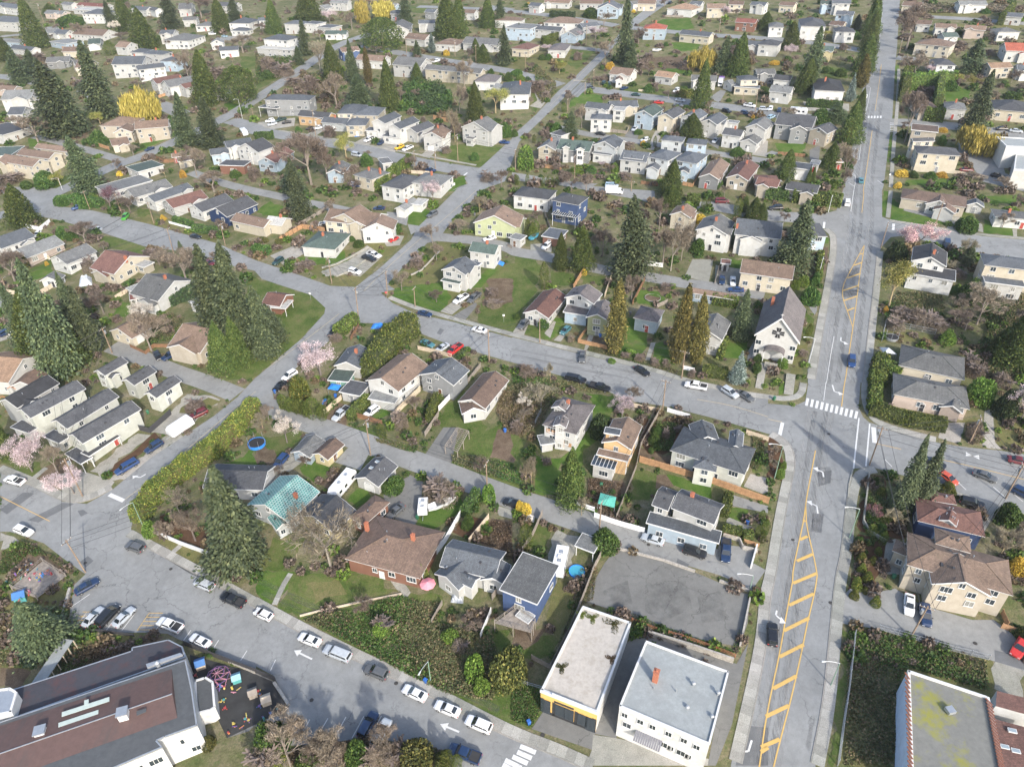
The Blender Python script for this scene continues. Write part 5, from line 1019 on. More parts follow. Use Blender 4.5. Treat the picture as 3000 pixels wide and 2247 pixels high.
# darker mended patches and utility trenches
for t, s in [('C0', '0,1100 200,950 300,960 60,1140'), ('C0', '240,1190 540,1040 640,1050 330,1210'), ('C0', '690,1550 760,1500 810,1540 740,1600'), ('B1', '1560,1230 1590,1185 1625,1200 1595,1245'), ('C0', '670,1110 720,1100 760,1130 700,1160'), ('D2', '2010,1310 2211,1330 2211,1657 1930,1657'), ('C2', '1420,1560 1430,1520 1530,1570 1510,1610'), ('D3', '1955,660 2211,720 2211,830 1960,760'), ('C3', '420,780 550,760 540,870 440,900'), ('C3', '390,1130 480,1140 460,1300 370,1290'), ('B3', '690,690 790,660 780,720 700,740'), ('B3', '660,870 780,850 770,900 650,920'), ('A1', '1080,1400 1180,1390 1190,1410 1100,1430')]:
    poly('asphalt_patch', t, s, ASPHP)
SDK = streakmat('tyre_darkened_lane', (.10,.10,.10), 9, .35, 1.47, .45); SPL = streakmat('tyre_polished_lane', (.33,.325,.315), 12, .4, 1.47, .4); SDK2 = streakmat('tyre_darkened_street', (.11,.11,.108), 9, .4, -.42, .4)
def wear(t, s, w, m): return ribbon('lane_wear', pts(t, s), w, m, .078, None, step=4)
for dx, w, m in ((-75, 1.6, SPL), (-35, 1.1, SDK), (60, 1.2, SDK), (105, 1.7, SPL)): wear('D3', f'{-40+dx},1657 {60+dx},1100 {150+dx},500 {230+dx},0 C3:{300+dx},1250 {345+dx},900 {390+dx},560 {440+dx},250', w, m)
for dx, w, m in ((-170, 1.5, SPL), (-120, 1.2, SDK), (-40, 1.3, SDK), (50, 1.3, SPL), (95, 1.3, SDK)): wear('B3', f'{640+dx},1657 {700+dx},1200 {750+dx*.85:.0f},870 {800+dx*.8:.0f},560 {840+dx*.7:.0f},200 A3:{830+dx*.65:.0f},1657 {880+dx*.55:.0f},1250 {930+dx*.5:.0f},900', w, m)
for s in ('0,60 400,240 900,470 1400,720 2000,1000', '60,160 500,400 1000,640 1500,880 2100,1180'): wear('D1', s, 1.3, SDK2)
for s in ('0,1360 600,1480 1200,1600', '0,1420 600,1540 1000,1620'): wear('B2', s, 1.1, SDK2)
OIL = streakmat('damp_stain', (.07,.07,.07), 2.6, 2.2, .2, .3)
for t, s in [('C3', '430,740 540,730 560,860 430,900'), ('C3', '380,1130 490,1120 470,1290 370,1280'), ('B3', '690,670 800,660 790,720 700,740'), ('B3', '650,860 790,850 780,900 650,905'), ('B3', '780,360 840,340 840,420 770,410'), ('D3', '320,1500 360,1300 400,1240 360,1560'), ('D2', '1150,100 1500,60 1560,300 1300,420 1150,330'), ('D2', '1600,200 1800,150 1850,400 1640,430'), ('D2', '780,150 1000,60 1040,260 850,300')]: sheet('damp_stain', pts(t, s), OIL, .081)
# ---------------------------------------------------------------- paint on the roads
def paint_root(name): o = bpy.data.objects.new(name, None); COL.objects.link(o); return struct(o)
ml = paint_root('road_markings')
def line(t, s, w, m=WHITE, name='painted_line', h=.082): return ribbon(name, pts(t, s), w, m, h, ml, step=2.5)
line('C3', '410,590 370,800 330,1010 310,1190 240,1500 210,1657 D3:225,0 200,130 150,400 95,720 30,1010 -30,1320 D2:2140,1657 2090,1900', .22, YELLOW)
line('C3', '325,1060 330,1240 390,1480 425,1657 D3:425,30 400,180 340,420 290,680 200,1080 110,1420 50,1657 20,1800', .22, YELLOW)
for t, a in [('C3', '305,1200 322,1195'), ('C3', '275,1360 340,1330'), ('C3', '248,1545 385,1485'), ('D3', '215,85 420,0'), ('D3', '182,275 395,175'), ('D3', '135,495 355,385'), ('D3', '98,720 308,615'), ('D3', '42,995 245,885'), ('D3', '-20,1235 180,1140'), ('D3', '-60,1500 100,1430'), ('D2', '2150,1540 2211,1500 ')]:
    p = pts(t, a); ribbon('painted_bar', p, .62, YELLOW, .09, ml)
line('B3', '830,470 820,560 790,730 775,870 750,1060 733,1180 700,1400 665,1657 C3:660,0 635,210', .2, YELLOW)
line('B3', '825,480 750,620 690,730 645,820 640,920 690,1050 733,1180', .2, YELLOW)
for a in ['795,550 818,540', '740,645 808,620', '685,755 795,715', '648,862 780,818', '650,950 768,910', '685,1035 745,1010']: ribbon('painted_bar', pts('B3', a), .5, YELLOW, .09, ml)
line('A3', '980,560 960,720 925,960', .15, YELLOW); line('A3', '900,1130 885,1230 850,1480 820,1657 B3:830,0 810,190', .18, YELLOW)
line('C3', '785,310 760,540 738,745', .32); line('C3', '878,360 860,560 845,725', .32); line('C3', '910,390 920,525', 1.0, name='stop_bar'); line('C3', '125,350 100,460', .8, name='stop_bar'); line('C0', '945,970 1070,1025', 1.0, name='stop_bar'); line('B3', '487,270 480,325', .7, name='stop_bar'); line('B3', '1085,285 1080,340', .8, name='stop_bar'); line('A1', '1795,1520 1825,1495', .7, name='stop_bar'); line('D2', '110,1450 230,1500', .7, name='stop_bar')
line('C3', '500,0 480,160', .14); line('B3', '570,1255 535,1450 505,1657', .14)
line('B3', '740,0 715,180', .16); line('A3', '990,90 960,380', .12)
for y in (95, 140, 185, 230, 280, 325): line('A3', f'{965-y*.09:.0f},{y} {985-y*.09:.0f},{y+12}', .12)
line('A3', '915,510 910,660', .14); line('A3', '885,760 870,870 840,990', .14)
for a in ['865,560 912,575', '870,615 910,630', '860,650 905,662', '830,735 880,755', '815,905 850,930', '780,1160 815,1180', '760,1230 800,1245', '750,1285 795,1310', '730,1350 785,1385', '705,1500 760,1530', '695,1580 750,1615', '945,1560 990,1595']: line('A3', a, .14)
line('A3', '812,1180 785,1390', .14); line('A3', '720,1490 765,1520 740,1657', .14); line('A3', '975,570 965,650', .1, YELLOW)
cw = paint_root('crosswalk')
for k in range(11):
    x = 338 + k*42.3; y = 172 + k*11.2; ribbon('crosswalk_stripe', pts('C3', f'{x+6:.0f},{y-32:.0f} {x-8:.0f},{y+32:.0f}'), .62, WHITE, .085, cw, step=1.5)
for a in ['110,1440 240,1500', '70,1490 205,1545', '45,1540 170,1595', '5,1580 135,1640', '-60,1610 80,1680', '-80,1650 50,1725']: ribbon('crosswalk_stripe', pts('D2', a), .75, WHITE, .085, cw, step=1.5)
cw2 = paint_root('crosswalk')
for k in range(5): ribbon('crosswalk_stripe', pts('A3', f'{870+k*26},1005 {868+k*26},1025'), .7, WHITE, .085, cw2, step=1)
for k in range(6): ribbon('crosswalk_stripe', pts('A3', f'{1052},{1068+k*14} {1115},{1070+k*14}'), .5, WHITE, .085, cw2, step=1)
# bay lines
for t, a in [('D0', '640,475 755,330'), ('D0', '600,490 780,330'), ('D0', '600,300 775,180'), ('D0', '920,490 985,400'), ('D0', '1055,490 1170,340'), ('D0', '1325,515 1400,420'), ('D0', '1585,580 1650,490'), ('D0', '1835,660 1890,575'), ('D0', '2080,750 2135,665'), ('D1', '125,840 170,745'), ('D1', '265,1350 310,1270'), ('D1', '400,1380 465,1260'), ('D1', '540,1390 622,1250'), ('D1', '670,1430 778,1238'), ('D1', '830,1420 932,1232'), ('D1', '1000,1390 1083,1230'), ('C3', '1008,668 1070,730'), ('C3', '1620,845 1710,930'), ('C3', '1945,905 2040,990'), ('C3','2100,950 2200,1030')]: line(t, a, .14)
for x0, y0 in ((755, 332), (1290, 342)):
    dx = -150 if x0 < 1000 else -105
    for k in range(5): a = f'{x0 + dx*k/4 - (40 if x0<1000 else 0):.0f},{y0+36*k:.0f} {x0 + dx*k/4 + 118:.0f},{y0+36*k:.0f}'; line('D0', a, .12, YELLOW)
    line('D0', f'{x0},{y0} {x0+dx},{y0+150}', .12, YELLOW)
line('C0', '0,985 430,1200', .16, YELLOW); line('C0', '1070,1020 1300,850 1700,510 2010,240 2211,80', .1, YPALE); line('B1', '100,1530 400,1310 720,1060', .1, YPALE); line('B1', '930,865 1200,600 1450,390 1760,130 1900,0', .1, YPALE)
line('C3', '0,320 120,345', .12, YPALE); line('C2', '1600,150 1900,200 2211,300', .1, YPALE); line('C3', '930,530 1150,580', .14, YELLOW); line('C3', '1480,665 1750,725 2211,840', .14, YELLOW); line('A2', '330,920 560,680 740,500', .08, YPALE); line('A1', '30,830 200,730 370,620', .1, YPALE)
def arrow(t, tail, head, turn=None):
    a, b = G(t, *tail), G(t, *head); d = (b - a).normalized(); L = (b-a).length; m = MB(); n = Vector((-d.y, d.x, 0)); zz = lambda p: (p.x, p.y, gz(p.x, p.y) + .092)
    e = b - d*1.3
    m.face([zz(a+n*.16), zz(a-n*.16), zz(e-n*.16), zz(e+n*.16)])
    if turn is None: m.face([zz(b), zz(e+n*.7), zz(e-n*.7)])
    else:
        s = turn; q = e + n*(s*.9) + d*.5; m.face([zz(e+d*.16), zz(e-d*.16), zz(q-d*.16), zz(q+d*.16)]); m.face([zz(q + n*s*1.1 + d*.5), zz(q - d*.75 + d*.2), zz(q + d*.9)])
    m.obj('turn_arrow' if turn else 'direction_arrow', WHITE, ml)
arrow('C3', (555, 25), (580, 110), 1); arrow('C3', (480, 820), (465, 740), 1); arrow('C3', (430, 1135), (415, 1030), 1); arrow('D2', (2070, 1440), (2020, 1600), -1); arrow('D1', (485, 740), (330, 665)); arrow('D1', (1755, 1368), (1590, 1300)); arrow('C0', (1260, 795), (1165, 850), -1); arrow('D3', (75, 320), (55, 410), 1); arrow('B3', (630, 1265), (625, 1320), 1)
arrow('C3', (1825, 650), (1765, 638)); arrow('C3', (1710, 622), (1765, 636))
# sidewalks
sidewalk('D2', '1925,1620 2010,1250 2110,800 2160,500 2180,200 C3:20,1657 90,1200 160,860 195,700 175,570 100,490 20,450', 1.9, kerb=-1)
sidewalk('D1', '-20,235 350,440 770,650 1200,855 1620,1060 2211,1370 D2:380,1510 700,1657', 1.9, kerb=-1)
sidewalk('C0', '0,740 280,850 560,1000 740,1015 960,900', 1.9, kerb=-1); sidewalk('C0', '1120,1300 1300,1400 1780,1657 D0:1750,-10 D1:-20,235', 1.7, kerb=-1)
sidewalk('D3', '430,1657 530,1150 580,600 610,250 640,0 C3:680,1500 720,1050 760,850 820,770 930,755', 1.9, kerb=1)
sidewalk('C3', '310,10 290,120 150,150 0,130 C2:2000,100 1700,30 B2:1500,1640 1180,1530 600,1390 0,1240 B1:2211,1240 1800,1130 1400,1020 1150,920', 1.5, kerb=-1)
sidewalk('B3', '370,1620 440,1200 520,800 580,400 500,330', 1.9, kerb=-1); sidewalk('B3', '850,1657 900,1200 940,850 970,520', 1.7, kerb=1); sidewalk('B3', '840,1657 C3:830,150 900,330 1100,410 1450,500', 1.7, kerb=1); sidewalk('A3', '1060,1620 1090,1200 1120,900 1130,600', 1.4); sidewalk('B3', '1060,0 1035,230', 1.4); sidewalk('B3', '1050,255 1400,310 1800,375 2211,410', 1.3); sidewalk('A1', '200,1130 600,1190 900,1245 1250,1310 1900,1430', 1.2); sidewalk('C0','-60,680 120,590',1.3); sidewalk('C0','290,830 400,740',1.3); sidewalk('D1', '160,270 240,90 300,0', 1.1); sidewalk('C0', '1480,1480 1560,1410', 1.1)
# manholes and drains
MH = MB(); MH.lathe([(0,.0),(.36,.0),(.36,-.03)], 16); MH = MH.mesh('manhole_cover', [plain('cast_iron', (.04,.038,.035), .7, .2)])
for t, x, y in [('C0', 735, 1558), ('C3', 525, 445), ('C3', 215, 1358), ('D1', 480, 1090), ('D1', 1210, 945), ('D3', 540, 250), ('B3', 805, 285), ('C2', 1180, 1400), ('C1', 40, 190), ('C0', 1475, 1610), ('D2', 265, 1390), ('D3', 1790, 600)]:
    p = G(t, x, y, .09); struct(add('manhole_cover', MH, None, p))
# ---------------------------------------------------------------- houses (roof ridge or edge midpoints, one eave point, eave height, roof, wall)
houses('''
C1 g 355,790 80,1075 420,1065 3.6 q Q ch=335,955 | pale grey house with bright teal shingle roof and brick chimney
+ C1 g 150,1120 230,1230 120,1200 3.2 q Q
C1 g 700,965 500,1170 880,1085 3.0 d Y | grey-roofed yellow house half hidden behind the big bare tree
C0 g 1800,765 2310,765 2050,930 3.4 d W | dark-roofed white house behind the long yellow-green hedge
C1 h 900,1330 1530,1480 1160,1160 3.2 n K ch=955,1240;1355,1335 | long red-brick house with brown hip roof and two chimneys
+ C1 h 1090,990 870,1210 1150,1030 3.2 n K
+ C1 g 1080,1330 960,1470 900,1450 3.2 n W
C1 g 1115,635 945,835 1150,800 2.6 d W name=garage garage sky=1050,680;1000,740 | white detached garage with dark gable roof beside the travel trailer
C1 g 690,475 545,625 695,600 2.5 n Y name=garage | yellow lane garage with brown gable roof
C1 g 510,445 375,605 540,570 2.5 g L name=garage | pale blue lane garage with grey gable roof
B1 g 1345,1385 1080,1640 1420,1560 4.6 t W | long white two-storey house with tan roof and rear deck
+ C1 f 1010,90 1240,125 1080,30 2.6 l W nowin
B1 g 1690,1430 1550,1580 1820,1560 4.8 b G | dark grey gabled house with blue-grey roof beside brown-roofed white one
B1 g 2070,1540 1860,1821 2050,1801 3.2 n W | long low white bungalow with brown roof and orange boarded window
+ C1 g 1850,110 1880,230 1760,200 3.0 n W
C1 f 767,35 945,67 810,112 2.6 d W name=garage | low flat black-roofed carport by the brown board fence
B1 g 890,1315 780,1490 950,1460 3.2 b W ch=865,1390 | white house with dark roof behind the pink cherry tree
+ B1 f 650,1590 830,1600 760,1540 2.5 e T
C2 h 580,140 405,425 640,320 5.4 m W ch=485,175 | tall white boarded-up house with orange plywood over its windows
+ C2 g 440,285 410,370 380,340 7.0 m W
+ C2 g 440,150 400,215 350,205 6.8 m W
+ C2 f 280,450 310,540 230,500 2.4 l W nowin
C2 g 1005,290 905,520 1065,510 5.2 t O | narrow orange house with brown gable roof and glass-roofed porch
+ C2 f 800,415 937,435 870,395 7.2 b O
+ C2 f 740,600 1010,660 890,600 4.2 t O
+ C2 f 700,670 900,715 800,640 3.6 x W
C2 h 1425,480 2060,680 1700,710 4.8 b A | wide pale grey-green house with large blue-grey hip roof at the corner
+ C2 h 1690,610 1660,760 1770,740 4.8 b A
+ C2 g 1950,400 1930,560 1880,560 4.8 b A
+ C2 g 1640,320 1690,480 1560,470 4.8 b A
C2 g 1430,960 1800,1100 1580,1165 6.2 d W ch=1555,990 | white hillside house with dark roof above a light blue shopfront
+ C2 g 1260,935 1400,985 1330,1110 6.0 d W
+ C2 f 1175,1170 1800,1340 1470,1310 3.9 b L
C2 f 575,1358 740,1420 620,1450 2.6 l W canopy name=shed | open lean-to carport with pale metal roof by the lane
C2 f 250,1510 52,1872 320,1740 5.6 g B | royal blue flat-roofed two-storey house with white windows and deck
+ D2 f 60,330 170,400 80,400 2.6 w B nowin
D1 g 1900,60 1700,-40 1870,80 4.0 b W nowin | white house with blue-grey cross-gabled roof above the bramble slope
+ C1 g 1640,1425 2110,1530 1990,1690 4.0 b W
+ C1 g 1800,1530 1640,1690 1560,1640 3.8 b W
+ C1 g 2100,1520 2040,1700 2180,1640 3.6 b W
B3 h 1140,1410 1700,1530 1400,1580 3.2 g C | large beige bungalow with weathered grey hip roof behind tall hedge
C3 h 1080,10 1730,130 1400,180 3.2 g P | pinkish corner bungalow with grey hip roof and double white garage
+ C3 g 1620,110 1590,215 1480,205 3.0 g P nowin
C3 h 1280,1090 1860,1220 1560,1270 4.0 v N | dark navy house with reddish hip roof and small white gable vent
+ C3 g 1590,1105 1560,1200 1500,1190 5.0 v W nowin
+ C3 h 1400,980 1620,1010 1500,1040 3.6 v N nowin
C3 h 1200,1430 2100,1680 1650,1720 6.2 t E | big beige apartment house with brown hip roof and arched front gable
+ C3 g 1650,1470 1700,1740 1400,1690 6.2 t E
+ C3 h 1090,1400 1240,1460 1170,1370 4.0 t E
+ C3 h 1440,1320 1750,1400 1600,1440 6.6 t E
C0 g 1130,145 640,480 960,375 6.0 d A few | nearest white rowhouse with dark roof and long side veranda at the corner
+ C0 f 610,590 750,680 680,570 3.0 d W canopy
+ C0 f 1000,440 740,640 900,560 3.0 d W canopy
C0 g 935,45 500,360 790,255 6.0 d A few | middle white rowhouse of three with dark roof near the blossoming cherry
+ C0 f 420,440 560,500 500,420 3.0 d W
C0 g 660,-20 200,270 530,140 6.0 d A few | white rowhouse with dark roof, left of the middle one
+ C0 f 140,360 300,410 240,340 3.0 d W
C0 g 400,-50 80,170 250,140 5.6 k W | black-roofed dwelling behind the white rowhouses with orange zigzag trim
B0 g 1045,1425 850,1560 1040,1510 4.6 d A few name=garage | two-storey white coach house with dark roof, leftmost of three on the lane
B0 g 1285,1500 1095,1640 1290,1590 4.6 d A few name=garage | two-storey white coach house with dark roof, middle of three on the lane
B0 g 1500,1585 1290,1755 1440,1726 4.6 d A few name=garage | two-storey white coach house with dark roof, nearest the street
B0 g 200,320 -60,440 150,440 3 b W
B0 g 455,385 170,525 410,500 3 l P
B0 g 730,455 500,580 720,560 3.6 g W
B0 g 470,690 410,750 510,770 2.5 g W name=garage
B0 g 925,530 1115,575 900,690 3.6 v C ch=1120,590 | cream house with red-brown roof and cluttered back porch
+ B0 f 1130,600 1290,640 1180,650 2.8 w C
B0 g 1280,735 1500,790 1280,920 3.6 g W ch=1430,760 | white house with grey roof and lean-to red awning
+ B0 f 1120,920 1230,890 1140,880 2.6 r K canopy
+ B0 f 1110,860 1210,810 1180,850 2.5 w W
B0 g 1200,1080 1020,1200 1190,1250 2.8 t C name=garage garage | cream lane garage with brown moss-stained roof under bare trees
B0 g 1600,1165 1850,1215 1650,1370 3.6 t E | green-trimmed house with brown roof beside two parked cars
B0 g -100,1440 190,1460 50,1640 4 o W
+ B0 g 300,1530 180,1657 399,1590 3 n W
B0 f 1700,920 1830,960 1760,870 3 w W name=shed
A0 f 1350,1400 1150,1475 1290,1460 3.2 e W | white mobile home with weathered teal metal roof
A0 f 1240,1525 900,1657 1130,1610 3.2 l W
A0 g 1410,1545 1120,1660 1340,1650 3.2 g W
A0 g 1600,1580 1300,1721 1500,1680 3.2 b W
B0 g 1720,-10 1450,100 1690,80 3.2 v W
B0 g 1930,20 1690,140 1910,110 3.2 d W
B0 g 2120,40 1880,170 2090,160 3.2 d N
B0 g 2060,215 2320,270 2150,270 3.6 t C
B1 g 110,220 260,235 160,300 3.4 w C nowin name=shed
B1 g 660,170 1060,200 800,280 5.2 t C | large cream two-storey house with tan roof and corner porch
+ B1 g 900,110 760,210 650,240 5.6 t C
+ B1 g 1080,190 1040,290 960,230 4.6 t W
B1 h 480,415 740,430 560,495 3.0 e W ch=580,385 | white bungalow with green-grey hip roof above the curved ramp walls
B1 g 1360,50 1240,150 1350,125 2.8 l W name=garage garage | white garage with pale roof and crossbraced doors
+ B1 f 1370,90 1460,100 1420,60 2.6 w W
B1 g 2130,130 2060,235 1960,215 4.2 t S | yellow-green house with tan roof at the lane entrance
+ B1 g 2150,260 2280,270 2200,290 3.8 t S
B1 g 1880,455 2085,480 1950,530 5.0 e W | small white two-storey house with red shutters and green-grey roof
B1 g 1800,575 1710,665 1830,690 5.6 b W | white gabled house with green trim and green front stairs
+ B1 f 1620,755 1780,785 1700,740 3.0 e W
+ B1 f 1830,610 1930,640 1880,600 5.2 b W
B1 f 250,935 185,1020 285,985 2.6 w W canopy name=shed | white-roofed open porch at the grassy corner
B1 g 100,880 260,900 160,1000 2.8 v K name=shed nowin
B2 h 60,0 340,30 180,60 4.6 d W
B2 h 400,45 610,85 470,105 7.4 d B | three-storey navy blue house with glass-roofed rear porch
+ B2 f 360,185 570,215 465,175 4.0 x W canopy
B2 g 375,825 205,1050 400,1000 3.0 v W | low white bungalow with long maroon-brown roof
B2 g 660,800 580,905 730,950 5.4 m W | white-gabled blue-trimmed house with mauve-grey roof and front stairs
+ B2 f 460,1015 670,1045 580,990 3.4 m L
B2 g 800,940 735,1090 700,1030 5.4 m S | sage-green stucco house behind orange cedar fence
B2 h 1080,1040 1290,1080 1150,1125 3.8 m L | light blue bungalow with mauve-grey hip roof and brick path
B2 g 1775,1045 1690,1225 1840,1240 5.0 g W | white two-storey house with grey roof and small balcony beside blue spruce
+ B2 f 1660,1260 1800,1310 1730,1250 3.2 g W
B2 g 1535,840 1950,900 1620,890 2.8 t L | long low light-blue lane building with tan roof
B2 g 1795,200 1730,320 1850,360 6.0 g W | tall white A-frame house with grey roof and open basement
B2 g 1960,255 2320,285 2000,385 6.0 b W ch=1940,290 | white two-storey house with blue-grey roof and wide rear balcony
B2 g 1505,120 1460,190 1545,200 4.6 t C
B2 g 2010,605 2420,655 2200,735 5.0 t C | cream two-storey house with tan roof and tall white chimney
B2 f 1805,608 1890,615 1845,588 2.6 v W name=garage
B2 f 290,355 450,380 380,318 2.8 b K name=garage | brown garage with blue-grey roof and kayaks beside it
B2 f 0,385 100,410 50,365 2.8 l W name=shed
B3 h 300,330 440,330 370,390 4.6 d L
B3 g 1420,455 1400,590 1515,620 6.0 k W ch=1430,545 | white three-gabled house with black roof and glazed sun porch
+ B3 f 1210,665 1620,735 1400,640 4.4 k W
B3 h 1870,590 2330,640 1990,655 7.4 b C | large cream and orange three-storey house with arched balconies
+ B3 f 1860,760 2211,800 2000,740 4.4 b W
B3 h 1180,20 1690,90 1400,100 3.2 n E | wide tan bungalow with brown hip roof and twin front gables
+ B3 g 1500,20 1480,95 1360,100 3.2 n W
+ B3 g 1550,100 1530,150 1440,125 3.0 n W
B3 h 1960,190 2350,220 2100,215 3.2 g W
B3 g 1800,62 1800,108 1865,128 2.6 b W name=shed
''')
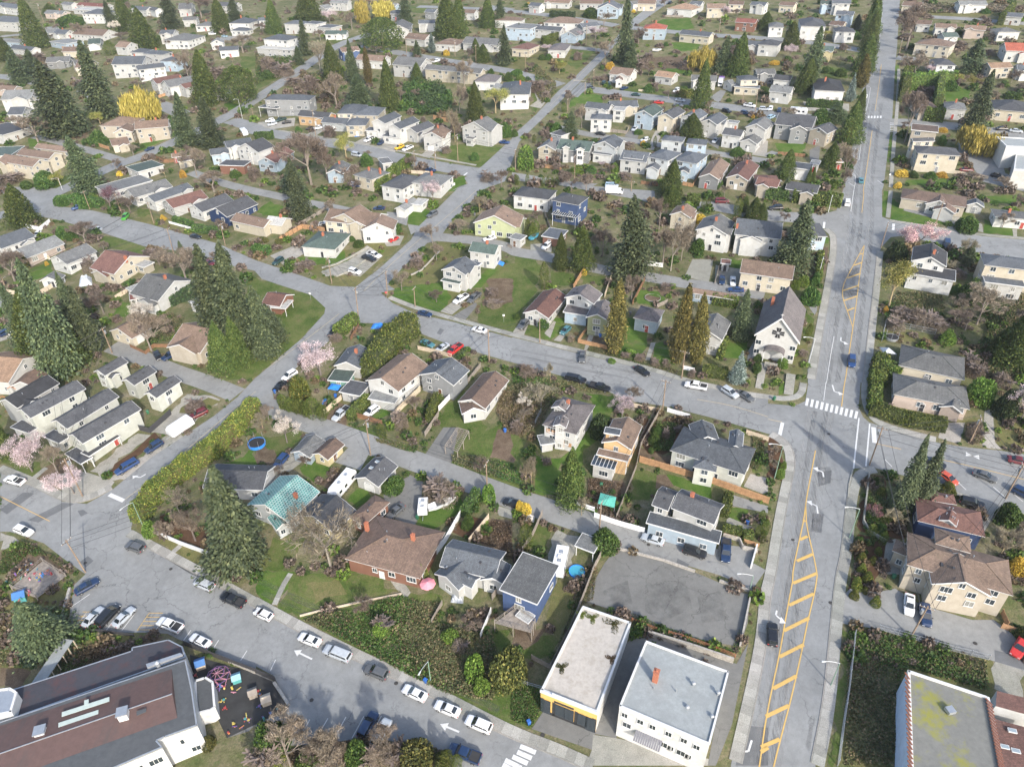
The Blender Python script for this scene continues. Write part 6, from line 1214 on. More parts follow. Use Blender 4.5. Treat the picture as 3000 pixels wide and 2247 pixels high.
houses('''
A0 g 20,30 180,50 100,75 5 b W
A0 h -20,170 200,180 100,200 6 b W
A0 g 420,95 560,100 470,125 3.5 l P
A0 g 700,30 930,40 800,60 3 r W
A0 f 690,75 850,85 750,95 3 w W
A0 h 780,110 940,110 870,130 6 b W
A0 g 400,260 500,240 450,290 3 l W
A0 g 500,260 600,270 540,300 3 b W
A0 g 690,255 930,265 760,310 3 t W
A0 f 510,350 640,370 560,330 3 l L
A0 g 1040,370 1130,375 1060,415 4.5 t W
A0 g 1400,270 1510,265 1440,300 6 b W
A0 h 1500,330 1690,330 1560,360 4.5 g W
A0 g 1010,505 1250,490 1150,560 7 b W
A0 h 1280,455 1440,460 1350,475 7 b W
A0 h 1160,445 1280,440 1200,460 6 b W
A0 g 1190,590 1400,545 1320,590 6 b W
A0 h 1430,515 1560,515 1490,535 5.5 b L
A0 g 1330,700 1540,640 1420,720 5 v W
A0 g 1430,720 1670,650 1570,740 5 g W | white house with bright blue porch trim beside yellow willow
A0 g 1570,750 1690,710 1620,760 4.5 v W
A0 h 1860,790 1960,780 1900,810 3.5 t W
A0 g 640,530 730,510 700,580 4 g C
A0 g 680,540 800,530 720,590 4 n C
A0 g 420,510 600,490 520,540 3.5 g G
A0 g 60,800 290,780 200,860 5.5 l W
+ A0 f 290,815 370,835 320,800 6 b W
A0 g 100,940 220,930 190,990 5.5 b W
A0 f -60,1100 150,1130 60,1060 4 d W
A0 g -50,750 140,750 60,780 3 t P
A0 h 950,1055 1170,1050 1050,1095 5 t E
A0 g 1180,1070 1440,1030 1300,1110 6 t E | large beige two-storey house with tan roofs above orange fence
+ A0 g 1100,1060 1050,1120 1160,1120 5 t E
A0 g 950,1215 1100,1180 1070,1250 3 t C name=garage
A0 g 60,1345 330,1385 180,1425 6 t C | cream three-block apartment row with stepped tan roofs
+ A0 g 190,1290 470,1320 380,1372 6 t C
+ A0 g 330,1245 630,1275 540,1312 6 t C
A0 f -60,1320 140,1300 60,1270 5 e C
A0 h 2030,190 2190,185 2100,210 5 b W
+ A0 h 2020,260 2160,260 2080,275 3 b W
A0 h 1720,220 1860,210 1800,230 3 g W
A0 g 1880,330 1870,360 1920,380 3.5 l W
A0 g 1950,1240 2150,1190 2120,1250 4.6 b W
A0 g 1830,1305 1950,1280 1900,1330 4 b L
A0 g 2120,1270 2300,1230 2211,1310 4.6 b W
A0 f 1930,1410 2130,1410 2040,1385 3.5 d K
A0 g 1480,1335 1560,1320 1520,1360 2.8 t K name=shed
A0 f 1530,1390 1660,1360 1600,1350 2.8 t C name=shed
A1 h 130,325 320,335 220,355 7.6 b W | white two-tier octagonal-looking house with grey hip roof by the hillside road
+ A1 f 60,405 360,415 200,380 4.2 w W
A1 h 280,200 430,200 350,215 5.8 b W
+ A1 f 440,195 565,205 500,180 5.2 b W
A1 f 570,225 690,235 630,210 3.4 b W
A1 g 610,280 780,270 690,300 3 e W
A1 g 30,170 110,160 70,180 4.6 b W
A1 g 660,10 800,10 730,30 5 l W
A1 g 730,430 870,400 800,450 4.6 n B
A1 g 900,480 1120,490 1000,530 4 t W
A1 g 1240,500 1460,515 1300,575 5.6 g W
A1 g 1500,570 1940,600 1700,620 5.6 g C | long cream two-storey fourplex with grey roof above ivy bank
A1 h 1920,680 2090,680 2000,715 3.6 m W
A1 g 2080,740 2320,760 2150,775 3.5 l W
A1 g 1260,165 1230,240 1310,270 4 g W
A1 g 1330,295 1490,310 1400,350 3.5 t W
A1 g 1410,190 1540,180 1480,205 5 b W
A1 h 1590,365 1770,370 1680,395 3.2 t W
A1 g 1830,330 2110,345 1980,390 3.5 g W
A1 h 2090,170 2300,170 2200,185 4 t W
A1 h 120,850 470,840 280,870 7.4 b G | large grey and white three-storey house with wraparound deck
+ A1 f 60,915 220,925 150,895 4.2 b W canopy
A1 g 400,970 640,985 520,1012 4 d O
A1 g 600,1030 800,1040 700,1062 3.5 b Q
A1 h 740,950 930,940 830,988 5 b C
A1 h 880,965 1080,960 970,1002 5 b C
A1 h 800,1060 960,1050 880,1088 4.6 b C
A1 g 1190,965 1060,1050 1195,1020 6.4 b W garage
+ A1 f 960,1120 1110,1120 1040,1100 3 b W
A1 g 1350,1010 1195,1100 1335,1065 6.4 b W garage
+ A1 f 1110,1165 1270,1180 1190,1150 3 b W
A1 g 1480,1050 1340,1130 1440,1120 4 d W
A1 g 1600,1085 1520,1160 1640,1150 5.6 t W garage
A1 g 1990,1012 1890,1075 2030,1115 6.2 g W | narrow white hillside house with grey gable roof beside bare poplars
+ A1 f 1820,1190 1890,1200 1850,1180 3 g W
A1 g 50,1195 -80,1260 70,1290 5.6 d W
A1 g 240,1265 90,1380 270,1330 3.6 v L
A1 h 925,1480 1075,1520 970,1545 4.6 g C ch=975,1470;1070,1475 | cream house with grey hip roof and two red brick chimneys
A1 h 1350,1505 1180,1630 1340,1585 5 d W
A1 h 1580,1495 1470,1600 1640,1550 4.6 l W
A1 g 740,1390 680,1480 780,1450 3.6 g L
A2 g 300,5 500,10 400,30 3.2 t W
A2 g 600,5 780,0 680,40 3.2 t W
A2 g 860,0 830,55 930,45 5 b L
A2 h 310,185 590,185 430,210 4.2 t W
A2 f 0,225 200,235 100,200 6 l L
A2 g 220,230 430,245 330,268 4.6 b W
A2 g 560,240 490,290 590,290 3.6 g L
A2 g 590,220 730,190 650,240 3.6 b G
A2 h 50,400 190,410 120,435 3.6 v C
A2 h 340,410 480,410 410,445 3.3 m W
A2 h 1150,235 1330,235 1240,258 5.4 R L | light blue house with bright orange-red hip roof
A2 h 1390,60 1590,75 1480,92 3.6 o W
A2 g 1690,45 1840,40 1780,80 5 t C
A2 g 1480,265 1720,290 1560,310 4 b C
A2 g 1950,170 2110,180 2030,200 4.6 r K
A2 g 2040,360 2250,370 2110,400 4 b W
A2 g 880,590 1050,605 940,655 3.6 t W
+ A2 g 930,650 925,690 960,680 3.2 t W
A2 g 1270,620 1410,640 1310,672 3.2 o W
A2 g 1560,660 1760,660 1640,705 4 g W
A2 h 1960,680 2110,670 2040,697 5.6 b C
+ A2 f 1920,745 2140,755 2030,735 3.2 b C
A2 g 2110,610 2260,600 2200,645 4.6 g G
A2 h -80,770 150,760 60,825 6 b W
A2 g 660,900 850,920 740,935 5.4 b W
A2 g 850,890 1070,870 960,930 4 b C
A2 h 690,1010 860,1010 770,1035 5.4 b W
+ A2 f 880,940 980,945 930,920 5 w W
A2 g 1230,895 1140,975 1265,960 5.5 e L
A2 g 1430,920 1330,1000 1460,975 5.5 d C
A2 g 1620,940 1530,1010 1650,1000 5.5 b W
A2 g 1790,970 1700,1050 1835,1020 5.5 b W
A2 g 1850,1120 1990,1140 1900,1170 5 d W
A2 g 2085,1175 2050,1215 2130,1200 3.3 g W
A2 g 2180,1010 2110,1090 2240,1060 5.5 g W
A2 f 1860,1050 1960,1060 1910,1040 3 l W name=shed
A2 g 380,1180 300,1270 420,1240 4.6 g C
A2 g 430,1215 690,1235 540,1305 4.6 e G | grey house with green roof, two dormers and red shutters
+ A2 g 470,1225 465,1270 500,1255 6.0 e W
+ A2 g 595,1235 590,1285 630,1270 6.0 e W
A2 g 880,1165 800,1240 945,1225 5.6 b Q
+ A2 f 710,1310 880,1330 800,1295 3.3 b W
A2 g 970,1310 1180,1330 1050,1395 4.6 b W
+ A2 g 970,1330 1140,1345 1050,1375 5.6 b W
A2 h 1235,1320 1405,1355 1290,1382 5.6 b Q
+ A2 g 1240,1400 1210,1450 1290,1430 3.6 b Q
A2 h 1310,1190 1480,1205 1380,1222 6 b Q
A2 h 1520,1220 1680,1230 1590,1252 6 b L
A2 h 1460,1345 1640,1375 1540,1412 5.6 b L
+ A2 g 1500,1430 1480,1480 1540,1460 3.6 b L
A2 g 1800,1365 1705,1525 1840,1450 3.3 t G
A2 g 2050,1375 1950,1530 2095,1460 3.3 v E
A2 h 2110,1560 2300,1560 2200,1612 3.2 v K
A3 h 10,220 130,220 70,245 4.6 g W
A3 h 280,200 480,200 370,242 6 d W
A3 g 560,190 660,200 600,225 4 n C
A3 h 580,262 740,262 660,285 5 d W
A3 g 600,105 740,112 660,135 6 b L
A3 g 470,20 560,20 510,40 5 e L
A3 g 560,10 710,10 640,35 6 b W
A3 h 400,735 635,740 500,795 5 k W | white-fronted house with black hip roof beside tall hedge row
A3 g 80,665 180,672 120,692 4 d W
A3 g 40,745 210,762 120,805 4.6 l W
A3 g 110,990 400,1020 200,1095 5.4 d G | large charcoal-roofed grey house with steep front gable
+ A3 g 270,1040 270,1100 340,1120 5.4 d G
A3 g 530,1060 440,1120 580,1110 5 d E
A3 h -60,370 100,380 40,402 5 d W
A3 g 1650,20 1870,10 1760,50 4 l W
A3 g 1450,215 1620,218 1530,248 3.6 t W
A3 g 1300,185 1400,190 1350,215 3.6 n W
A3 g 1710,225 1880,235 1790,265 4 t P
A3 h 1960,270 2140,262 2050,285 4 g W
A3 h 1310,360 1590,390 1430,402 5 t C
A3 h 1430,540 1590,540 1500,572 5 d Q
A3 g 2050,385 2300,385 2120,450 4.6 R W | white house with bright red roof at the photo's right edge
A3 g 1900,560 2080,545 2000,592 4.6 o C
A3 g 2150,575 2300,575 2211,610 4 b W
A3 h 1290,905 1420,905 1350,950 4 n E
A3 h 1530,910 1700,920 1600,948 4 g W
A3 h 1950,905 2250,930 2070,965 3.6 d C
A3 f 1250,1100 1460,1120 1350,1078 6 n E
A3 h 1290,1295 1630,1310 1480,1340 6.4 d C | three-storey cream apartment house with dark hip roof behind yellow bushes
+ A3 g 1240,1205 1430,1190 1330,1225 6.4 d C
A3 g 180,1590 430,1625 300,1640 4 d E
A3 f 240,1430 330,1440 280,1405 4 b W
A3 f 370,1400 450,1410 410,1380 3 l W name=shed
A3 g 450,405 560,412 500,445 4.6 e Y
A3 g -40,1545 60,1560 0,1610 4 v E
A2 f 370,1140 470,1165 420,1120 3 d W name=shed
A2 g 1860,700 1900,690 1900,740 3 l W name=shed
A2 g 170,30 260,40 210,60 4 b W
A2 g 1040,20 1090,10 1080,40 4 g W
A1 g 1180,100 1240,95 1210,125 4 b G
A1 g 560,60 620,40 600,80 4 l W
A1 f 1070,1400 1160,1380 1110,1360 3 g W name=shed
A0 g 1290,60 1370,80 1330,100 4 d W
A0 g 560,420 680,410 620,450 3.5 n C
A0 g 780,350 860,340 820,385 3.5 e W
A0 g 1900,30 2050,30 1980,60 4.6 d W
A0 g 1560,60 1660,50 1610,85 4.6 g W
A0 g 1100,180 1180,170 1140,210 4 n W
A3 f 580,1390 640,1390 610,1370 3 o K name=shed
A3 g 1500,300 1620,290 1560,325 4 e W
A3 g 2050,120 2200,130 2130,150 4 b W
A1 g 1100,30 1220,40 1150,60 4 l L
A1 g 1480,90 1560,95 1520,110 4 b G
A1 g 1790,90 1900,95 1850,120 4 t W
A0 g 1180,60 1290,70 1230,95 4 b W
A0 g 1590,160 1700,150 1640,180 4 g W
A0 g 50,340 200,350 120,370 3.4 l L
A0 g 130,400 300,420 200,430 3.4 b W
A0 g 1900,420 2050,400 1980,440 4 b W
A0 g 560,20 640,30 600,50 4 g W
A2 g 1100,10 1240,10 1170,40 4 t C
A2 g 1560,20 1640,25 1600,45 4 b W
A2 g 1880,20 2000,20 1940,45 4.6 n C
A2 g 2080,20 2200,30 2140,55 4.6 b W
A3 g 1180,20 1330,30 1250,60 4 n C
A3 g 120,20 240,30 180,55 4 n C
''')
# ---------------------------------------------------------------- trees and shrubs: foot x, foot y, top y, width
trees('''
D0 F 430,640,250,420
D0 O 1810,1480,1230,110
D1 V 170,1500,1200,280
D1 D 300,1657,1330,340 700,1657,1380,330 1170,1600,1330,260
D1 d 560,1657,1420,260 720,1640,1450,200
D1 V 880,1657,1400,260 480,1657,1500,240
D1 N 620,1600,1450,260 1240,1600,1480,230 100,1657,1500,300 1020,1657,1520,200
D1 O 1400,1657,1480,300 1600,1657,1530,150
D1 A 1660,1690,1520,110 1740,1690,1560,90
D1 y 200,1657,1560,140
D1 O 2180,900,380,330 
D1 R 1900,860,640,210 1680,560,470,150 1950,1000,860,130 1080,520,430,140
D1 D 930,330,190,190 1850,520,390,170
D1 N 1100,480,380,170 1750,640,580,140
C0 F 2090,1560,740,540
C0 d 1690,1370,1100,230
C0 P 1560,1150,940,180
C0 d 1450,1360,1190,160
C0 B 280,770,490,290
C0 D 500,780,560,170
C0 B 640,960,770,260
C0 C 60,640,240,150
C0 R 1320,1300,1190,140
C0 V 190,500,440,100
C0 N 1700,250,160,180 1660,240,180,120
C1 P 645,1590,1050,600 | huge pale leafless tree in front of the brick house
C1 M 270,520,300,250 | white blossoming tree at the lane bend
C1 A 1100,490,355,80 1600,190,100,60
C1 N 1600,1000,830,340 1530,960,850,180 1250,380,250,150
C1 R 2020,1010,830,150
C1 y 1430,1690,1550,130 370,130,-60,220
C1 V 1830,1240,1130,120 1200,920,800,180 1130,930,850,120 870,200,150,80
C1 D 1380,260,130,130 110,320,210,160 1940,780,640,130
C1 Q 60,400,280,130
C1 A 500,300,130,150 580,320,190,100 440,290,160,90 370,270,150,80 300,250,140,80 230,200,100,80
C1 d 440,720,640,110 200,790,740,120
C1 U 50,740,690,110
C2 C 500,1050,560,300 | big conical green cedar beside the back lane
C2 B 950,300,145,220 | small pink cherry tree between white and orange houses
C2 P 250,210,10,280
C2 M 90,230,120,140
C2 U 760,450,240,190
C2 V 790,1430,1240,270 870,950,920,60 1220,520,340,100 1200,600,560,60 1250,440,380,90
C2 Y 110,1125,1040,140 60,1110,1010,100
C2 d 1040,170,20,150 100,330,260,180 170,780,660,90 
C2 N 40,420,330,120 300,700,650,90 1330,470,400,90 1430,420,370,70
C2 Q 170,880,700,110 120,880,700,100 600,1150,980,120
C2 A 120,1430,1220,130 2150,1190,1100,60 2180,1300,1180,60 2120,1330,1230,60 2160,1380,1300,50
C2 R 620,1400,1350,60 1500,380,350,50
C3 F 1150,1090,455,230 | tall dark fir beside the navy house, left of a pair
C3 F 1300,1080,520,210 | tall dark fir beside the navy house, right of a pair
C3 y 1545,965,865,130 970,970,900,75 1390,945,890,70
C3 V 2080,1200,1005,190 920,880,800,60 900,1180,1080,110 780,1390,1320,70 960,1300,1200,90
C3 Y 2150,1640,1510,150
C3 R 1810,160,-60,190 130,740,680,60 100,820,720,80
C3 B 2170,340,80,210
C3 U 2020,280,20,170 1130,1200,1080,120
C3 Q 2000,1500,1290,220 1080,1250,1120,150
C3 D 2130,1450,1250,160 30,640,540,80 40,760,680,80
C3 y 900,1290,1230,100 800,1540,1470,80 950,1480,1400,60 900,1560,1500,60 800,1640,1560,80
D3 y 760,120,30,90 850,60,-20,80 740,210,140,70 920,270,190,80 840,160,110,60 
D3 O 2180,560,460,120
C3 p 880,1200,1050,110 
C3 A 980,1400,1280,70 1000,1220,1120,80
C3 N 1760,480,330,140 1050,220,190,70
B0 C 215,300,-60,250
B0 F 1900,1280,480,420 | towering dark fir left of a pair by the grassy corner
B0 F 2100,1330,470,460 | towering dark fir right of a pair above the grassy corner
B0 C 1950,1560,1130,250 2090,1500,1080,220
B1 F 90,1420,850,330 150,1300,980,260
B0 F 560,1560,600,380 250,1330,800,260 800,1380,850,280 720,1300,720,230
B0 C 400,1450,850,330 600,1520,1000,330 480,1500,1150,260
B0 D 1620,810,510,300 740,440,270,200 130,780,520,240 900,1060,840,220 1310,1380,1080,300
B0 p 970,180,-20,170
B0 d 1130,190,40,150 1380,640,500,160
B0 V 570,400,280,120 630,420,330,80 550,120,20,100 760,130,20,140
B0 N 790,690,570,130 1300,560,500,120 1430,600,530,120 1110,110,70,60 
B0 O 200,660,510,110
B0 M 1290,1140,960,210
B0 F 1570,540,430,70
B0 y 400,1500,1440,80
B0 Y 1415,250,200,55 405,640,600,35
B1 F 400,240,-270,270 | tall dark fir at the end of the orange cedar fence
B1 B 560,1590,1330,330 | broad pink cherry tree beside the downhill street
B1 V 890,475,395,95 830,430,380,60 1210,360,265,110 1140,330,260,70 30,540,450,150
B1 D 1260,860,700,140 1740,370,240,160 2150,200,130,60
B1 d 1560,960,870,130 
B1 Q 1930,190,40,130
B1 B 1530,90,-60,160
B1 N 450,660,600,180 1400,640,560,160 2050,900,830,140 2060,1000,930,150 700,1290,1230,120 1500,1520,1480,60 400,470,410,80
B1 O 60,440,380,90 200,450,400,80
B2 F 1030,720,60,420 | massive dark fir in the middle of the block
B2 C 420,670,350,160 600,680,290,240
B2 P 1370,690,180,300
B2 D 1300,640,300,200 1460,600,300,160 780,560,330,180 1270,330,60,150
B2 K 880,1400,760,230 | rusty olive cedar by the kerb, standing alone
B2 K 1410,1480,810,250 | rusty olive cedar with bare double trunk, left of two
B2 K 1590,1490,880,230 | rusty olive cedar, right of two
B2 F 1960,1280,860,230
B2 S 1940,1657,1385,185 | pale blue spruce in front of the church
B2 A 280,850,610,90 140,400,240,60 180,420,260,70 210,400,250,60 1650,180,60,50 1690,180,60,45 1940,230,50,80
B2 V 270,1180,1080,110 40,1100,1050,50 2110,1560,1460,80 2120,1480,1400,80 1590,520,200,120 1050,950,900,60
B2 Y 620,720,665,60 1620,280,190,110
B2 C 2080,250,50,170 1370,120,-60,220 2000,180,40,100 2150,260,100,120
B2 D 1030,960,720,160 1100,640,560,120 720,480,380,110 90,300,200,100 220,260,170,110
B2 N 1330,850,790,110 90,1540,1500,110 170,1600,1530,140 1550,1600,1540,80 980,1430,1390,90 1100,1460,1400,90 1230,1500,1440,90 1330,1510,1450,80 500,1300,1240,70 1700,450,360,80
B2 R 1010,1420,1380,60 860,1480,1440,70 1250,1480,1450,60
B2 Q 330,1640,1500,110
B2 d 120,1657,1520,150 
B3 F 190,660,90,340 | broad dark fir beside the main road, above tan house
B3 G 1290,500,275,310 | round pink and cream magnolia beside the main road
B3 U 1090,600,400,160
B3 w 1040,1000,640,250
B3 R 1130,600,490,120 1140,690,600,80 1540,1310,1190,120 300,820,715,100 235,840,760,80 120,1520,1430,90
B3 V 355,965,805,150 400,800,690,100 1720,950,740,150 1700,340,195,160 1590,880,800,80
B3 C 2100,1480,1000,330 1980,1400,1180,200
B3 D 1800,1150,850,350 1700,1200,1050,250 1640,1100,900,180 2020,320,200,120 2150,1250,1000,160
B3 Q 1660,620,410,110 1560,700,600,130
B3 F 1710,640,450,130
B3 N 1640,740,680,130 1150,1080,1000,200 1080,1180,1080,180 1350,1150,1050,220 1250,1120,1000,150 1450,1180,1100,160 1740,1500,1400,140 1780,1600,1480,130 2000,1657,1560,150 300,1420,1370,80
B3 A 330,1300,1150,60 350,1240,1140,50
B3 Y 1010,1050,990,50
''')
trees('''
A0 F 560,1170,530,440 | broad dark fir cluster nearest the apartment row
A0 F 640,1150,640,300
A0 F 900,1010,370,320 | tall dark fir left of the yellow willow
A0 F 200,720,420,210 310,650,430,170 980,240,10,130 1480,250,-80,170 2040,200,-20,150 430,900,600,200
A0 C 330,420,-30,190 60,520,310,150 1110,270,-40,170 1260,420,70,220 1920,280,-20,160 1800,900,430,240
A0 E 2080,880,570,270
A0 W 1230,1040,770,300 | big yellow weeping willow among houses at the upper left
A0 F 1620,1260,810,250 1840,1270,850,280 790,1657,1180,320
A0 w 870,1080,980,110 520,1600,1480,80
A0 D 330,1230,1000,280 1700,1520,1290,180 1640,720,450,170 1740,150,-40,180 1850,1657,1480,200 700,340,200,120 2100,460,300,200 1000,1460,1380,90 1200,770,690,120 330,340,250,90
A0 V 420,1600,1470,200 860,1250,1120,130 240,1620,1560,110 1240,1280,1230,40 380,1590,1480,100 640,220,100,200 1480,1110,1020,90 2040,1530,1450,90
A0 A 960,480,350,100 1020,1290,1240,40 1160,1260,1230,40 1330,1220,1150,40 1400,1170,1120,35
A0 d 1660,700,560,120 1000,1657,1600,160 1050,350,280,120 1500,420,340,80
A0 M 1000,310,180,90
A0 N 340,540,450,110 760,760,650,160 1900,700,560,180 1700,850,780,90 1500,860,820,80 80,1580,1500,200 150,520,470,90
A0 Y 1040,1520,1475,50 1590,1530,1460,60
A0 p 1180,210,150,90
A0 C 440,140,30,110 150,620,480,150
A1 C 160,290,-20,130 470,190,-80,250 680,720,350,180 1160,950,500,190 1390,700,540,120 1900,1060,710,180 2000,240,-30,160
A1 F 430,480,160,120 900,910,640,260 850,720,350,150 1300,200,-60,150 1390,500,350,90 2150,560,230,180 2110,230,-40,140 370,560,400,120
A1 E 1100,430,150,270 | large round-topped green cedar near the top centre
A1 W 1080,180,10,190 940,190,10,120
A1 K 980,740,410,100
A1 C 1660,340,-60,250 1760,320,-60,160
A1 P 560,640,360,180
A1 D 700,930,630,220 1800,760,520,150 480,1600,1150,380 620,1560,1250,200 830,260,110,100 1760,1000,740,150 560,360,260,90 1040,470,400,130 1830,520,420,90 60,280,200,120
A1 Q 1720,1230,940,140
A1 w 2070,980,780,170 780,1370,1170,170
A1 V 960,1430,1300,110 1890,1385,1300,70 2150,1180,1050,140 370,1150,1080,60 900,460,400,100 2030,640,590,50 110,680,600,120 2180,700,620,80
A1 F 330,1657,1400,250
A1 S 1520,460,280,90
A1 C 1960,540,380,140 1900,470,330,100
A1 Y 1640,480,425,70
A1 B 2150,350,280,60 640,210,90,100 
A1 N 120,620,480,160 250,650,540,200 330,740,660,140 480,780,640,140 1640,1320,1260,90 640,1180,1080,120 760,1560,1440,150 840,1500,1420,120 2000,1560,1480,120
A1 B 1520,1690,1560,170
A1 d 380,1320,1180,140 850,1657,1560,120 450,860,700,110 2120,1620,1480,140
A2 F 960,550,-30,190 1020,590,340,160 1810,640,320,180 500,1190,970,170 60,300,200,60
A2 C 1620,940,510,170 1940,660,280,210 1540,1200,980,250 1360,1690,1380,210 2190,260,100,130
A2 W 1620,610,405,170 | yellow weeping willow near the garden terraces
A2 B 720,350,235,150 550,350,270,90 300,450,390,100 780,1450,1400,80
A2 B 1830,160,60,90
A2 A 450,970,890,50 35,1600,1500,30 130,1600,1500,40 50,1600,1510,30 270,1610,1520,40 310,1610,1520,40 350,1610,1530,40 390,1610,1530,40 190,1240,1160,40 1230,1270,1170,30 1180,1270,1180,30
A2 A 300,400,310,60 350,400,320,50
A2 w 410,640,520,110 
A2 Y 845,600,530,80 1130,1260,1210,55 2080,1020,990,40 1050,110,80,40 140,40,20,30
A2 D 800,560,350,130 600,1110,910,130 1350,860,780,80 1090,380,240,110 640,1657,1500,140 1940,160,80,120 1700,960,870,70 2130,820,760,60 270,760,700,130 1180,660,580,90 80,180,110,70 
A2 d 510,1657,1490,160 300,1260,1180,100 380,1400,1300,90 850,1500,1420,80 1940,1040,970,70 790,250,110,130 120,920,840,130
A2 V 380,1150,1050,110 330,1120,1050,90 1190,790,720,120 680,1500,1420,110 1110,1480,1390,110 1090,1160,1110,70 30,650,580,110 2160,800,740,110 1480,780,740,80 690,150,60,150 260,520,460,60 320,520,450,60 780,600,560,60 1330,400,360,50 1850,1440,1330,60 1780,1620,1550,100 1950,1350,1250,130 1870,880,840,50 100,320,260,120 20,1180,1110,60
A2 R 130,1450,1230,190 1540,140,110,40 560,1500,1420,120 880,1480,1400,80 80,700,640,90
A2 N 1130,590,500,120 1050,560,470,130 1230,790,700,90 1500,600,520,110 230,800,680,120 150,800,700,100 970,1550,1480,130 850,1610,1560,80 380,1480,1400,60 1420,140,80,70 1000,1280,1220,120 1900,480,380,120 2050,520,430,110 800,700,640,90 560,520,440,80 1700,540,440,80 1180,520,450,110 300,850,780,100
A3 C 190,430,180,160 310,800,500,210 880,300,-60,150 820,620,290,170 860,450,100,130 700,1240,880,190 760,1050,760,110
A3 F 350,740,240,250 | tall green fir left of the main road's far tree row
A3 B 180,510,390,110 1400,660,560,100 
A3 K 800,760,470,140 680,1240,1040,130
A3 d 640,1600,1250,110 640,1657,1450,110
A3 S 700,880,640,90
A3 F 570,1060,890,230 1740,640,340,230 1760,1150,620,260 150,1700,1540,160 760,260,130,110
A3 D 1190,440,30,210 1250,700,480,230 1180,1230,800,190 1640,760,650,100 1760,1560,1500,130 1160,300,150,90 2100,720,600,100
A3 W 1750,1300,1090,250 | yellow weeping willow below a tall dark fir
A3 Y 1150,1520,1460,110 1120,1620,1570,70 1500,1530,1480,80 1500,1140,1095,70 60,560,520,90
A3 C 150,1540,1290,170 530,1450,1230,160 340,1580,1440,50 380,1580,1440,40
A3 V 1250,1530,1470,80 1400,1540,1480,100 750,340,260,90 450,1070,930,160 1230,420,370,90 1570,780,690,120 1500,1250,1160,70 1660,300,250,60 520,630,560,90 620,660,570,80 1880,120,60,60 1240,760,700,60 2110,850,780,120
A3 w 1590,760,640,100 1780,760,650,110 490,340,270,80
A3 R 560,1620,1540,90 1630,780,740,60
A3 N 1300,260,190,110 1200,170,100,130 1950,340,270,110 1650,420,340,110 1850,720,660,100 1330,480,420,110 2200,800,700,130 1180,340,280,80 1900,480,420,90 1380,820,740,100 640,430,370,60
''')
# ---------------------------------------------------------------- hedges
for a in [('C0', '1230,1180 1350,1000 1600,790 1850,620 2060,420 2200,270', 4.2, 4.2, 'y', 'long yellow-green hedge beside the street below the rowhouses'), ('B1', '1330,1240 1170,1370 1020,1590', 6, 6.5, 'a', 'giant clipped yellow-green cedar hedge between two houses'), ('C1', '830,320 960,190', 2.2, 3, 'a'), ('C1', '1500,350 1560,180', 1.8, 3, 'a'), ('C3', '920,-20 910,240', 3, 2.6, 'a'), ('C3', '910,270 1200,350 1480,400', 3.2, 2.6, 'a'), ('C1', '1800,1150 1900,1000', 2, 2.5, 'g'),
 ('B0', '1500,970 1760,860', 4, 3.2, 'd'), ('B0', '1520,270 1660,310', 2, 2.2, 'g'), ('B0', '1690,350 1860,370', 2.4, 2.6, 'g'), ('B2', '1660,1590 1830,1610', 2.2, 2.8, 'a'), ('B2', '1750,970 1920,1000', 2.2, 3.2, 'a'), ('B1', '720,1250 850,1150', 3, 3.6, 'a'), ('A1', '1060,1657 1190,1520', 2.6, 4, 'a'), ('A1', '1210,1520 1330,1420', 2.6, 4, 'a'), ('A1', '20,1210 140,1200', 2.6, 3.2, 'g'),
 ('A3', '340,920 620,940', 2.5, 3, 'g'), ('C2', '1860,1020 1830,1150', 2, 2.4, 'a'), ('C2', '1840,1300 1950,1320', 1.8, 2, 'a'), ('C2', '2010,1350 2050,1350', 1.8, 2, 'a'), ('A3', '1170,780 1560,760', 5, 7, 'b'), ('A3', '1160,880 1180,720', 4, 7, 'a'), ('A3', '1360,1040 1480,1050', 3.5, 5, 'a'), ('A3', '1450,960 1470,760', 3.5, 7, 'a'), ('B3', '230,90 600,130', 3, 4.2, 'a'), ('B3', '0,60 200,70', 4, 3.5, 'g'), ('B3', '450,560 430,770', 2, 1.8, 'a'), ('B3', '970,1490 940,1657', 4, 2.6, 'a'), ('B2', '1520,120 1600,125', 2, 4, 'a'), ('B2', '1830,1340 1790,1450', 1.6, 3, 'a'), ('B3', '1010,1560 1090,1600', 4, 3, 'a'), ('A2', '1460,840 1540,845', 3, 3.4, 'y'), ('A2', '270,385 380,350', 3, 4, 'a'), ('A2', '340,150 530,160', 3, 3.6, 'd'), ('C2', '600,770 620,800', 1, 1, 'g'), ('B1', '0,530 100,540', 3, 2.6, 'g'), ('A0', '1040,1310 1200,1285', 1.5, 2, 'd'), ('B2', '1000,1400 1050,1410', 1.4, 1.2, 'b'), ('B2', '1250,1480 1340,1500', 1.6, 1.2, 'b'), ('A3', '2000,220 2090,130', 3, 6, 'a'), ('B0', '520,110 660,90', 5, 2.6, 'g'), ('B0', '700,120 860,130', 4, 3, 'g'), ('C1', '240,215 430,265', 2, 3, 'a')]:
    hedge(a[0], a[1], a[2], a[3], a[4], a[5] if len(a) > 5 else None)
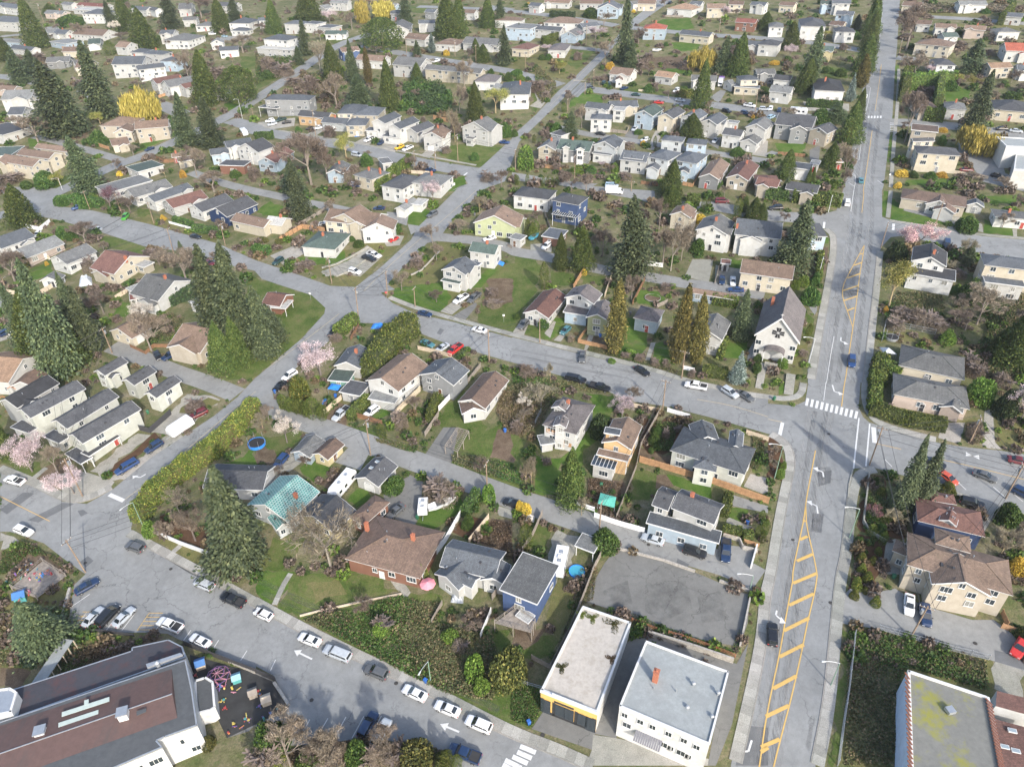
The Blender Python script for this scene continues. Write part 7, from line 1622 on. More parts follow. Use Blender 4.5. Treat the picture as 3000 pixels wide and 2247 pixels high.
# ---------------------------------------------------------------- masses nobody could count
BR, IV, WG = [L_BRM, L_SHR, L_BRN], [L_DRK, L_SHR, L_DRK], [L_SHR, L_BRI, L_BRN]
for nm, t, s, n, h, m, sz, lb in [
 ('bramble_slope', 'D1', '400,400 900,300 1260,200 1340,220 1600,260 1560,430 1900,520 2050,520 2100,900 2050,1100 1640,1040 1200,820 800,600', 36000, (.05, 1.1), BR, .34, 'tangled bramble and weed slope above the lower street'),
 ('bramble_patch', 'D3', '690,470 930,480 1250,590 1880,760 1900,1020 1230,820 1150,900 1120,1657 660,1657', 19000, (.03, .7), BR, .34, 'overgrown brambles around the moss-roofed building'),
 ('ivy_bank', 'A1', '1270,760 1380,730 1620,760 1700,850 1690,960 1560,1000 1420,1010 1270,960', 22000, (.3, 4.5), IV, .7, 'dark ivy-covered bank below the long cream fourplex'),
 ('weeds', 'D2', '0,870 240,1000 260,1160 170,1330 0,1270', 5000, (.05, .5), WG, .25, 'weedy grass beside the orange-fronted building'),
 ('weeds', 'D2', '1040,350 1250,440 1600,560 1900,650 1960,480 1980,700 1600,640 1240,500 1040,420', 5000, (.05, .8), BR, .22, 'rusty weeds along the edge of the vacant lot'),
 ('weeds', 'D2', '600,-60 740,-60 700,230 650,250 560,280 430,560 330,780 280,900 360,700 520,330', 7000, (.05, .9), BR, .25, 'dry weeds along the board fence of the vacant lot'),
 ('undergrowth', 'B3', '1000,1070 1120,880 1500,900 1520,1050 1480,1200 1000,1130', 12000, (.1, 1.4), BR, .35, 'brown and green undergrowth above the trampoline yard'),
 ('undergrowth', 'C2', '-90,30 400,20 430,90 280,300 240,380 90,480 -60,430 -140,250', 14000, (.1, 1.3), [L_BRN, L_BRM, L_TWR], .3, 'reddish brambles behind the boarded white house'),
 ('undergrowth', 'C1', '1150,520 1400,560 1380,620 1050,520 1020,480', 3000, (.1, 1), BR, .28, 'brambles beside the back lane power pole'),
 ('undergrowth', 'C1', '1700,700 1900,780 2300,900 2240,720 1950,640 1680,640', 7000, (.05, 1.0), BR, .28, 'rough bushes above the lane fence'),
 ('undergrowth', 'C0', '20,1460 200,1380 440,1490 640,1640 600,1657 380,1500 250,1490 60,1657 0,1657', 6000, (.1, 1.2), BR, .28, 'brambles around the playground deck'),
 ('undergrowth', 'D0', '560,300 600,330 560,500 400,620 300,830 0,800 0,350 250,350 420,300', 12000, (.1, 1.2), BR, .3, 'rough bushes under the left fir'),
 ('undergrowth', 'D0', '640,620 1000,640 1150,600 1000,720 520,880 500,800', 9000, (.05, .9), [L_BRN, L_SHR, L_BRN], .25, 'dry grass bank beside the covered walkway'),
 ('undergrowth', 'D1', '0,1540 600,1500 960,1420 1300,1500 1600,1530 1650,1657 0,1657', 16000, (.1, 1.6), [L_BRN, L_BRM, L_TWR], .3, 'tangled bushes along the bottom edge of the lot'),
 ('undergrowth', 'A1', '0,480 380,500 380,560 0,740', 12000, (.1, 2.2), BR, .6, 'hillside thicket above the curving road'), ('undergrowth', 'A1', '400,640 700,640 720,900 560,900 330,740', 14000, (.1, 2.6), [L_BRN, L_BRM, L_DRK], .6, 'brown thicket below the hillside road'),
 ('undergrowth', 'B0', '1250,1120 1480,1060 1600,1100 1500,1280 1260,1350', 5000, (.1, 1), BR, .35, 'brambles under the bare garden trees'), ('undergrowth', 'A2', '200,560 380,720 380,800 260,900 210,820 200,700', 9000, (.1, 1.7), BR, .5, 'thicket at the street corner'), ('undergrowth', 'A3', '1160,100 1400,120 2211,110 2211,60 1200,40', 12000, (.1, 2), [L_TWY, L_BRM, L_TWY], .7, 'straw-coloured thicket along the far street'),
 ('undergrowth', 'C3', '860,800 1000,830 1020,1150 1180,1260 850,1240', 8000, (.05, .9), BR, .25, 'flowering garden beds at the street corner'), ('undergrowth', 'C2', '1180,330 1440,360 1370,600 1200,600', 5000, (.05, .7), BR, .25, 'leafy kitchen garden beside the fence'), ('undergrowth', 'C2', '660,840 960,880 880,1180 640,1060', 6000, (.05, .8), [L_BRN, L_DRK, L_TWG], .25, 'cluttered garden plants behind the orange house'),
 ('undergrowth', 'C2','2080,420 2180,560 2120,780 2060,740', 2500, (.05, .7), BR, .25, 'garden shrubs at the wide house\'s corner'), ('undergrowth', 'C1', '1890,1370 2050,1190 2211,1220 2211,1480', 4500, (.05, .8), [L_BRN, L_SHR, L_TWG], .25, 'cluttered plants in the fenced back yard'), ('undergrowth', 'B2', '0,1590 600,1657 C2:850,90 700,90 430,60 0,20', 6000, (.05, .8), BR, .3, 'roadside weeds along the parked cars'), ('undergrowth', 'B2', '700,1340 1150,1480 1480,1560 1480,1600 1100,1500 640,1380', 5000, (.05,.7), BR, .25, 'weedy strip beside the sidewalk'),
 ('undergrowth', 'B3', '1750,900 2211,900 2211,1657 1900,1657 1760,1400 1900,1200', 18000, (.1, 1.5), BR, .4, 'wild thicket around the golden cedar')]:
    undergrowth(nm, pts(t, s), n, h, m, sz, lb, seed=n % 97, cat='bushes')
# small plants scattered through every yard, off the roads and houses
def on_paint(p): return False
# ---------------------------------------------------------------- cars
cars('''
D0 sedan 640,170 860,40 n | navy sedan parked nose-out beside the playground ramp
D0 sedan 730,450 880,290 s | silver sedan, left of three angled cars
D0 van 850,450 1020,270 k | black minivan between two silver sedans
D0 sedan 990,450 1150,290 s | silver sedan, right of three angled cars
D0 pickup 1570,480 1370,400 w | white pickup truck with black bed beside yellow hatching
D0 sedan 1820,620 1640,530 w | white sedan with dark sunroof panels in the lower lot
D0 suv 1860,130 1670,50 s | silver suv parked along the kerb of the lower street
D0 pickup 2120,270 1910,180 k | black pickup truck with loaded bed along the kerb
D1 hatch 140,380 -10,310 w
D1 sedan 555,600 375,530 w
D1 canopy 820,730 590,640 s | silver pickup truck with matching canopy on the lower street
D1 suv 1130,880 950,810 g | dark grey boxy suv with roof bars on the lower street
D1 sedan 1465,1070 1280,980 w
D1 sedan 1775,1210 1535,1110 w
D1 suv 2030,1340 1820,1250 w
D1 suv 930,1370 1010,1230 n | navy suv in a bay beside bottom bushes
D1 suv 1040,1450 1130,1280 s | silver wagon with roof rack in a bay beside bottom bushes
D1 pickup 1930,1600 1680,1500 n | dark navy pickup truck with covered bed at the photo's bottom
C0 pickup 220,870 35,820 w | white pickup truck with yellow load, at left edge
C0 suv 110,1240 310,1320 w | white old station wagon on the lower street
C0 suv 1260,1450 1075,1390 g | dark grey suv parked at the corner below the hedge
C0 canopy 1180,680 1010,780 b | blue and white pickup truck on gravel beside the rowhouses
C0 suv 1400,510 1260,600 n | navy suv on gravel above the blue pickup
C0 suv 1780,240 1650,300 m | maroon suv ahead of the white cargo trailer
C0 pickup 1970,380 1870,460 k
C0 sedan 1470,810 1350,880 k
C1 pickup 780,230 690,310 s
C1 suv 1050,210 945,290 w
C1 sedan 1265,1060 1145,1160 g | grey sedan on the black driveway of the brick house
C1 suv 250,640 180,720 b
C1 sedan 240,0 170,60 k
C1 sedan 2280,1060 2160,1020 k
B2 canopy 465,1600 640,1640 k
C2 pickup 680,20 840,60 k
C2 pickup 1690,45 1490,10 w | white pickup truck at the kerb left of two sedans
C2 suv 1830,50 1940,120 s
C2 sedan 1960,80 2080,150 g
C2 sedan 1310,1380 1125,1320 s | silver sedan in front of the light blue shopfront
C2 suv 1480,1430 1680,1490 k | black suv in front of the light blue shopfront
C2 pickup 1850,1380 1845,1520 n | navy pickup truck beside the light blue shopfront
C3 sedan 1390,670 1490,710 k
C3 sedan 1410,780 1510,860 k
C3 hatch 1510,790 1610,860 o | orange-red hatchback above the yellow bush
C3 sedan 1790,770 1965,835 g | grey sedan driving along the right-hand street
C3 sedan 2090,655 2270,690 m
C3 suv 1690,1020 1840,1060 k
C3 suv 2160,930 2280,990 n
D3 suv 38,610 38,430 k | black suv driving on the main road beside yellow hatching
D3 sedan 1225,180 1220,345 w | white sedan with dark sunroof below the beige apartment house
D3 suv 1350,290 1370,420 n
D3 pickup 2211,580 2160,660 r
B0 suv 700,130 640,150 b
B0 suv 740,100 690,125 b
B0 suv 1100,200 1065,245 v | bright green jeep on the roadside verge
B0 sedan 880,335 800,310 s
B0 sedan 1640,380 1740,400 k
B0 van 1620,530 1740,600 w
B0 sedan 1770,605 1840,630 m
B0 sedan 1340,1380 1380,1450 k
B0 suv 1520,1390 1410,1450 n
B0 suv 90,1240 200,1170 w
B0 suv 10,1240 110,1190 n
B0 hatch 340,350 310,390 w
B1 suv 240,570 140,640 e
B1 pickup 920,560 1040,600 k
B1 pickup 960,530 1080,570 w
B1 suv 810,680 900,705 w
B1 hatch 1155,430 1225,395 r | red hatchback on a concrete pad by the street
B1 suv 1560,180 1485,220 g
B1 sedan 1400,1040 1520,1070 n
B1 sedan 1990,1210 1870,1180 w
B1 sedan 1430,1290 1535,1335 t
B1 sedan 1640,1330 1575,1370 s
B1 pickup 1760,1335 1675,1400 r | bright red pickup truck with tools in its bed
B1 pickup 1820,900 1720,960 w
B1 pickup 1920,890 1850,950 g
B1 sedan 2060,395 1975,415 w
B1 sedan 510,1430 395,1460 k
B1 suv 320,1570 260,1610 w
B1 suv 700,1200 650,1240 k
B1 sedan 1100,145 1030,145 n
B2 suv 335,445 265,500 w
B2 suv 150,1110 60,1190 g
B2 hatch 495,1170 430,1230 t
B2 sedan 610,1395 605,1455 g
B2 sedan 1080,1520 1170,1575 k
B2 sedan 1815,735 1815,795 n
B2 sedan 1910,745 1910,805 w
B2 sedan 1990,850 1880,845 b | bright blue sedan across the lane behind the cream house
B2 van 1770,85 1860,85 m
B3 van 685,120 685,75 w
B3 suv 725,1430 725,1505 b | blue suv on the main road beside the church
B3 suv 130,140 10,145 k
B3 van 1545,430 1545,490 n
A3 sedan 805,1580 803,1530 t
A3 sedan 835,850 850,810 w
A3 suv 20,950 30,915 w
A3 suv 95,970 100,930 n
A3 suv 10,1020 50,1000 l
A3 sedan 1670,1465 1760,1465 m
A3 sedan 1960,1510 2010,1520 k
A3 suv 2105,1535 2165,1555 s
A3 sedan 1970,1110 2080,1110 k
A3 sedan 2100,1125 2190,1135 s
A3 sedan 1540,300 1480,320 n
A3 suv 1910,1180 1970,1190 g
A2 sedan 650,745 720,765 g
A2 suv 780,740 810,690 e
A2 suv 830,745 855,700 e
A2 sedan 1035,815 1110,820 e
A2 sedan 940,770 1000,750 n
A2 sedan 1420,860 1490,870 s
A2 sedan 1235,882 1300,885 r
A2 sedan 1400,905 1475,912 g
A2 suv 1820,950 1890,970 k
A2 suv 1980,970 2055,985 n
A2 pickup 2010,905 2100,920 w
A2 suv 2150,940 2211,945 s
A2 suv 1440,770 1400,795 w
A2 sedan 1080,1090 1040,1130 s
A2 sedan 1770,1195 1740,1230 s
A2 sedan 745,1150 790,1155 k
A2 van 820,1600 905,1605 l
A2 suv 1345,40 1390,10 k
A2 hatch 1170,1200 1130,1210 w
A1 suv 160,1035 80,1050 w
A1 suv 170,1065 110,1080 s
A1 pickup 250,1025 180,1045 e
A1 sedan 300,1050 230,1060 k
A1 sedan 500,1100 440,1110 k
A1 pickup 590,1095 510,1110 w
A1 pickup 1010,1190 945,1220 w
A1 suv 1110,1215 1055,1250 n
A1 suv 1280,1255 1195,1290 y | yellow suv in the driveway of a white gabled house
A1 pickup 1350,1265 1270,1300 w
A1 van 830,1330 910,1345 s
A1 sedan 1470,1462 1550,1472 n
A1 sedan 2110,1225 2185,1230 b
A1 suv 1580,520 1530,535 w
A1 sedan 965,375 930,390 k
A1 sedan 860,1600 900,1600 b
A0 sedan 1320,1275 1260,1297 n
A0 van 1800,297 1870,292 w
A0 sedan 1910,312 1970,315 l
''')
def BOXTRUCK(t, x1, y1, x2, y2, lab, L=6.6):
    a, b = G(t, x1, y1, 1), G(t, x2, y2, 1); c = (a+b)/2; c.z = gz(c.x, c.y) + .03; T = thing('box_truck', lab, 'truck', c, fixed=True); T.rotation_euler = slope_rot(math.atan2(b.y-a.y, b.x-a.x)); wp = CARP['w'][1]
    m = MB(); m.box(-L/2, L/2-2.0, -1.15, 1.15, .75, 3.0); m.obj('cargo_box', wp, T); m = MB(); m.box(L/2-1.95, L/2, -1.0, 1.0, .5, 1.3); m.hexa([(L/2-1.95,-1,1.3),(L/2-.2,-1,1.3),(L/2-.2,1,1.3),(L/2-1.95,1,1.3)], [(L/2-1.9,-.85,2.2),(L/2-.9,-.85,2.2),(L/2-.9,.85,2.2),(L/2-1.9,.85,2.2)]); m.obj('cab', wp, T)
    m = MB(); m.hexa([(L/2-.3,-.85,1.4),(L/2-.17,-.85,1.4),(L/2-.17,.85,1.4),(L/2-.3,.85,1.4)], [(L/2-.95,-.75,2.1),(L/2-.84,-.75,2.1),(L/2-.84,.75,2.1),(L/2-.95,.75,2.1)]); m.obj('windshield', CGL, T)
    for sx in (-L*.27, L*.33):
        for sy in (-1, 1): o = add('wheel', WHEEL[0], T, (sx, sy*.95, .42)); o.rotation_euler[0] = PI/2; o.scale = (1.2,1.2,1.3); add('rim', WHEEL[1], o)
BOXTRUCK('A2', 800, 1650, 970, 1657, 'white box truck on the street below the rowhouse gardens'); BOXTRUCK('A2', 1810, 680, 1790, 770, 'small white truck parked between two upper houses', 5.5)
# ---------------------------------------------------------------- large flat-roofed buildings and the church, built one by one
def flatroof(name, c, stain, streak=(1, .12, 1), amt=.7, sc=.3):
    m, nt, b, N, L = newmat(name); ge = N.new('ShaderNodeNewGeometry'); v = ge.outputs['Position']
    n1 = noise(N, L, v, 1.2, 6, .7); r = ramp(N, [(.3, vary(c, .82)), (.7, vary(c, 1.12))]); L.new(n1.outputs[0], r.inputs[0])
    mp = N.new('ShaderNodeMapping'); mp.inputs['Scale'].default_value = streak; mp.inputs['Rotation'].default_value = (0, 0, .35); L.new(v, mp.inputs[0])
    n2 = noise(N, L, mp.outputs[0], sc, 7, .75); r2 = ramp(N, [(.5, (0,)*3), (.64, (amt,)*3)]); L.new(n2.outputs[0], r2.inputs[0]); L.new(mixc(N, L, r2.outputs[0], r.outputs[0], stain), b.inputs['Base Color']); b.inputs['Roughness'].default_value = .8
    bp = N.new('ShaderNodeBump'); bp.inputs['Strength'].default_value = .2; L.new(n1.outputs[0], bp.inputs['Height']); L.new(bp.outputs[0], b.inputs['Normal']); return m
MOSS = flatroof('mossy_roof', (.165,.165,.15), (.22,.215,.03), (1, 1, 1), .9, .16); MAROON = flatroof('maroon_roof_felt', (.095,.058,.052), (.06,.052,.05), (1,.1,1), .6, .5)
WETR = flatroof('damp_roof_felt', (.042,.042,.052), (.085,.035,.032), (1,1,1), .7, .22); GREYR = flatroof('pale_membrane_roof', (.27,.29,.29), (.22,.235,.235), (1,1,1), .6, .25); CREAMR = flatroof('cream_membrane_roof', (.42,.385,.34), (.28,.25,.20), (1,1,1), .55, .35)
OLDWHITE = plain('peeling_white_paint', (.5,.505,.5), .7, .06, 1.2, dirt=.35); ORANGEW = plain('orange_stucco', (.62,.38,.12), .8, .1, 1); DARKW = plain('dark_tiles', (.03,.032,.035), .4, .2); GRAVR = flatroof('grey_gravel_roof', (.075,.08,.085), (.05,.055,.06), (1,1,1), .5, .6)
RIDGEDP = plain('pale_patch', (.38,.44,.41), .7, .06)
def big(name, lab, t, x, y, cat='building'): return thing(name, lab, cat, G(t, x, y), fixed=True, px=full(t, x, y))
# hall at the lower left
T = big('church_hall', 'large hall with maroon felt roof and white walls at the lower left corner', 'D0', 800, 1150)
prism(T, pts('D0', '-120,1130 150,1020 1130,650 1130,620 1440,540 1560,600 1590,690 90,1300 -120,1390'), 6.2, OLDWHITE, WETR, .12, .15, capm=METAL)
c, zt, rf = prism(T, pts('D0', '-300,1430 1582,702 1640,960 1690,1285 1410,1400 1345,1432 1395,1490 150,2085 -300,2200'), 8.2, OLDWHITE, GRAVR, .1, .14, capm=METAL)
def plate(T, t, s, h, th, mat, name, parent=None):
    W_ = [gp(x, y, h) for x, y in pts(t, s)]; m = MB(); b = T.location; z = sum(p.z for p in W_)/len(W_) - b.z
    ar = sum(W_[i].x*W_[(i+1) % len(W_)].y - W_[(i+1) % len(W_)].x*W_[i].y for i in range(len(W_)))
    if ar < 0: W_ = W_[::-1]
    m.hexa([(p.x-b.x, p.y-b.y, z) for p in W_], [(p.x-b.x, p.y-b.y, z+th) for p in W_]); return m.obj(name, mat, parent or T)
# low maroon gable laid over the grey surround
W_ = {k: gp(*pts('D0', s)[0], h) for k, s, h in (('a', '-150,1400', 8.3), ('b', '1465,785', 8.3), ('r1', '1468,1000', 9.4), ('c', '1520,1222', 8.3), ('d', '430,1665', 8.3), ('r0', '-150,1640', 9.4), ('e', '-150,1905', 8.3))}
z83 = zt + .1; z94 = zt + .85; b = T.location; q = lambda k, z: (W_[k].x-b.x, W_[k].y-b.y, z-b.z); m = MB()
m.face([q('a', z83), q('r0', z94), q('r1', z94), q('b', z83)]); m.face([q('r0', z94), q('e', z83), q('d', z83), q('c', z83), q('r1', z94)]); m.face([q('b', z83), q('r1', z94), q('c', z83)]); m.obj('upper_roof', MAROON, T)
m = MB(); m.tube(q('r0', z94+.03), q('r1', z94+.03), .1, n=4); m.obj('ridge_cap', METAL, T)
for s_ in ('540,1205 940,1055 940,1095 540,1245', '728,1095 766,1083 766,1130 728,1142', '510,1295 846,1168 846,1205 510,1335'): plate(T, 'D0', s_, 8.95, .06, RIDGEDP, 'roof_patch')
plate(T, 'D0', '1180,1190 1262,1158 1262,1192 1182,1230', 8.85, .06, GRAVR, 'roof_patch'); plate(T, 'D0', '1270,800 1560,690 1580,705 1380,790 1280,830', 6.6, .5, METAL, 'duct')
for x, y in ((1065, 1215), (355, 1375)):
    p = gp(*pts('D0', f'{x},{y}')[0], 9.2) - T.location; m = MB(); m.box(-.7,.7,-.7,.7,-.9,.75,0); m.box(-.85,.85,-.85,.85,.75,.95,1); m.obj('roof_cupola', [TRIM, METAL], T, loc=p, rz=.3)
p = gp(*pts('D0', '1365,790')[0], 7.0) - T.location; m = MB(); m.tube((0,0,-1),(0,0,.8), .35, n=10); m.tube((0,0,.8),(0,0,1.1), .5, .1, n=10); m.obj('roof_ventilator', METAL, T, loc=p)
prism(T, pts('D0', '1680,925 1775,890 1840,930 1862,1160 1820,1190 1700,1225'), 3.2, OLDWHITE, GRAVR, .25)
prism(T, pts('D0', '-60,1010 85,985 145,1020 100,1200 -60,1240'), 9.5, OLDWHITE, METAL, .2)
a_, b_ = sorted([gp(*pts('D0', '150,2085')[0], 8.2), gp(*pts('D0', '1395,1490')[0], 8.2)], key=lambda p: p.x)
wallwin(T, a_, b_, zt, [(.78, 3.4, 'w'), (.92, 3.4, 'w')])
a_, b_ = gp(*pts('D0', '1400,1400')[0], 8.2), gp(*pts('D0', '1690,1285')[0], 8.2); wallwin(T, a_, b_, zt, [(.35, 3.4, 'm'), (.7, 6.4, 'm')])
# orange-fronted flat shop
T = big('shop_building', 'orange-fronted flat-roofed shop with stained cream roof', 'D2', 640, 800)
c, zt, rf = prism(T, pts('D2', '250,1042 612,262 1030,400 735,1232'), 4.6, OLDWHITE, CREAMR, .35)
def facing(c, tgt):  # the edge of a footprint nearest a picture point
    n = len(c); best = None
    for i in range(n):
        m_ = (c[i] + c[(i+1) % n])/2; x, y = proj(m_); e = (x-tgt[0])**2 + (y-tgt[1])**2
        if best is None or e < best[0]: best = (e, c[i], c[(i+1) % n])
    return best[1], best[2]
a_, b_ = facing(c, full('D2', 490, 1160)); d = (b_-a_); d.z = 0; L = d.length; an = math.atan2(d.y, d.x); gzb = gz(a_.x, a_.y) - zt
m = MB(); m.box(0, L, -.12, 0, gzb-.5, -.1, 0); fo = m.obj('front_wall', ORANGEW, T, loc=a_ - T.location, rz=an)
m = MB()
for x0, x1 in ((0, .6), (L*.22, L*.27), (L*.62, L*.67), (L-.7, L)): m.box(x0, x1, -.2, -.12, gzb-.5, -1.6)
m.box(0, L, -.2, -.12, gzb-.5, gzb+.7); m.obj('front_tiles', DARKW, T, loc=a_ - T.location, rz=an)
m = MB(); m.box(-.1, L+.1, -.25, .02, -.12, .42); m.box(L*.2, L*.8, -.2, .04, .42, .75); m.obj('cornice', TRIM, T, loc=a_ - T.location, rz=an)
for u in (.1, .36, .52, .76, .9):
    w = 1.7; m = MB(); m.box(-w/2, w/2, -.26, -.2, gzb+.8 if u not in (.1, .9) else gzb+.1, -1.7); m.box(-.04, .04, -.28, -.26, gzb+.8, -1.7); g = m.obj('shop_window' if u not in (.1, .9) else 'entrance_door', GLASS, T, loc=a_ - T.location + d.normalized()*(L*u), rz=an)
m = MB(); m.box(L*.25, L*.6, -.2, -.14, -1.45, -1.0); m.obj('sign_band', DARKW, T, loc=a_ - T.location, rz=an)
for s_, mt in (('660,300 760,330 740,400 680,410 640,370', L_YLG), ('770,360 950,400 960,450 860,440', L_OLV), ('380,760 500,800 470,860 360,870', L_OLV), ('830,680 890,700 880,780 840,770', L_BRN), ('600,290 640,300 600,380 580,360', L_YLG)):
    W_ = [gp(x, y, 4.6) for x, y in pts('D2', s_)]; cx = sum(p.x for p in W_)/len(W_); cy = sum(p.y for p in W_)/len(W_); r = np.random.RandomState(3); n = 900; rad = (W_[0].xy - W_[2].xy).length*.45
    A = r.rand(n)*6.283; RR = rad*r.rand(n)*(.7+.5*np.sin(A*3)); C = np.stack([cx + RR*np.cos(A), cy + RR*np.sin(A), zt + .1 + .06*r.rand(n)], 1); C -= np.array(tuple(T.location)); o = add('roof_moss', quads_mesh('roof_moss', leafquads(C, r.randn(n,3), r.randn(n,3), np.full(n,.2), np.full(n,.12)), [mt]), T); o['kind'] = 'stuff'
# white two-storey block
T = big('commercial_block', 'white brick two-storey block with pale grey flat roof and one chimney', 'D2', 1400, 1000)
c, zt, rf = prism(T, pts('D2', '925,1172 1160,570 1876,832 1700,1500'), 7.6, OLDWHITE, GREYR, .35, .25)
a_, b_ = facing(c, full('D2', 1310, 1336)); wallwin(T, a_, b_, zt, [(.07, 2.1, 's'), (.25, 2.1, 's'), (.39, 2.1, 's'), (.57, 2.1, 's'), (.74, 2.1, 's'), (.88, 2.4, 's'), (.11, 4.6, 'm'), (.56, 5.6, 'w'), (.62, 5.6, 's'), (.76, 5.8, 'w'), (.82, 5.8, 's')])
d = (b_-a_); d.z = 0; an = math.atan2(d.y, d.x); u = d.normalized(); m = MB()
for k in range(12): m.hexa([(k*.36,-1.6,-.55),(k*.36+.3,-1.6,-.55),(k*.36+.3,0,0),(k*.36,0,0)], [(k*.36,-1.6,-.48),(k*.36+.3,-1.6,-.48),(k*.36+.3,0,.08),(k*.36,0,.08)])
m.obj('awning', plain('awning_metal', (.17,.17,.19), .6, .1), T, loc=a_ + d*.22 - T.location + Vector((0,0,-4.2)), rz=an)
p = gp(*pts('D2', '1235,925')[0], 7.7) - T.location; m = MB(); m.box(-.42,.42,-.42,.42,-.2,2.6); m.box(-.5,.5,-.5,.5,2.6,2.75); m.tube((0,0,2.7),(0,0,3.1),.18,n=8); m.obj('chimney', BRICK, T, loc=p, rz=an)
for x, y in ((1565, 960), (1780, 1040), (1512, 1165), (1725, 1245), (1415, 1020), (1222, 1000)):
    p = gp(*pts('D2', f'{x},{y}')[0], 7.7) - T.location; m = MB(); s = .35 if x not in (1415, 1222) else .12; m.tube((0,0,-.1),(0,0,.55),s*.6,n=8); m.tube((0,0,.55),(0,0,.8),s,s*.5,n=8); m.obj('roof_ventilator', METAL, T, loc=p)
COPE = plain('dull_brick', (.2,.085,.055), .9, .3, 5)
# moss-roofed block at the right
T = big('warehouse', 'blue-white block with yellow mossy flat roof and red brick coping', 'D3', 1600, 1300)
c, zt, rf = prism(T, pts('D3', '1215,822 1918,1052 2020,1760 1212,1760'), 7.0, plain('pale_blue_render', (.42,.5,.62), .8, .08, 1, dirt=.3), MOSS, .4, .32, capm=TRIM)
for i in range(1, 22):
    for ed in ((1212, 822, 1212, 1760), (1918, 1052, 2020, 1760)):
        x = ed[0] + (ed[2]-ed[0])*i/22; y = ed[1] + (ed[3]-ed[1])*i/22; p = gp(*pts('D3', f'{x},{y}')[0], 7.4); p.z = zt + .43; m = MB(); m.box(-.13,.13,-.62,.62,-.06,.04); m.obj('coping_brick', COPE, T, loc=p - T.location, rz=.12 if ed[0] < 1500 else .3)
p = gp(*pts('D3', '1570,1185')[0], 7.1) - T.location; m = MB(); m.box(-.6,.6,-.55,.55,-.1,.5); m.obj('roof_hatch', METAL, T, loc=p, rz=.2)
T = big('shed_building', 'small white corrugated building with maroon roof at the right edge', 'D3', 2100, 1100)
c, zt, rf = prism(T, pts('D3', '1975,1010 2330,1090 2300,1240 1960,1150'), 3.6, WALL['W'], ROOF['v'], .0)
T = big('workshop', 'long brown-roofed workshop with skylights at the bottom right corner', 'D3', 2100, 1500)
c, zt, rf = prism(T, pts('D3', '1965,1240 2350,1340 2350,1800 2040,1800'), 4.2, WALL['W'], ROOF['v'], .0)
for x, y in ((2110, 1355), (2140, 1530), (2045, 1495)): p = gp(*pts('D3', f'{x},{y}')[0], 4.3) - T.location; add('skylight', SKYL, T, p, 1.3)
# modern white building, upper right
T = big('office_building', 'white modern flat-roofed office at the upper right edge', 'A3', 2100, 1300)
prism(T, pts('A3', '1975,1180 2300,1190 2300,1290 2050,1290'), 7.0, WALL['W'], GREYR, .4); prism(T, pts('A3', '2150,1310 2350,1320 2330,1500 2110,1500'), 5.5, WALL['W'], GREYR, .4)
# the church
T = thing('church', 'white wooden church with steep roof and black cross-shaped window', 'church', G('B3', 60, 1400), fixed=True, px=full('B3', 100, 1150))
eh = 6.2; hr = 12.0; a_ = gp(*pts('B3', '190,800')[0], hr); b_ = gp(*pts('B3', '112,1130')[0], hr); e_ = gp(*pts('B3', '308,1145')[0], eh); ax = (b_-a_); ax.z = 0; L = ax.length; ax.normalize(); nx = Vector((-ax.y, ax.x, 0)); hw = abs((e_-a_).xy.dot(nx.xy)); ctr = (a_+b_)/2; ctr.z = gz(ctr.x, ctr.y); an = math.atan2(ax.y, ax.x); rel = ctr - T.location
print('church L %.1f hw %.1f' % (L, hw)); hw = min(max(hw, 5), 8.5); il = L/2 - .6; iw = hw - .55; sl_ = (hr-eh)/hw; m = MB(); pr = [(-iw,-3),(iw,-3),(iw,eh),(0,hr-.1-.55*sl_*.0),(-iw,eh)]
m.hexa([(-il, y, z) for y, z in pr], [(il, y, z) for y, z in pr]); m.obj('wall', WALL['W'], T, loc=rel, rz=an)
for s in (-1, 1):
    m = MB(); A = [(-L/2,0,hr),(L/2,0,hr),(L/2,s*hw,eh-.3),(-L/2,s*hw,eh-.3)]; A = A if s > 0 else A[::-1]; m.hexa(A, [(x, y, z+.22) for x, y, z in A]); m.obj('roof', ROOF['d' if s*nx.x < 0 else 'n'] if False else ROOF['m'], T, loc=rel, rz=an)
    m = MB(); q1 = [(L/2, 0, hr-.3), (L/2, 0, hr+.24), (L/2, s*hw, eh-.05), (L/2, s*hw, eh-.6)]; m.hexa(q1, [(x+.12, y, z) for x, y, z in q1]); m.obj('bargeboard', TRIM, T, loc=rel, rz=an)
m = MB(); m.tube((L/2-.3,0,hr), (L/2-.3,0,hr+1.3), .06, n=4); m.tube((L/2-.3,-.4,hr+.9), (L/2-.3,.4,hr+.9), .06, n=4); m.obj('roof_cross', TRIM, T, loc=rel, rz=an)
m = MB(); m.box(-.4,.4,-.4,.4,-1.5,1.6); m.obj('chimney', BRICK, T, loc=rel + (nx*-3.2 if nx.x > 0 else nx*3.2) + ax*(-L*.2) + Vector((0,0,hr-2.6)), rz=an)
bw = plain('black_window_frame', (.015,.015,.017), .5, .1); m = MB(); r_ = 1.35
for k in range(4): a = k*PI/2; ca, sa = math.cos(a), math.sin(a); m.hexa([(0, ca*r_*.25 - sa*z0*0, 0) for z0 in (0,)*4] if False else [(0, y*ca - z*sa, y*sa + z*ca) for y, z in ((.3,-.42),(1.45,-.62),(1.45,.62),(.3,.42))], [(.07, y*ca - z*sa, y*sa + z*ca) for y, z in ((.3,-.42),(1.45,-.62),(1.45,.62),(.3,.42))])
cw_ = m.obj('cross_window', bw, T, loc=rel + ax*(il+.02) + Vector((0,0,eh+1.3)), rz=an)
m = MB()
for k in range(8): a = k*PI/4; m.tube((.09, 0, 0), (.09, 1.4*math.cos(a), 1.4*math.sin(a)), .035, n=4)
m.obj('glazing_bar', TRIM, cw_)
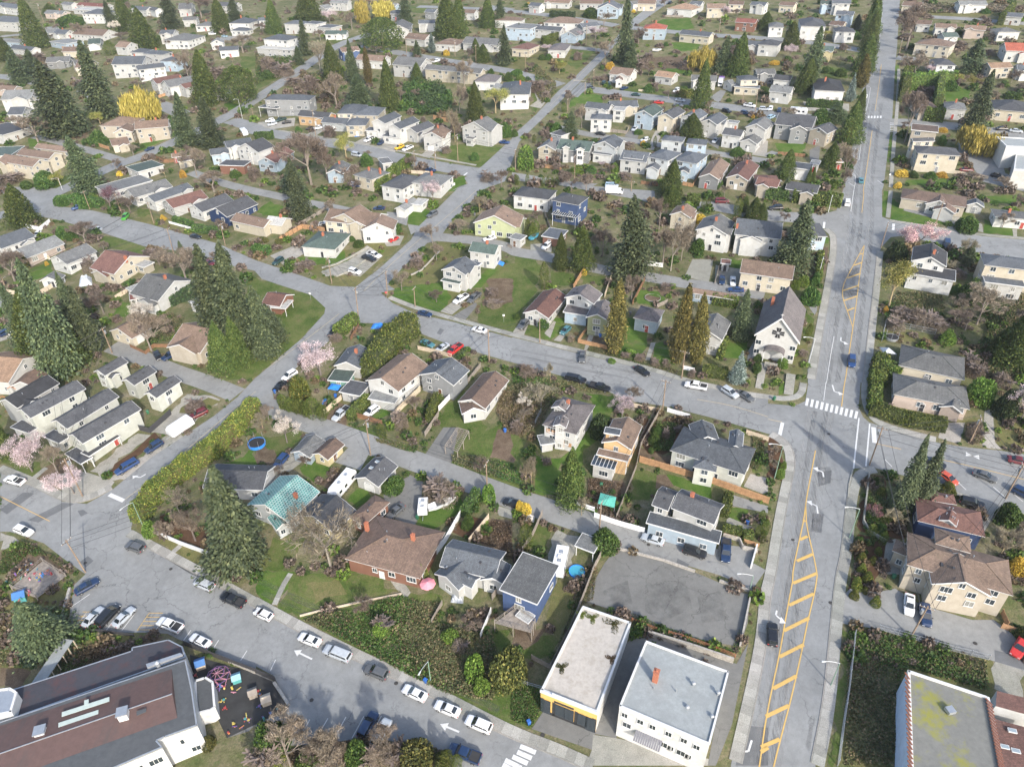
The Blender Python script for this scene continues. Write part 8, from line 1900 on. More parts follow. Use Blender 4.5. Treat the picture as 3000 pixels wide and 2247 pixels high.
m = MB(); n = 8
for k in range(n):
    a0, a1 = PI*k/n, PI*(k+1)/n; m.hexa([(0,-2.4*math.cos(a0),1.1*math.sin(a0)),(0,-2.4*math.cos(a1),1.1*math.sin(a1)),(2.6,-2.4*math.cos(a1),1.1*math.sin(a1)),(2.6,-2.4*math.cos(a0),1.1*math.sin(a0))], [(0,-2.6*math.cos(a0),1.1*math.sin(a0)+.15),(0,-2.6*math.cos(a1),1.1*math.sin(a1)+.15),(2.6,-2.6*math.cos(a1),1.1*math.sin(a1)+.15),(2.6,-2.6*math.cos(a0),1.1*math.sin(a0)+.15)])
m.obj('porch_roof', ROOF['m'], T, loc=rel + ax*il + Vector((0,0,2.6)), rz=an)
for s in (-1, 1): m = MB(); m.box(2.3,2.5,s*2.3-.1,s*2.3+.1,-3,2.65); m.obj('porch_post', TRIM, T, loc=rel + ax*il, rz=an)
for k in range(9): m = MB(); m.box(2.7+k*.34, 3.02+k*.34, -1.6, 1.6, -3.4-k*.2, 0-k*.2); m.obj('step', CONC, T, loc=rel + ax*il + Vector((0,0,.1)), rz=an)
(f, pm, both), w_ = WIN['m']
wn_ = -PI/2 + an + PI
for s, z in ((-4.3, .4), (4.2, .4), (-4.3, 3.2), (4.2, 3.2)): o = add('window', f, T, rel + ax*(il+.03) + nx*s + Vector((0,0,z)), an + PI/2); add('pane', pm, o)
for k in range(5):
    for s in (-1, 1): o = add('window', f, T, rel + ax*(-il + (k+.7)*2*il/5.4) + nx*s*(iw+.03) + Vector((0,0,3.0)), an + (PI if s > 0 else 0)); add('pane', pm, o)
# plywood sheets over the openings of the boarded-up house
T = next(o for o, b_, p_, f_ in THINGS if 'boarded-up' in b_); wo = next(c_ for c_ in T.children if c_.name.startswith('wall')); xs = max(v.co.x for v in wo.data.vertices); ys = max(v.co.y for v in wo.data.vertices); ca, sa = math.cos(wo.rotation_euler[2]), math.sin(wo.rotation_euler[2])
for u, z, w, h in ((-.75, 3.8, .9, 1.2), (-.4, 3.8, .9, 1.2), (.15, 3.7, .9, 1.3), (-.45, 1.3, .9, 1.1), (.2, 1.1, 1.0, 1.9), (.7, 1.3, .8, 1.1)):
    for sg in (1, -1):
        if (ca*sg*xs*0 - 1) and (sa*sg > 0): continue
        x, y = sg*(xs+.04), u*ys; m = MB(); m.box(-.03,.03,-w/2,w/2,-h/2,h/2); m.obj('plywood_sheet', WOODF['o'], T, loc=(wo.location.x + ca*x - sa*y, wo.location.y + sa*x + ca*y, z), rz=wo.rotation_euler[2])
# church stairs down to the street
T = thing('stairway', 'concrete steps with metal railings in front of the church', 'stairs', G('C2', 2160, 60), fixed=True, px=full('C2', 2170, 40))
a_, b_ = G('B2', 2170, 1500), G('C2', 2130, 60); d = b_ - a_; n = 16
for k in range(n): p = a_ + d*(k/n); m = MB(); m.box(-.9,.9,-.35,.35,-.3,.12 + .35*(1-k/n)); m.obj('step', CONC, T, loc=p - T.location, rz=math.atan2(d.y, d.x) + PI/2)
T = thing('stairway', 'concrete steps at the corner beside the crosswalk', 'stairs', G('C3', 180, 90), fixed=True, px=full('C3', 180, 60))
a_, b_ = G('B3', 195, 1600), G('C3', 175, 115); d = b_ - a_; n = 12
for k in range(n): p = a_ + d*(k/n); m = MB(); m.box(-1.1,1.1,-.3,.3,-.3,.1 + .5*(1-k/n)); m.obj('step', CONC, T, loc=p - T.location, rz=math.atan2(d.y, d.x) + PI/2)

# ---------------------------------------------------------------- trailers, boats, yard things
def at_line(t, p1, p2, h=1.0):
    a, b = G(t, *p1, h), G(t, *p2, h); c = (a+b)/2; c.z = gz(c.x, c.y) + .03; return c, math.atan2(b.y-a.y, b.x-a.x), (b-a).length
def trailer(t, p1, p2, lab, L=7.2, W_=2.4, H=2.9, windows=True, cat='trailer', name='travel_trailer', top=None):
    c, an, _l = at_line(t, p1, p2, H*.8); T = thing(name, lab, cat, c, fixed=True); T.rotation_euler = slope_rot(an); wp = CARP['w'][1]; h = W_/2
    m = MB(); pr = [(-L/2,.55),(L/2-.5,.55),(L/2,1.1),(L/2-.15,2.2),(L/2-.9,H),(-L/2+.2,H),(-L/2,H-.3)]; m.hexa([(x, -h, z) for x, z in pr], [(x, h, z) for x, z in pr]); m.obj('body', wp, T)
    if windows:
        for s in (-1, 1):
            for x in (-L*.3, L*.02, L*.27): q = MB(); q.box(x-.45, x+.45, s*h-.02, s*h+.02, 1.4, 2.1); q.obj('window', CGL, T)
        for x in (-L*.22, L*.1): q = MB(); q.box(x-.35,x+.35,-.35,.35,H,H+.18); q.obj('roof_vent', METAL, T)
        q = MB(); q.box(-.6,.2,-.5,.5,H,H+.28); q.obj('air_conditioner', TRIM, T)
    for sy in (-1, 1):
        for x in (-.45, .45): o = add('wheel', WHEEL[0], T, (x, sy*(h-.12), .34)); o.rotation_euler[0] = PI/2; add('rim', WHEEL[1], o)
    q = MB(); q.tube((L/2-.2,0,.6),(L/2+1.0,0,.5),.06,n=4); q.obj('hitch', METAL, T); return T
trailer('C1', (800, 790), (690, 920), 'white travel trailer with dark roof vents beside the white garage', 8)
trailer('C0', (1610, 320), (1490, 400), 'white enclosed cargo trailer with brown door at the street edge', 6.5, 2.4, 2.8, False, name='cargo_trailer')
trailer('C2', (440, 1440), (400, 1610), 'white camper trailer behind the royal blue house', 6.5)
trailer('A3', (205, 940), (335, 950), 'long white travel trailer parked on the upper street', 7.5)
trailer('A0', (2090, 1110), (2125, 1150), 'white travel trailer beside dark firs at the upper left', 6)
trailer('C1', (1450, 1010), (1440, 1110), 'small white camper with orange rear beside the driveway', 4.2, 2.0, 2.3)
trailer('B1', (1970, 0), (2060, -10), 'white trailer at the top of the poplar lane', 5) if False else None
def boat(t, p1, p2, lab, L=6, col=None):
    c, an, _l = at_line(t, p1, p2, .6); T = thing('boat', lab, 'boat', c, 'boats stored in yards'); T.rotation_euler = slope_rot(an); m = MB(); rings = []
    for x, w, z0, z1 in ((-L/2,.8,.5,1.3),(-L/4,.95,.4,1.35),(L/6,.85,.42,1.4),(L*.4,.35,.7,1.5),(L/2,.03,1.2,1.55)): rings.append(len(m.v)); m.v += [(x,0,z0),(x,w*.8,z0+.15),(x,w,z1),(x,w*.85,z1-.05),(x,0,z1-.12),(x,-w*.85,z1-.05),(x,-w,z1),(x,-w*.8,z0+.15)]
    for a, b in zip(rings, rings[1:]):
        for k in range(8): l = (k+1) % 8; m.f.append((a+k, b+k, b+l, a+l)); m.m.append(0)
    m.f.append(tuple(rings[0]+k for k in range(8))); m.m.append(0); m.obj('hull', col or CARP['w'][1], T); q = MB(); q.box(-L*.2,L*.1,-.6,.6,1.25,1.4); q.obj('seat', CARP['g'][1], T)
    q = MB(); q.box(-L*.3,L*.2,-.5,.5,.2,.3); q.box(-.1,.1,-.8,.8,0,.45); q.obj('cradle', METAL, T)
boat('C1', (1540, 1080), (1680, 1030), 'long white rowing boat upturned on trestles', 6.5)
boat('B2', (140, 430), (250, 370), 'blue and yellow kayaks stacked on a trailer', 4.5, plain('kayak_blue', (.08,.32,.45), .4, .2)); boat('B1', (545, 295), (610, 285), 'white boat beside the cream two-storey house', 5); boat('A1', (810, 1590), (880, 1600), 'white boat in the yard of the chimneyed cream house', 5); boat('A2', (1215, 440), (1290, 440), 'small pale boat in the upper garden', 5)
ZDECK = max(gz(*gp(*q, .25).xy) for q in pts('D0', '110,140 370,-110 570,20 330,230')) + .26
def table_bits(t, cells, seed, lab, cat='toys', name='play_toy'):
    """children's outdoor toys: slides, ride-ons, playhouses, each its own"""
    rng = random.Random(seed); cols = [plain('toy_' + n, c, .45, .1) for n, c in (('blue', (.05,.15,.36)), ('red', (.36,.06,.06)), ('yellow', (.48,.38,.1)), ('purple', (.16,.09,.26)), ('teal', (.08,.28,.28)), ('orange', (.45,.18,.07)), ('pink', (.42,.2,.26)))] if 'TOYC' not in globals() else TOYC
    globals()['TOYC'] = cols; nmz = ['blue', 'red', 'yellow', 'purple', 'teal', 'orange', 'pink']
    for x, y in cells:
        p = G(t, x, y); k = rng.randrange(7); k2 = rng.randrange(7); kind = rng.choice(['ride-on car', 'slide', 'toy seesaw', 'toy table']); p.z = ZDECK if 'deck' in lab and y > 0 and (t, x > 140) != ('D0', False) else p.z + .07; T = thing(name, f'{nmz[k]} {kind} with {nmz[k2]} parts {lab}', cat, p, 'playground toys', rng.uniform(0, 6)); T.scale = (.5,)*3
        if kind == 'slide':
            m = MB(); m.hexa([(-1,-.25,0),(.4,-.25,1.0),(.4,.25,1.0),(-1,.25,0)], [(-1,-.25,.08),(.4,-.25,1.08),(.4,.25,1.08),(-1,.25,.08)]); m.box(-.95,.4,-.3,-.25,0,.2); m.obj('chute', cols[k], T); m = MB(); m.box(.4,.9,-.3,.3,0,1.0); m.box(.5,.85,-.32,.32,1,1.5); m.obj('tower', cols[k2], T)
        elif kind == 'ride-on car':
            m = MB(); m.hexa([(-.55,-.3,.12),(.55,-.3,.12),(.55,.3,.12),(-.55,.3,.12)], [(-.4,-.25,.5),(.2,-.25,.5),(.2,.25,.5),(-.4,.25,.5)]); m.obj('body', cols[k], T); m = MB(); m.box(-.4,.2,-.28,.28,.85,.95); m.tube((-.35,-.25,.5),(-.35,-.25,.9),.03,n=4); m.tube((-.35,.25,.5),(-.35,.25,.9),.03,n=4); m.tube((.15,.25,.5),(.1,.25,.9),.03,n=4); m.tube((.15,-.25,.5),(.1,-.25,.9),.03,n=4); m.obj('canopy', cols[k2], T)
            for sx in (-.35, .35):
                for sy in (-.32, .32): m = MB(); m.tube((sx, sy-.04, .13), (sx, sy+.04, .13), .13, n=8); m.obj('wheel', BLACK, T)
        elif kind == 'toy seesaw':
            m = MB(); m.hexa([(-.9,-.15,.5),(.9,-.15,.2),(.9,.15,.2),(-.9,.15,.5)], [(-.9,-.15,.6),(.9,-.15,.3),(.9,.15,.3),(-.9,.15,.6)]); m.obj('plank', cols[k], T); m = MB(); m.box(-.2,.2,-.2,.2,0,.38); m.obj('base', cols[k2], T)
        else:
            m = MB(); m.lathe([(.01,.5),(.5,.5),(.5,.42),(.01,.42)], 10); m.obj('table_top', cols[k], T); m = MB()
            for a in range(4): m.tube((.35*math.cos(a*1.57), .35*math.sin(a*1.57), 0), (.3*math.cos(a*1.57), .3*math.sin(a*1.57), .43), .05, n=5)
            m.obj('leg', cols[k2], T)
            for a in range(3): m = MB(); m.box(-.15,.15,-.15,.15,0,.28); m.obj('stool', cols[k2], T, loc=(.8*math.cos(a*2.1), .8*math.sin(a*2.1), 0))
table_bits('D0', [(1750, 820), (1885, 955), (1900, 1000), (1925, 980), (2010, 985), (1940, 990), (1885, 1120), (1910, 1110), (1935, 1095), (1945, 1165), (2020, 1030), (2130, 1230), (2120, 1260), (2150, 1270), (2020, 1300), (2030, 1325), (2090, 1330), (1975, 1380), (1690, 885), (2065, 1000)], 4, 'in lower playground')
table_bits('D0', [(200, 60), (235, 30), (270, 70), (330, 60), (350, 85), (370, 40), (310, 20), (400, 20), (440, 20), (245, 175), (270, 200), (190, 270), (130, 60), (145, 30), (170, 15), (60, 80)], 5, 'on the left wooden deck')
table_bits('C0', [(280, 1585), (240, 1600), (330, 1630), (250, 1640), (420, 1640), (190, 1640)], 6, 'on left deck')
table_bits('D1', [(20, 1020), (40, 1050), (200, 1195), (130, 1210), (65, 1250), (30, 1150)], 8, 'at the playground edge')
# climbing dome
T = thing('climbing_dome', 'pink and purple climbing dome on the playground', 'climbing frame', G('D0', 1890, 900), fixed=True); m = MB(); R = 2.3; cm = TOYC[3]; pts_ = [[(R*math.cos(e)*math.cos(a), R*math.cos(e)*math.sin(a), R*math.sin(e)*.7) for a in [k*PI/4 + (i % 2)*PI/8 for k in range(8)]] for i, e in enumerate((0, .5, 1.0))]
for i in range(3):
    for k in range(8): m.tube(pts_[i][k], pts_[i][(k+1) % 8], .045, n=4)
m.obj('ring', cm, T); m = MB()
for i in range(2):
    for k in range(8): m.tube(pts_[i][k], pts_[i+1][k], .045, n=4); m.tube(pts_[i][(k + (1 if i == 0 else 0)) % 8], pts_[i+1][(k if i == 0 else (k-1) % 8)], .045, n=4)
for k in range(8): m.tube(pts_[2][k], (0, 0, R*.7), .045, n=4)
m.obj('strut', TOYC[6], T)
def hut(t, x, y, lab, wall, roof, s=1.0, rz=.4, name='playhouse'):
    T = thing(name, lab, name.replace('_', ' '), G(t, x, y, .05), fixed=True, rz=rz); m = MB(); pr = [(-1,0),(1,0),(1,1.5),(0,2.1),(-1,1.5)]; m.hexa([(-1*s, a*s, b*s) for a, b in pr], [(1*s, a*s, b*s) for a, b in pr]); m.obj('wall', wall, T)
    for q in (-1, 1): m = MB(); A = [(-1.15*s,0,2.2*s),(1.15*s,0,2.2*s),(1.15*s,q*1.2*s,1.45*s),(-1.15*s,q*1.2*s,1.45*s)]; A = A if q > 0 else A[::-1]; m.hexa(A, [(a, b, c+.08) for a, b, c in A]); m.obj('roof', roof, T)
    m = MB(); m.box(-1.02*s,-.98*s,-.3*s,.3*s,0,1.2*s); m.obj('door', TRIM, T)
hut('D0', 2050, 920, 'light blue toy playhouse in the lower playground', TOYC[4], plain('toy_roof_blue', (.2,.38,.45), .5, .1), .7); hut('D0', 1740, 800, 'beige toy playhouse with slide beside the hall', WOODF['c'], TOYC[0], .8); hut('D0', 2190, 1050, 'grey wooden climbing hut in the playground', WOODF['g'], WOODF['g'], .7)
hut('D1', 95, 1110, 'wooden climbing frame hut with teal slide', WOODF['c'], WOODF['c'], .75); hut('D0', 190, 220, 'dark toy playhouse below the left deck', TOYC[4], TOYC[0], 1.0)
# playground deck (timber boards as pieces)
def deck(t, corners, h, lab, mat, n=16, name='deck', zb=-1.6):
    P = [gp(*q, h) for q in pts(t, corners)]; T = thing(name, lab, 'deck', Vector((P[0].x, P[0].y, gz(P[0].x, P[0].y))), fixed=True, px=proj((P[0]+P[2])/2)); z = max(gz(p.x, p.y) for p in P) + h; b = T.location
    for k in range(n):
        u0, u1 = k/n, (k+.93)/n; q = [P[0].lerp(P[3], u0), P[1].lerp(P[2], u0), P[1].lerp(P[2], u1), P[0].lerp(P[3], u1)]; m = MB(); m.hexa([(p.x-b.x, p.y-b.y, z-b.z-.06) for p in q], [(p.x-b.x, p.y-b.y, z-b.z) for p in q]); m.obj('board', mat, T)
    for p in P + [(P[i]+P[(i+1) % 4])/2 for i in range(4)]: m = MB(); m.box(-.07,.07,-.07,.07,zb-1, .98); m.obj('post', mat, T, loc=(p.x-b.x, p.y-b.y, z-b.z))
    for i in range(4):
        a, c_ = P[i], P[(i+1) % 4]; m = MB()
        for zz in (.9, .5): m.tube((a.x-b.x, a.y-b.y, z-b.z+zz), (c_.x-b.x, c_.y-b.y, z-b.z+zz), .04, n=4)
        kk = max(3, int((c_-a).length/.5))
        for j in range(kk): p = a.lerp(c_, j/kk); m.tube((p.x-b.x, p.y-b.y, z-b.z), (p.x-b.x, p.y-b.y, z-b.z+.9), .02, n=3)
        m.obj('railing', mat, T)
    return T
deck('D0', '110,140 370,-110 570,20 330,230', .25, 'grey timber playground deck with railings at the left', WOODF['g'])
deck('D2', '-150,440 20,300 200,420 170,520', 2.2, 'raised deck at the front of the royal blue house', WOODF['g'], 10)
deck('C2', '1290,800 1430,900 1290,960 1250,900', .3, 'dark timber deck behind the dark-roofed hillside house', WOODF['n'], 8) if False else None
# covered walkway
T = thing('covered_walkway', 'long pale roofed walkway leading down to the hall', 'walkway', G('D0', 500, 760), fixed=True, px=full('D0', 450, 760)); W_ = [gp(*q, 2.6) for q in pts('D0', '540,562 632,578 400,920 270,955')]; b = T.location; m = MB(); m.hexa([(p.x-b.x, p.y-b.y, p.z-b.z) for p in W_], [(p.x-b.x, p.y-b.y, p.z-b.z+.15) for p in W_]); m.obj('roof', GREYR, T)
for k in range(6):
    for e in (0, 1): p = (W_[0].lerp(W_[3], k/5) if e == 0 else W_[1].lerp(W_[2], k/5)); g0 = gz(p.x, p.y); m = MB(); m.box(-.07,.07,-.07,.07,g0-p.z-.3,0); m.obj('post', WOODF['c'], T, loc=p - b)
# pergola frame beside the white bungalow
T = thing('pergola', 'weathered open timber pergola frame on the black driveway', 'pergola', G('C1', 1730, 520), fixed=True, px=full('C1', 1730, 500)); W_ = [gp(*q, 2.5) for q in pts('C1', '1735,390 1838,422 1740,600 1632,545')]; b = T.location
for p in W_ + [(W_[1]+W_[2])/2, (W_[0]+W_[3])/2]: m = MB(); m.box(-.08,.08,-.08,.08,gz(p.x, p.y)-p.z-.2,.05); m.obj('post', WOODF['g'], T, loc=p - b)
for k in range(13): m = MB(); m.tube(W_[0].lerp(W_[3], k/12) - b, W_[1].lerp(W_[2], k/12) - b, .055, n=4); m.obj('rafter', WOODF['g'], T)
for i in range(4): m = MB(); m.tube(W_[i] - b, W_[(i+1) % 4] - b, .09, n=4); m.obj('beam', WOODF['g'], T)
for k in range(4): m = MB(); m.tube(W_[0].lerp(W_[1], (k+.5)/4) - b + Vector((0,0,.1)), W_[3].lerp(W_[2], (k+.5)/4) - b + Vector((0,0,.1)), .045, n=4); m.obj('batten', WOODF['g'], T)
def canopy(t, corners, h, mat, lab, peak=.5, name='canopy_tent'):
    W_ = [gp(*q, h) for q in pts(t, corners)]; c = sum(W_, Vector())/4; T = thing(name, lab, 'canopy', Vector((c.x, c.y, gz(c.x, c.y))), fixed=True, px=proj(c)); b = T.location; m = MB(); z = c.z - b.z
    for i in range(4): a, e = W_[i], W_[(i+1) % 4]; m.face([(a.x-b.x, a.y-b.y, z), (e.x-b.x, e.y-b.y, z), (0, 0, z+peak)]); m.face([(a.x-b.x, a.y-b.y, z), (a.x-b.x, a.y-b.y, z-.25), (e.x-b.x, e.y-b.y, z-.25), (e.x-b.x, e.y-b.y, z)])
    m.obj('cover', mat, T)
    for p in W_: m = MB(); m.tube((p.x-b.x, p.y-b.y, -.3), (p.x-b.x, p.y-b.y, z), .04, n=5); m.obj('leg', METAL, T)
TARPB = plain('blue_tarpaulin', (.03,.2,.6), .5, .2, 2); canopy('C1', '655,5 735,20 705,70 620,55', 2.3, TARPB, 'blue pop-up canopy in the corner garden'); canopy('C2', '765,950 900,985 885,1080 742,1045', 2.0, plain('green_netting', (.1,.4,.32), .8, .2, 3), 'green netting tent in the garden behind the orange house', .4)
canopy('B3', '965,1345 1060,1365 1110,1410 1000,1400', 2.2, METAL, 'grey dome tent beside the grey-roofed bungalow', 1.0); canopy('A2', '1790,655 1840,660 1835,680 1785,675', 2.4, TOYC[3], 'small purple canopy by the upper driveway')
def tarp(t, s, mat, lab, h=.9):
    W_ = [G(t, x, y) for x, y in [tuple(float(v) for v in q.split(',')) for q in s.split()]]; c = sum(W_, Vector())/len(W_); T = thing('tarpaulin', lab, 'tarpaulin', c, fixed=True); rng = random.Random(len(s)); m = MB(); N_ = 9; v0 = 0
    for i in range(N_):
        for j in range(N_): u, w = i/(N_-1), j/(N_-1); p = W_[0].lerp(W_[1], u).lerp(W_[3].lerp(W_[2], u), w); e = min(u, 1-u, w, 1-w); m.v.append((p.x-c.x, p.y-c.y, p.z-c.z + (h*min(1, e*4)*(.7 + .3*rng.random()) if e > 0 else .02)))
    for i in range(N_-1):
        for j in range(N_-1): a = i*N_+j; m.f.append((a, a+N_, a+N_+1, a+1)); m.m.append(0)
    m.obj('sheet', mat, T); m = MB(); m.box(-.7,.7,-.5,.5,0,h*.6); m.obj('covered_pile', WOODF['g'], T)
tarp('B1', '1010,1150 1110,1145 1140,1190 990,1190', TARPB, 'blue tarpaulin over a vehicle near the giant hedge'); tarp('C1', '590,130 620,150 600,195 570,190', TARPB, 'folded blue tarpaulin in the corner garden', .5); tarp('B1', '2100,600 2150,620 2130,650 2085,630', TARPB, 'blue tarpaulin beside the red-shuttered house', .6); tarp('A1', '850,1150 905,1145 900,1180 850,1185', TARPB, 'blue tarpaulin by a driveway below the ivy bank', 1.0); tarp('D1', '1720,60 1800,100 1790,260 1680,250', plain('silver_cover', (.36,.38,.4), .45, .3, 2), 'silver grey cover over patio furniture', 1.4); tarp('C2', '90,1150 200,1150 190,1210 90,1200', plain('pale_cover', (.5,.48,.45), .6, .2, 2), 'pale sheet over clutter beside the yellow bush', .9)
tarp('B0', '690,760 790,745 800,810 680,830', plain('silver_tarpaulin', (.45,.48,.52), .5, .2, 3), 'silver tarpaulin dome in the cluttered back yard', 2.0)
def parasol(t, x, y, mat, lab, R=1.6):
    T = thing('parasol', lab, 'parasol', G(t, x, y), fixed=True); m = MB(); m.lathe([(R,2.1),(.02,2.75)], 8); m.obj('canopy', mat, T); m = MB(); m.tube((0,0,0),(0,0,2.75),.03,n=6); m.obj('pole', METAL, T)
parasol('D1', 1490, 150, plain('pink_canvas', (.7,.25,.3), .8, .1), 'pink octagonal parasol beside the blue-grey roofed house')
def ring(t, x, y, R, h, inner, rim, lab, name, cat):
    T = thing(name, lab, cat, G(t, x, y), fixed=True); m = MB(); m.lathe([(R,0),(R,h),(R-.12,h),(R-.12,h-.1)], 24); m.obj('rim', rim, T); m = MB(); m.lathe([(.01,h-.12),(R-.1,h-.12)], 24); m.obj('surface', inner, T)
    if name == 'trampoline':
        for k in range(6): a = k*PI/3; m = MB(); m.tube((R*math.cos(a), R*math.sin(a), 0), (R*math.cos(a), R*math.sin(a), h+1.7), .035, n=5); m.obj('net_pole', METAL, T)
water = glassmat('pool_water', (.05,.3,.42), .05); ring('C2', 560, 1640, 1.6, .5, water, TARPB, 'round blue paddling pool behind the royal blue house', 'paddling_pool', 'pool'); ring('C1', 10, 540, 2.1, .8, BLACK, TARPB, 'round black trampoline in the garden behind the long hedge', 'trampoline', 'trampoline'); ring('B3', 1065, 1275, 1.7, .7, BLACK, METAL, 'round black trampoline on dry grass beside the main road', 'trampoline', 'trampoline')
ring('B2', 1215, 925, 2.4, .25, DIRT, CONC, 'circular stone-edged garden bed on the lawn', 'round_flower_bed', 'garden bed')
# small yard things: water tubs, compost bins, garden chairs scattered where the photograph shows clutter
bin_c = {'green': plain('bin_green', (.03,.13,.07), .5, .1), 'blue': plain('bin_blue', (.03,.12,.4), .5, .1), 'grey': plain('bin_grey', (.12,.12,.13), .5, .1)}
def bin_(t, x, y, c, lab):
    T = thing('wheelie_bin', f'{c} wheeled rubbish bin {lab}', 'bin', G(t, x, y), 'rubbish bins', random.uniform(0, 3)); m = MB(); m.hexa([(-.22,-.25,.05),(.22,-.25,.05),(.22,.25,.05),(-.22,.25,.05)], [(-.28,-.32,1.0),(.28,-.32,1.0),(.28,.32,1.0),(-.28,.32,1.0)]); m.obj('body', bin_c[c], T); m = MB(); m.hexa([(-.3,-.35,1.0),(.3,-.35,1.0),(.3,.35,1.0),(-.3,.35,1.0)], [(-.25,-.3,1.1),(.25,-.3,1.1),(.25,.3,1.1),(-.25,.3,1.1)]); m.obj('lid', bin_c[c], T)
for a in [('C2', 770, 900, 'green', 'behind the orange house'), ('C1', 1395, 1180, 'green', 'beside the small camper'), ('C1', 2150, 430, 'blue', 'in the rough garden by the white bungalow'), ('B1', 885, 1280, 'green', 'by the upper brown fence'), ('B2', 760, 1260, 'blue', 'by the sage-green house door'), ('C3', 1045, 330, 'green', 'beside the corner hedge'), ('C3', 50, 155, 'green', 'beside the corner steps'), ('D2', 145, 1300, 'blue', 'in weeds beside the shop'), ('D1', 1465, 940, 'blue', 'at the foot of the leaning lamp'), ('C2', 2030, 1225, 'blue', 'on the terrace near the main road'), ('D3', 1080, 40, 'green', 'beside the beige apartment house'), ('C1', 165, 95, 'blue', 'near the lane entrance'), ('C1', 690, 130, 'blue', 'near the blue canopy'), ('B2', 1020, 1070, 'grey', 'beside the light blue bungalow'), ('B1', 1890, 215, 'grey', 'beside the yellow-green house'), ('C0', 1280, 270, 'green', 'in the rowhouse back yard')]: bin_(*a)
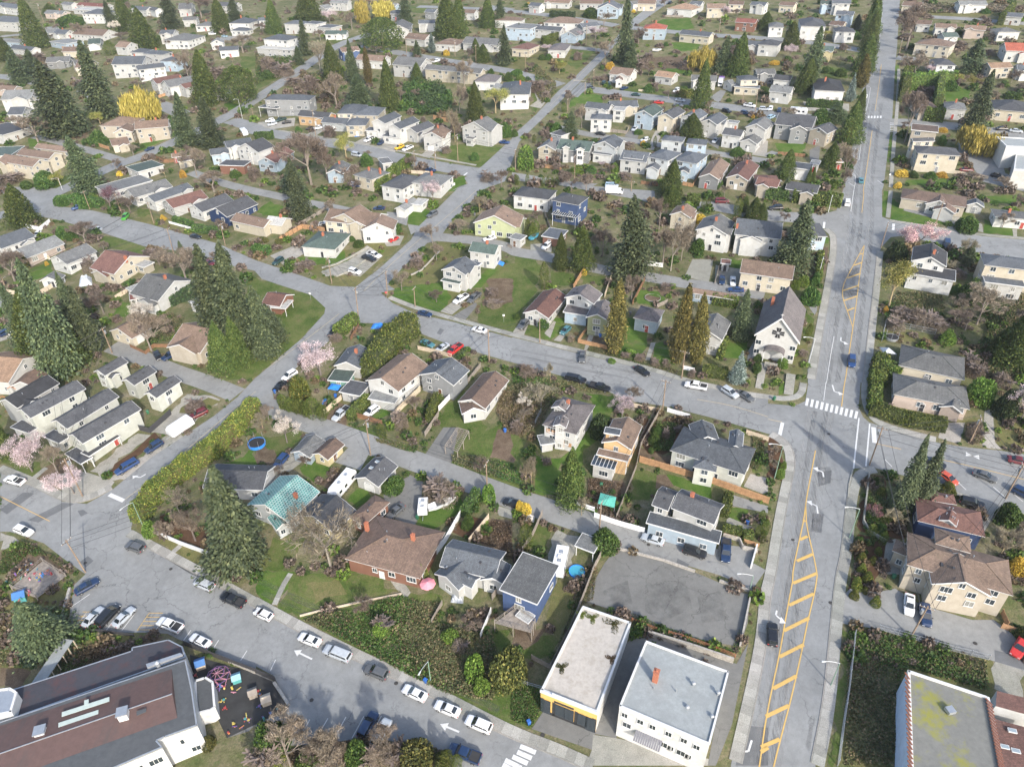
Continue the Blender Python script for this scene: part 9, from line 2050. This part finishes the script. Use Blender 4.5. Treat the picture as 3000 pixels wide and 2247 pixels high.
# ---------------------------------------------------------------- fences and walls
for a in [('C2', '1100,690 1740,880 2211,1050', 1.9, 'o', 2.4, 'long orange cedar board fence behind the wide hip-roofed house'), ('C2', '550,1060 710,1115', 1.3, 'w', 3), ('C2', '710,1165 900,1230 1140,1300', 1.5, 'w', 3, 'white panel wall along the back lane'), ('C1', '1480,1600 1640,1380 1790,1120', 1.9, 'w', 2.4, 'tall white board fence beside the brick house'), ('B1', '205,440 400,325 600,355', 1.8, 'o', 2.4, 'orange cedar fence around the green-roofed bungalow yard'), ('D3', '742,540 690,1000 640,1340 600,1657', 1.8, 'm', 3, 'galvanised chain-link fence along the main road brambles'), ('D3', '950,482 1290,580 1600,670 1900,745', 1.4, 'm', 3), ('D2', '1035,412 1245,495', 1.0, 'r', 3), ('D2', '1350,522 1600,600 1925,725', 1.0, 'r', 3, 'long rusty railing at the edge of the vacant lot'),
 ('C0', '1210,415 1300,440 1480,280', 1.7, 'k', 2.4, 'black board fence around the rowhouse yard'), ('B2', '570,1310 830,1370', 1.3, 'o', 2.4), ('B2', '575,1300 645,1200', 1.3, 'o', 2.4), ('B2', '625,690 530,850', 1.9, 'o', 2.4), ('B2', '1145,780 1040,985', 1.7, 'n', 2.4), ('B2', '870,720 800,920', 1.7, 'c', 2.4), ('C1', '1170,320 1420,80', 1.8, 'c', 2.4), ('C1', '870,305 1090,370', 1.6, 'n', 2.4), ('C1', '590,280 740,150', 1.6, 'c', 2.4), ('C1', '1580,250 1690,130', 1.7, 'w', 2.4), ('C1', '1460,470 1580,290', 1.6, 'g', 2.4), ('C1', '1840,1390 2010,1180', 1.6, 'c', 2.4), ('C2', '1285,245 1110,560 1070,750 980,980 900,1180', 1.5, 'g', 2.4, 'long weathered fence between the orange house and corner garden'), ('C2', '260,1150 180,1330 90,1470', 1.7, 'g', 2.4), ('C2', '800,1440 690,1657', 1.8, 'g', 2.4), ('D2', '720,-60 620,200 500,500 330,830', 1.8, 'g', 2.4, 'weathered board fence running down beside the vacant lot'), ('C2', '1340,255 1530,310', 1.3, 'w', 2.4), ('C2', '1050,215 1280,260', 1.2, 'c', 2.4), ('C2', '1830,1330 1930,1360', 1.0, 'o', 2.4), ('C2', '2000,1380 2130,1420', 1.0, 'o', 2.4), ('C2', '2020,450 2211,510', 1.4, 'c', 2.4), ('C2', '200,370 250,270', 1.6, 'm', 3),
 ('A1', '1530,1030 1660,1060', 1.9, 'o', 2.4), ('A0', '770,1240 950,1300', 1.8, 'o', 2.4), ('A0', '1345,1370 1420,1410 1560,1400', 1.7, 'n', 2.4), ('A0', '540,430 670,440', 1.9, 'o', 2.4), ('A0', '1370,850 1460,820', 1.5, 'o', 2.4), ('B0', '-20,865 170,905', 1.6, 'c', 2.4), ('B0', '300,930 480,820', 1.6, 'c', 2.4), ('B0', '230,320 350,345 440,275', 1.7, 'w', 2.4), ('B0', '1460,280 1660,335', 1.0, 'w', 2.4), ('B0', '120,720 380,580 440,590', 1.5, 'c', 2.4), ('B0', '1130,1350 1260,1410 1330,1350 1520,1350', 1.2, 'n', 2.4), ('B0', '1000,940 1130,860', 1.5, 'c', 2.4), ('D1', '0,855 60,885 170,930', 1.5, 'k', 2.4), ('D0', '1600,620 1900,740 2211,860', 1.5, 'k', 2.4, 'black railing above the playground retaining wall'), ('D0', '560,310 610,140', .7, 'c', 2.4), ('D0', '600,500 880,505 1160,545', .9, 'k', 2.4), ('B3', '980,1300 1010,1150 1440,1240', 1.6, 'm', 3, 'chain-link fence around the trampoline yard'), ('D3', '2010,470 2211,540', 1.4, 'o', 2.4), ('D3', '2010,350 2060,460', 1.4, 'o', 2.4), ('D3', '1210,1657 1210,1700', 1, 'm', 3), ('A2', '280,1450 430,1480', 1.4, 'o', 2.4), ('A2', '830,1140 990,1160 1010,1110', 1.4, 'g', 2.4), ('A2', '1110,1590 1260,1610', 1.3, 'n', 2.4), ('A2', '1090,790 1220,805', 1.0, 'c', 2.4), ('A2', '1470,1600 1560,1620 1620,1500', 1.5, 'o', 2.4), ('A2', '1310,150 1480,155', 1.2, 'g', 2.4), ('A2', '1290,1450 1330,1370', 1.4, 'n', 2.4), ('A3', '80,1340 320,1360', 1.4, 'n', 2.4), ('A3', '1230,1470 1600,1500 1900,1550', 1.2, 'c', 2.4, 'low beige fence behind the yellow bushes at upper right'), ('B1', '2170,480 2211,500', 1.2, 'g', 2.4), ('B1', '1400,1370 1550,1400 1690,1440', 1.3, 'c', 2.4), ('B1', '820,1290 890,1180', 1.4, 'n', 2.4), ('B2', '1300,660 1150,640', 1.5, 'w', 2.4), ('B2', '1750,800 1800,620', 1.3, 'g', 2.4), ('B2', '1340,970 1250,1010', 1.4, 'g', 2.4), ('B2', '280,200 330,330', 1.4, 'g', 2.4), ('B2', '1480,1540 1570,1560', 1.2, 'w', 2.4), ('B1', '1830,1657 1940,1520', 1.4, 'g', 2.4), ('B1', '610,150 570,190 400,290', 1.4, 'g', 2.4), ('A1', '1640,1630 1720,1600', 1.0, 'w', 2.4), ('A1', '1340,1500 1500,1510', 1.4, 'c', 2.4), ('D2', '170,740 340,830', 1.4, 'g', 2.4), ('D2', '0,930 270,1010', 1.2, 'm', 3), ('D1', '1520,430 1610,270', 1.4, 'g', 2.4), ('D1', '1940,560 2030,340', 1.6, 'w', 2.4), ('D1', '2040,230 2180,40', 1.8, 'g', 2.4)]:
    fence(*a[:5], label=a[5] if len(a) > 5 else None)
STONE = plain('retaining_stone', (.33,.31,.28), .95, .3, 3, dirt=.4)
for t, s, w, h, mt, lb in [('C0', '1310,1290 1560,1400 1820,1495', .3, 1.0, TRIM, 'low white wall below the big dark fir'), ('D0', '560,480 548,380 612,140', .5, .8, STONE, 'curved concrete wall at the left parking lot'), ('D1', '160,950 285,1140', .5, .6, STONE, 'log-like kerb wall at the playground edge'), ('D2', '1170,530 1560,650 1910,770', .35, 1.3, STONE, 'mossy retaining wall behind the white block'), ('C2', '870,1430 1300,1540 1580,1640', .35, .6, STONE, 'stone kerb wall between the lane and vacant lot'), ('D2', '1790,70 1900,110 2050,155', .35, .6, STONE, 'stone kerb wall at the lot\'s upper corner'), ('D2', '2055,210 2010,430 1965,640', .3, .9, STONE, 'pale kerb wall between the lot and sidewalk'), ('B1', '575,700 700,740 800,700 960,590', .4, .5, CONC, 'outer curved concrete terrace wall by the intersection'), ('B1', '570,670 690,640 830,570 970,490', .4, .6, CONC, 'inner curved concrete terrace wall by the intersection'), ('D0', '1650,620 2211,860', .4, .5, STONE, 'stone wall above the playground'), ('C3', '730,760 700,880 690,1000', .3, .2, CONC, 'raised kerb at the right corner') , ('C3', '870,790 820,1210 870,1300 1020,1390', .3, .9, CONC, 'curved concrete garden wall beside the main road'), ('C2', '1820,1330 1960,1370 1990,1440 2120,1470', .3, 1.0, STONE, 'stone wall below the orange fence terrace'), ('C2', '2110,1430 2060,1610', .3, 1.2, TRIM, 'white wall at the end of the lane parking'), ('D1', '380,370 540,330 900,250 1260,180', .25, .4, WOODF['c'], 'timber edging across the sloping lawn'), ('B1', '1340,730 1430,690 1590,520', .3, .5, STONE, 'stone edging in the corner garden'), ('A2', '530,700 640,700', .3, .3, CONC, 'kerb at the upper fork')]:
    lowwall(t, s, w, h, mt, lb)
# orange zigzag trims beside the black-roofed house
for x, y in ((130, 115), (150, 175), (60, 200)):
    T = thing('railing', 'orange zigzag trim by the black roof', 'railing', G('C0', x, y), 'orange zigzag trims'); m = MB(); m.tube((-1.2,0,2.4),(0,0,3.1),.09,n=4); m.tube((0,0,3.1),(1.2,0,2.2),.09,n=4); m.obj('rail', TOYC[5], T); m = MB(); m.tube((-1.2,0,0),(-1.2,0,2.4),.06,n=4); m.tube((1.2,0,0),(1.2,0,2.2),.06,n=4); m.obj('post', TRIM, T)
# ---------------------------------------------------------------- poles
poles('''
D3 l 540,965,632,755
D3 u 1230,550,1400,280 | utility pole wrapped in ivy beside the beige apartment house
C3 u 875,715,990,385 2050,1005,2211,710 1740,525,1850,300
C3 l 700,1345,825,1075 50,850,120,530
C0 u 715,985,555,660 
D0 u 740,-10,540,-290
C0 l 1250,1275,1130,1020
C1 u 990,630,955,330 1995,890,1990,690
C2 u 1300,240,1325,-20 755,1260,770,1040
B1 u 890,1140,870,830 655,800,625,570 1135,900,1130,690 1375,1000,1368,830 2015,1480,2005,1200
B1 s 475,940,465,880 2140,1130,2138,1060
B1 x 1130,935,1128,880
B2 u 240,1310,235,1100 1465,1620,1490,1380
B0 u 1330,280,1275,95 1050,190,985,20 775,155,715,0 1945,470,1910,280 1500,540,1450,320 970,1400,875,1180 490,1550,430,1420 45,830,20,745
B3 l 520,185,560,20 350,1490,410,1260 440,720,480,550
B3 u 975,490,1040,270 1440,310,1520,80
D2 l 2050,150,2100,0 
D1 l 1510,940,1475,740 | rusty leaning street lamp on the bramble slope
A1 u 1745,1400,1735,1160 1550,1460,1545,1310 1375,1470,1365,1300 515,1170,490,950 1300,460,1300,310 1720,490,1715,350 1900,550,1900,390
A2 u 30,1480,25,1290 115,600,115,460 1990,910,2000,780 2100,970,2115,800 850,510,855,400 640,400,645,220 705,740,705,600 630,820,632,710 480,970,482,850 540,1560,540,1340 1790,290,1795,170 1030,1650,1030,1560
A3 u 1130,480,1160,330 
A0 u 480,230,455,120 380,200,290,20 1700,270,1680,170 2190,1020,2175,930 95,620,70,560
A0 l 2095,1030,2050,850 540,1640,490,1530
A3 s 1040,1560,1038,1510
''')
wires()
# ---------------------------------------------------------------- low filler plants in the yards, away from houses and paving
ROADP = []
for o in list(COL.objects):
    if o.type == 'MESH' and o.name.split('.')[0] in ('street', 'lane', 'main_road', 'driveway', 'concrete_plaza', 'gravel_yard', 'playground_surface', 'lawn'):
        for f in o.data.polygons: ROADP.append([(o.data.vertices[i].co.x, o.data.vertices[i].co.y) for i in f.vertices])
ROADP += [[tuple(gp(*q).xy) for q in pts('D0', s_)] for s_ in ('90,140 370,-130 600,20 330,250', '-100,1100 1440,520 1700,700 1700,1300 1500,1657 -100,1657')]
BB = [(min(p[0] for p in q), max(p[0] for p in q), min(p[1] for p in q), max(p[1] for p in q), q) for q in ROADP]
def paved(x, y):
    for a, b, c, d, q in BB:
        if a < x < b and c < y < d:
            ins = False; j = len(q)-1
            for i in range(len(q)):
                if (q[i][1] > y) != (q[j][1] > y) and x < (q[j][0]-q[i][0])*(y-q[i][1])/(q[j][1]-q[i][1]+1e-9) + q[i][0]: ins = not ins
                j = i
            if ins: return True
    return False
for o in list(COL.objects):
    if o.type == 'MESH' and o.name.split('.')[0] in ('slab', 'slab_run', 'kerb'):
        for f in o.data.polygons:
            if f.normal.z > .9:
                q = [(o.data.vertices[i].co.x, o.data.vertices[i].co.y) for i in f.vertices]; cx, cy = sum(p[0] for p in q)/4, sum(p[1] for p in q)/4; BB.append((cx-1.6, cx+1.6, cy-1.6, cy+1.6, [(cx-1.6,cy-1.6),(cx+1.6,cy-1.6),(cx+1.6,cy+1.6),(cx-1.6,cy+1.6)]))
def inhouse(x, y, m=1.5): return any(abs(x-a) < r+m and abs(y-b) < r+m for a, b, r in HOUSES)
rng = random.Random(99); scat = {k: [] for k in (0, 1, 2, 3)}; cnt = 0; sm = [blob_leaves(110, 5+i, .42) for i in range(4)]
for _ in range(34000):
    px, py = rng.uniform(-60, 3060), -60 + 2300*rng.random()**1.25; p = gp(px, py)
    if py > 1950 or cnt > 6000: continue
    if inhouse(p.x, p.y) or paved(p.x, p.y): continue
    k = rng.choices((0, 1, 2, 3), (4.5, 1.6, 5.5, 2))[0]; s = (.35 + 1.5*rng.random()**2.2) * (1 if dist(p) < 250 else 1.7); q = sm[rng.randrange(4)].copy(); a = rng.random()*6.28; ca, sa = math.cos(a), math.sin(a)
    X = (q[..., 0]*ca - q[..., 1]*sa)*s + p.x; Y = (q[..., 0]*sa + q[..., 1]*ca)*s + p.y; Z = q[..., 2]*s*rng.uniform(.6, 1.3) + p.z; scat[k].append(np.stack([X, Y, Z], -1)); cnt += 1
k_ = 0
for _ in range(2500):
    px, py = rng.uniform(20, 2980), rng.uniform(15, 800); p = gp(px, py)
    if k_ >= 110 or inhouse(p.x, p.y, 2.5) or paved(p.x, p.y) or any((p.x-a)**2 + (p.y-b)**2 < (r+3)**2 for a, b, r in TREEPOS): continue
    t_ = 'AB'[py >= 560] + str(min(3, int(px//750))); u, v = (px - 750*int(t_[1]))*TS, (py - (560 if t_[0] == 'B' else 0))*TS; s = FPX/dist(p)*TS; hh = rng.uniform(4, 8.5)
    tree(t_, rng.choice('DDDdQN'), u, v, v - hh*s*.8, s*hh*rng.uniform(.6, .95)); k_ += 1
print('filler plants', cnt)
for k, (mt, lb) in enumerate([(L_SHR, 'small green garden plants scattered through the back yards'), (L_BRI, 'small bright green garden plants scattered through the yards'), (L_TWG, 'dry leafless garden plants scattered through the yards'), (L_BRN, 'small brown garden plants scattered through the yards')]):
    if scat[k]: stuff(add('garden_plants', quads_mesh('garden_plants', np.concatenate(scat[k]), [mt])), lb, 'garden plants')
# ---------------------------------------------------------------- thin spring haze
hz = bpy.data.materials.new('haze'); hz.use_nodes = True; hn = hz.node_tree; hn.nodes.remove(hn.nodes['Principled BSDF']); pv = hn.nodes.new('ShaderNodeVolumePrincipled'); pv.inputs['Color'].default_value = (.86, .9, .95, 1); pv.inputs['Density'].default_value = HAZE; pv.inputs['Anisotropy'].default_value = .2
hn.links.new(pv.outputs[0], hn.nodes['Material Output'].inputs['Volume']); zlo = min(gz(x, y) for x in (-1600, 1600) for y in (-400, 2600)) - 1; m = MB(); m.box(-1610, 1610, -410, 2610, zlo, max(CAMH + 12, max(gz(x, y) for x in (-1600, 1600) for y in (-400, 2600)) + 45)); o = m.obj('haze', hz); stuff(o)
LANDMARKS += [(*full(t, x, y), n) for t, x, y, n in [('B3', 80, 1200, 'the white church'), ('C1', 320, 980, 'the teal-roofed house'), ('D0', 800, 1200, 'the maroon-roofed hall'), ('D2', 640, 800, 'the cream-roofed shop'), ('D2', 1400, 1000, 'the white flat-roofed block'), ('D3', 1600, 1300, 'the moss-roofed warehouse'), ('C3', 1650, 1600, 'the beige apartment house'), ('C2', 1740, 560, 'the wide hip-roofed house'), ('C2', 950, 480, 'the orange house'), ('C2', 480, 300, 'the boarded-up house'), ('B1', 800, 950, 'the left four-way crossing'), ('C0', 850, 350, 'the white rowhouses'), ('A0', 1230, 900, 'the upper-left willow'), ('A1', 1480, 870, 'the ivy bank'), ('A2', 1620, 500, 'the upper yellow willow'), ('A2', 720, 290, 'the upper cherry tree'), ('B3', 1290, 390, 'the magnolia tree'), ('A3', 950, 1050, 'the upper road crossing'), ('A3', 1740, 1200, 'the right-hand willow'), ('A1', 230, 350, 'the two-tier white house'), ('A0', 350, 1400, 'the apartment row'), ('B2', 1030, 420, 'the massive middle fir'), ('A2', 400, 780, 'the upper fork'), ('A2', 560, 1290, 'the red-shuttered house'), ('B0', 1950, 900, 'the twin left firs'), ('B1', 580, 430, 'the ramp-walled bungalow'), ('B2', 500, 60, 'the navy three-storey house'), ('A1', 1960, 1120, 'the poplar-side house'), ('A3', 2120, 430, 'the bright-red-roofed house'), ('A3', 520, 780, 'the black-hip-roofed house'), ('C3', 1450, 300, 'the pinkish corner bungalow'), ('B3', 1450, 80, 'the twin-gabled tan bungalow'), ('C1', 1250, 1400, 'the long brick house'), ('A2', 950, 620, 'the small tan-roofed house'), ('A1', 1100, 280, 'the round-topped cedar'), ('A0', 600, 800, 'the left fir cluster'), ('D1', 1000, 500, 'the bramble slope'), ('B0', 950, 620, 'the cluttered cream house'), ('A2', 1240, 270, 'the orange-red-roofed house')]]
finish_labels()
from collections import Counter
cn = Counter(o.get('label') for o in COL.objects if o.get('label')); d_ = [k for k, v in cn.items() if v > 1]; print('labels', len(cn), 'dups', len(d_), d_[:5], 'long', sum(len(k.split()) > 16 for k in cn), 'short', sum(len(k.split()) < 4 for k in cn))
print('objects', len(COL.objects), 'tris', sum(len(p.vertices)-2 for me in bpy.data.meshes for p in me.polygons) if False else sum(len(me.polygons) for me in bpy.data.meshes))
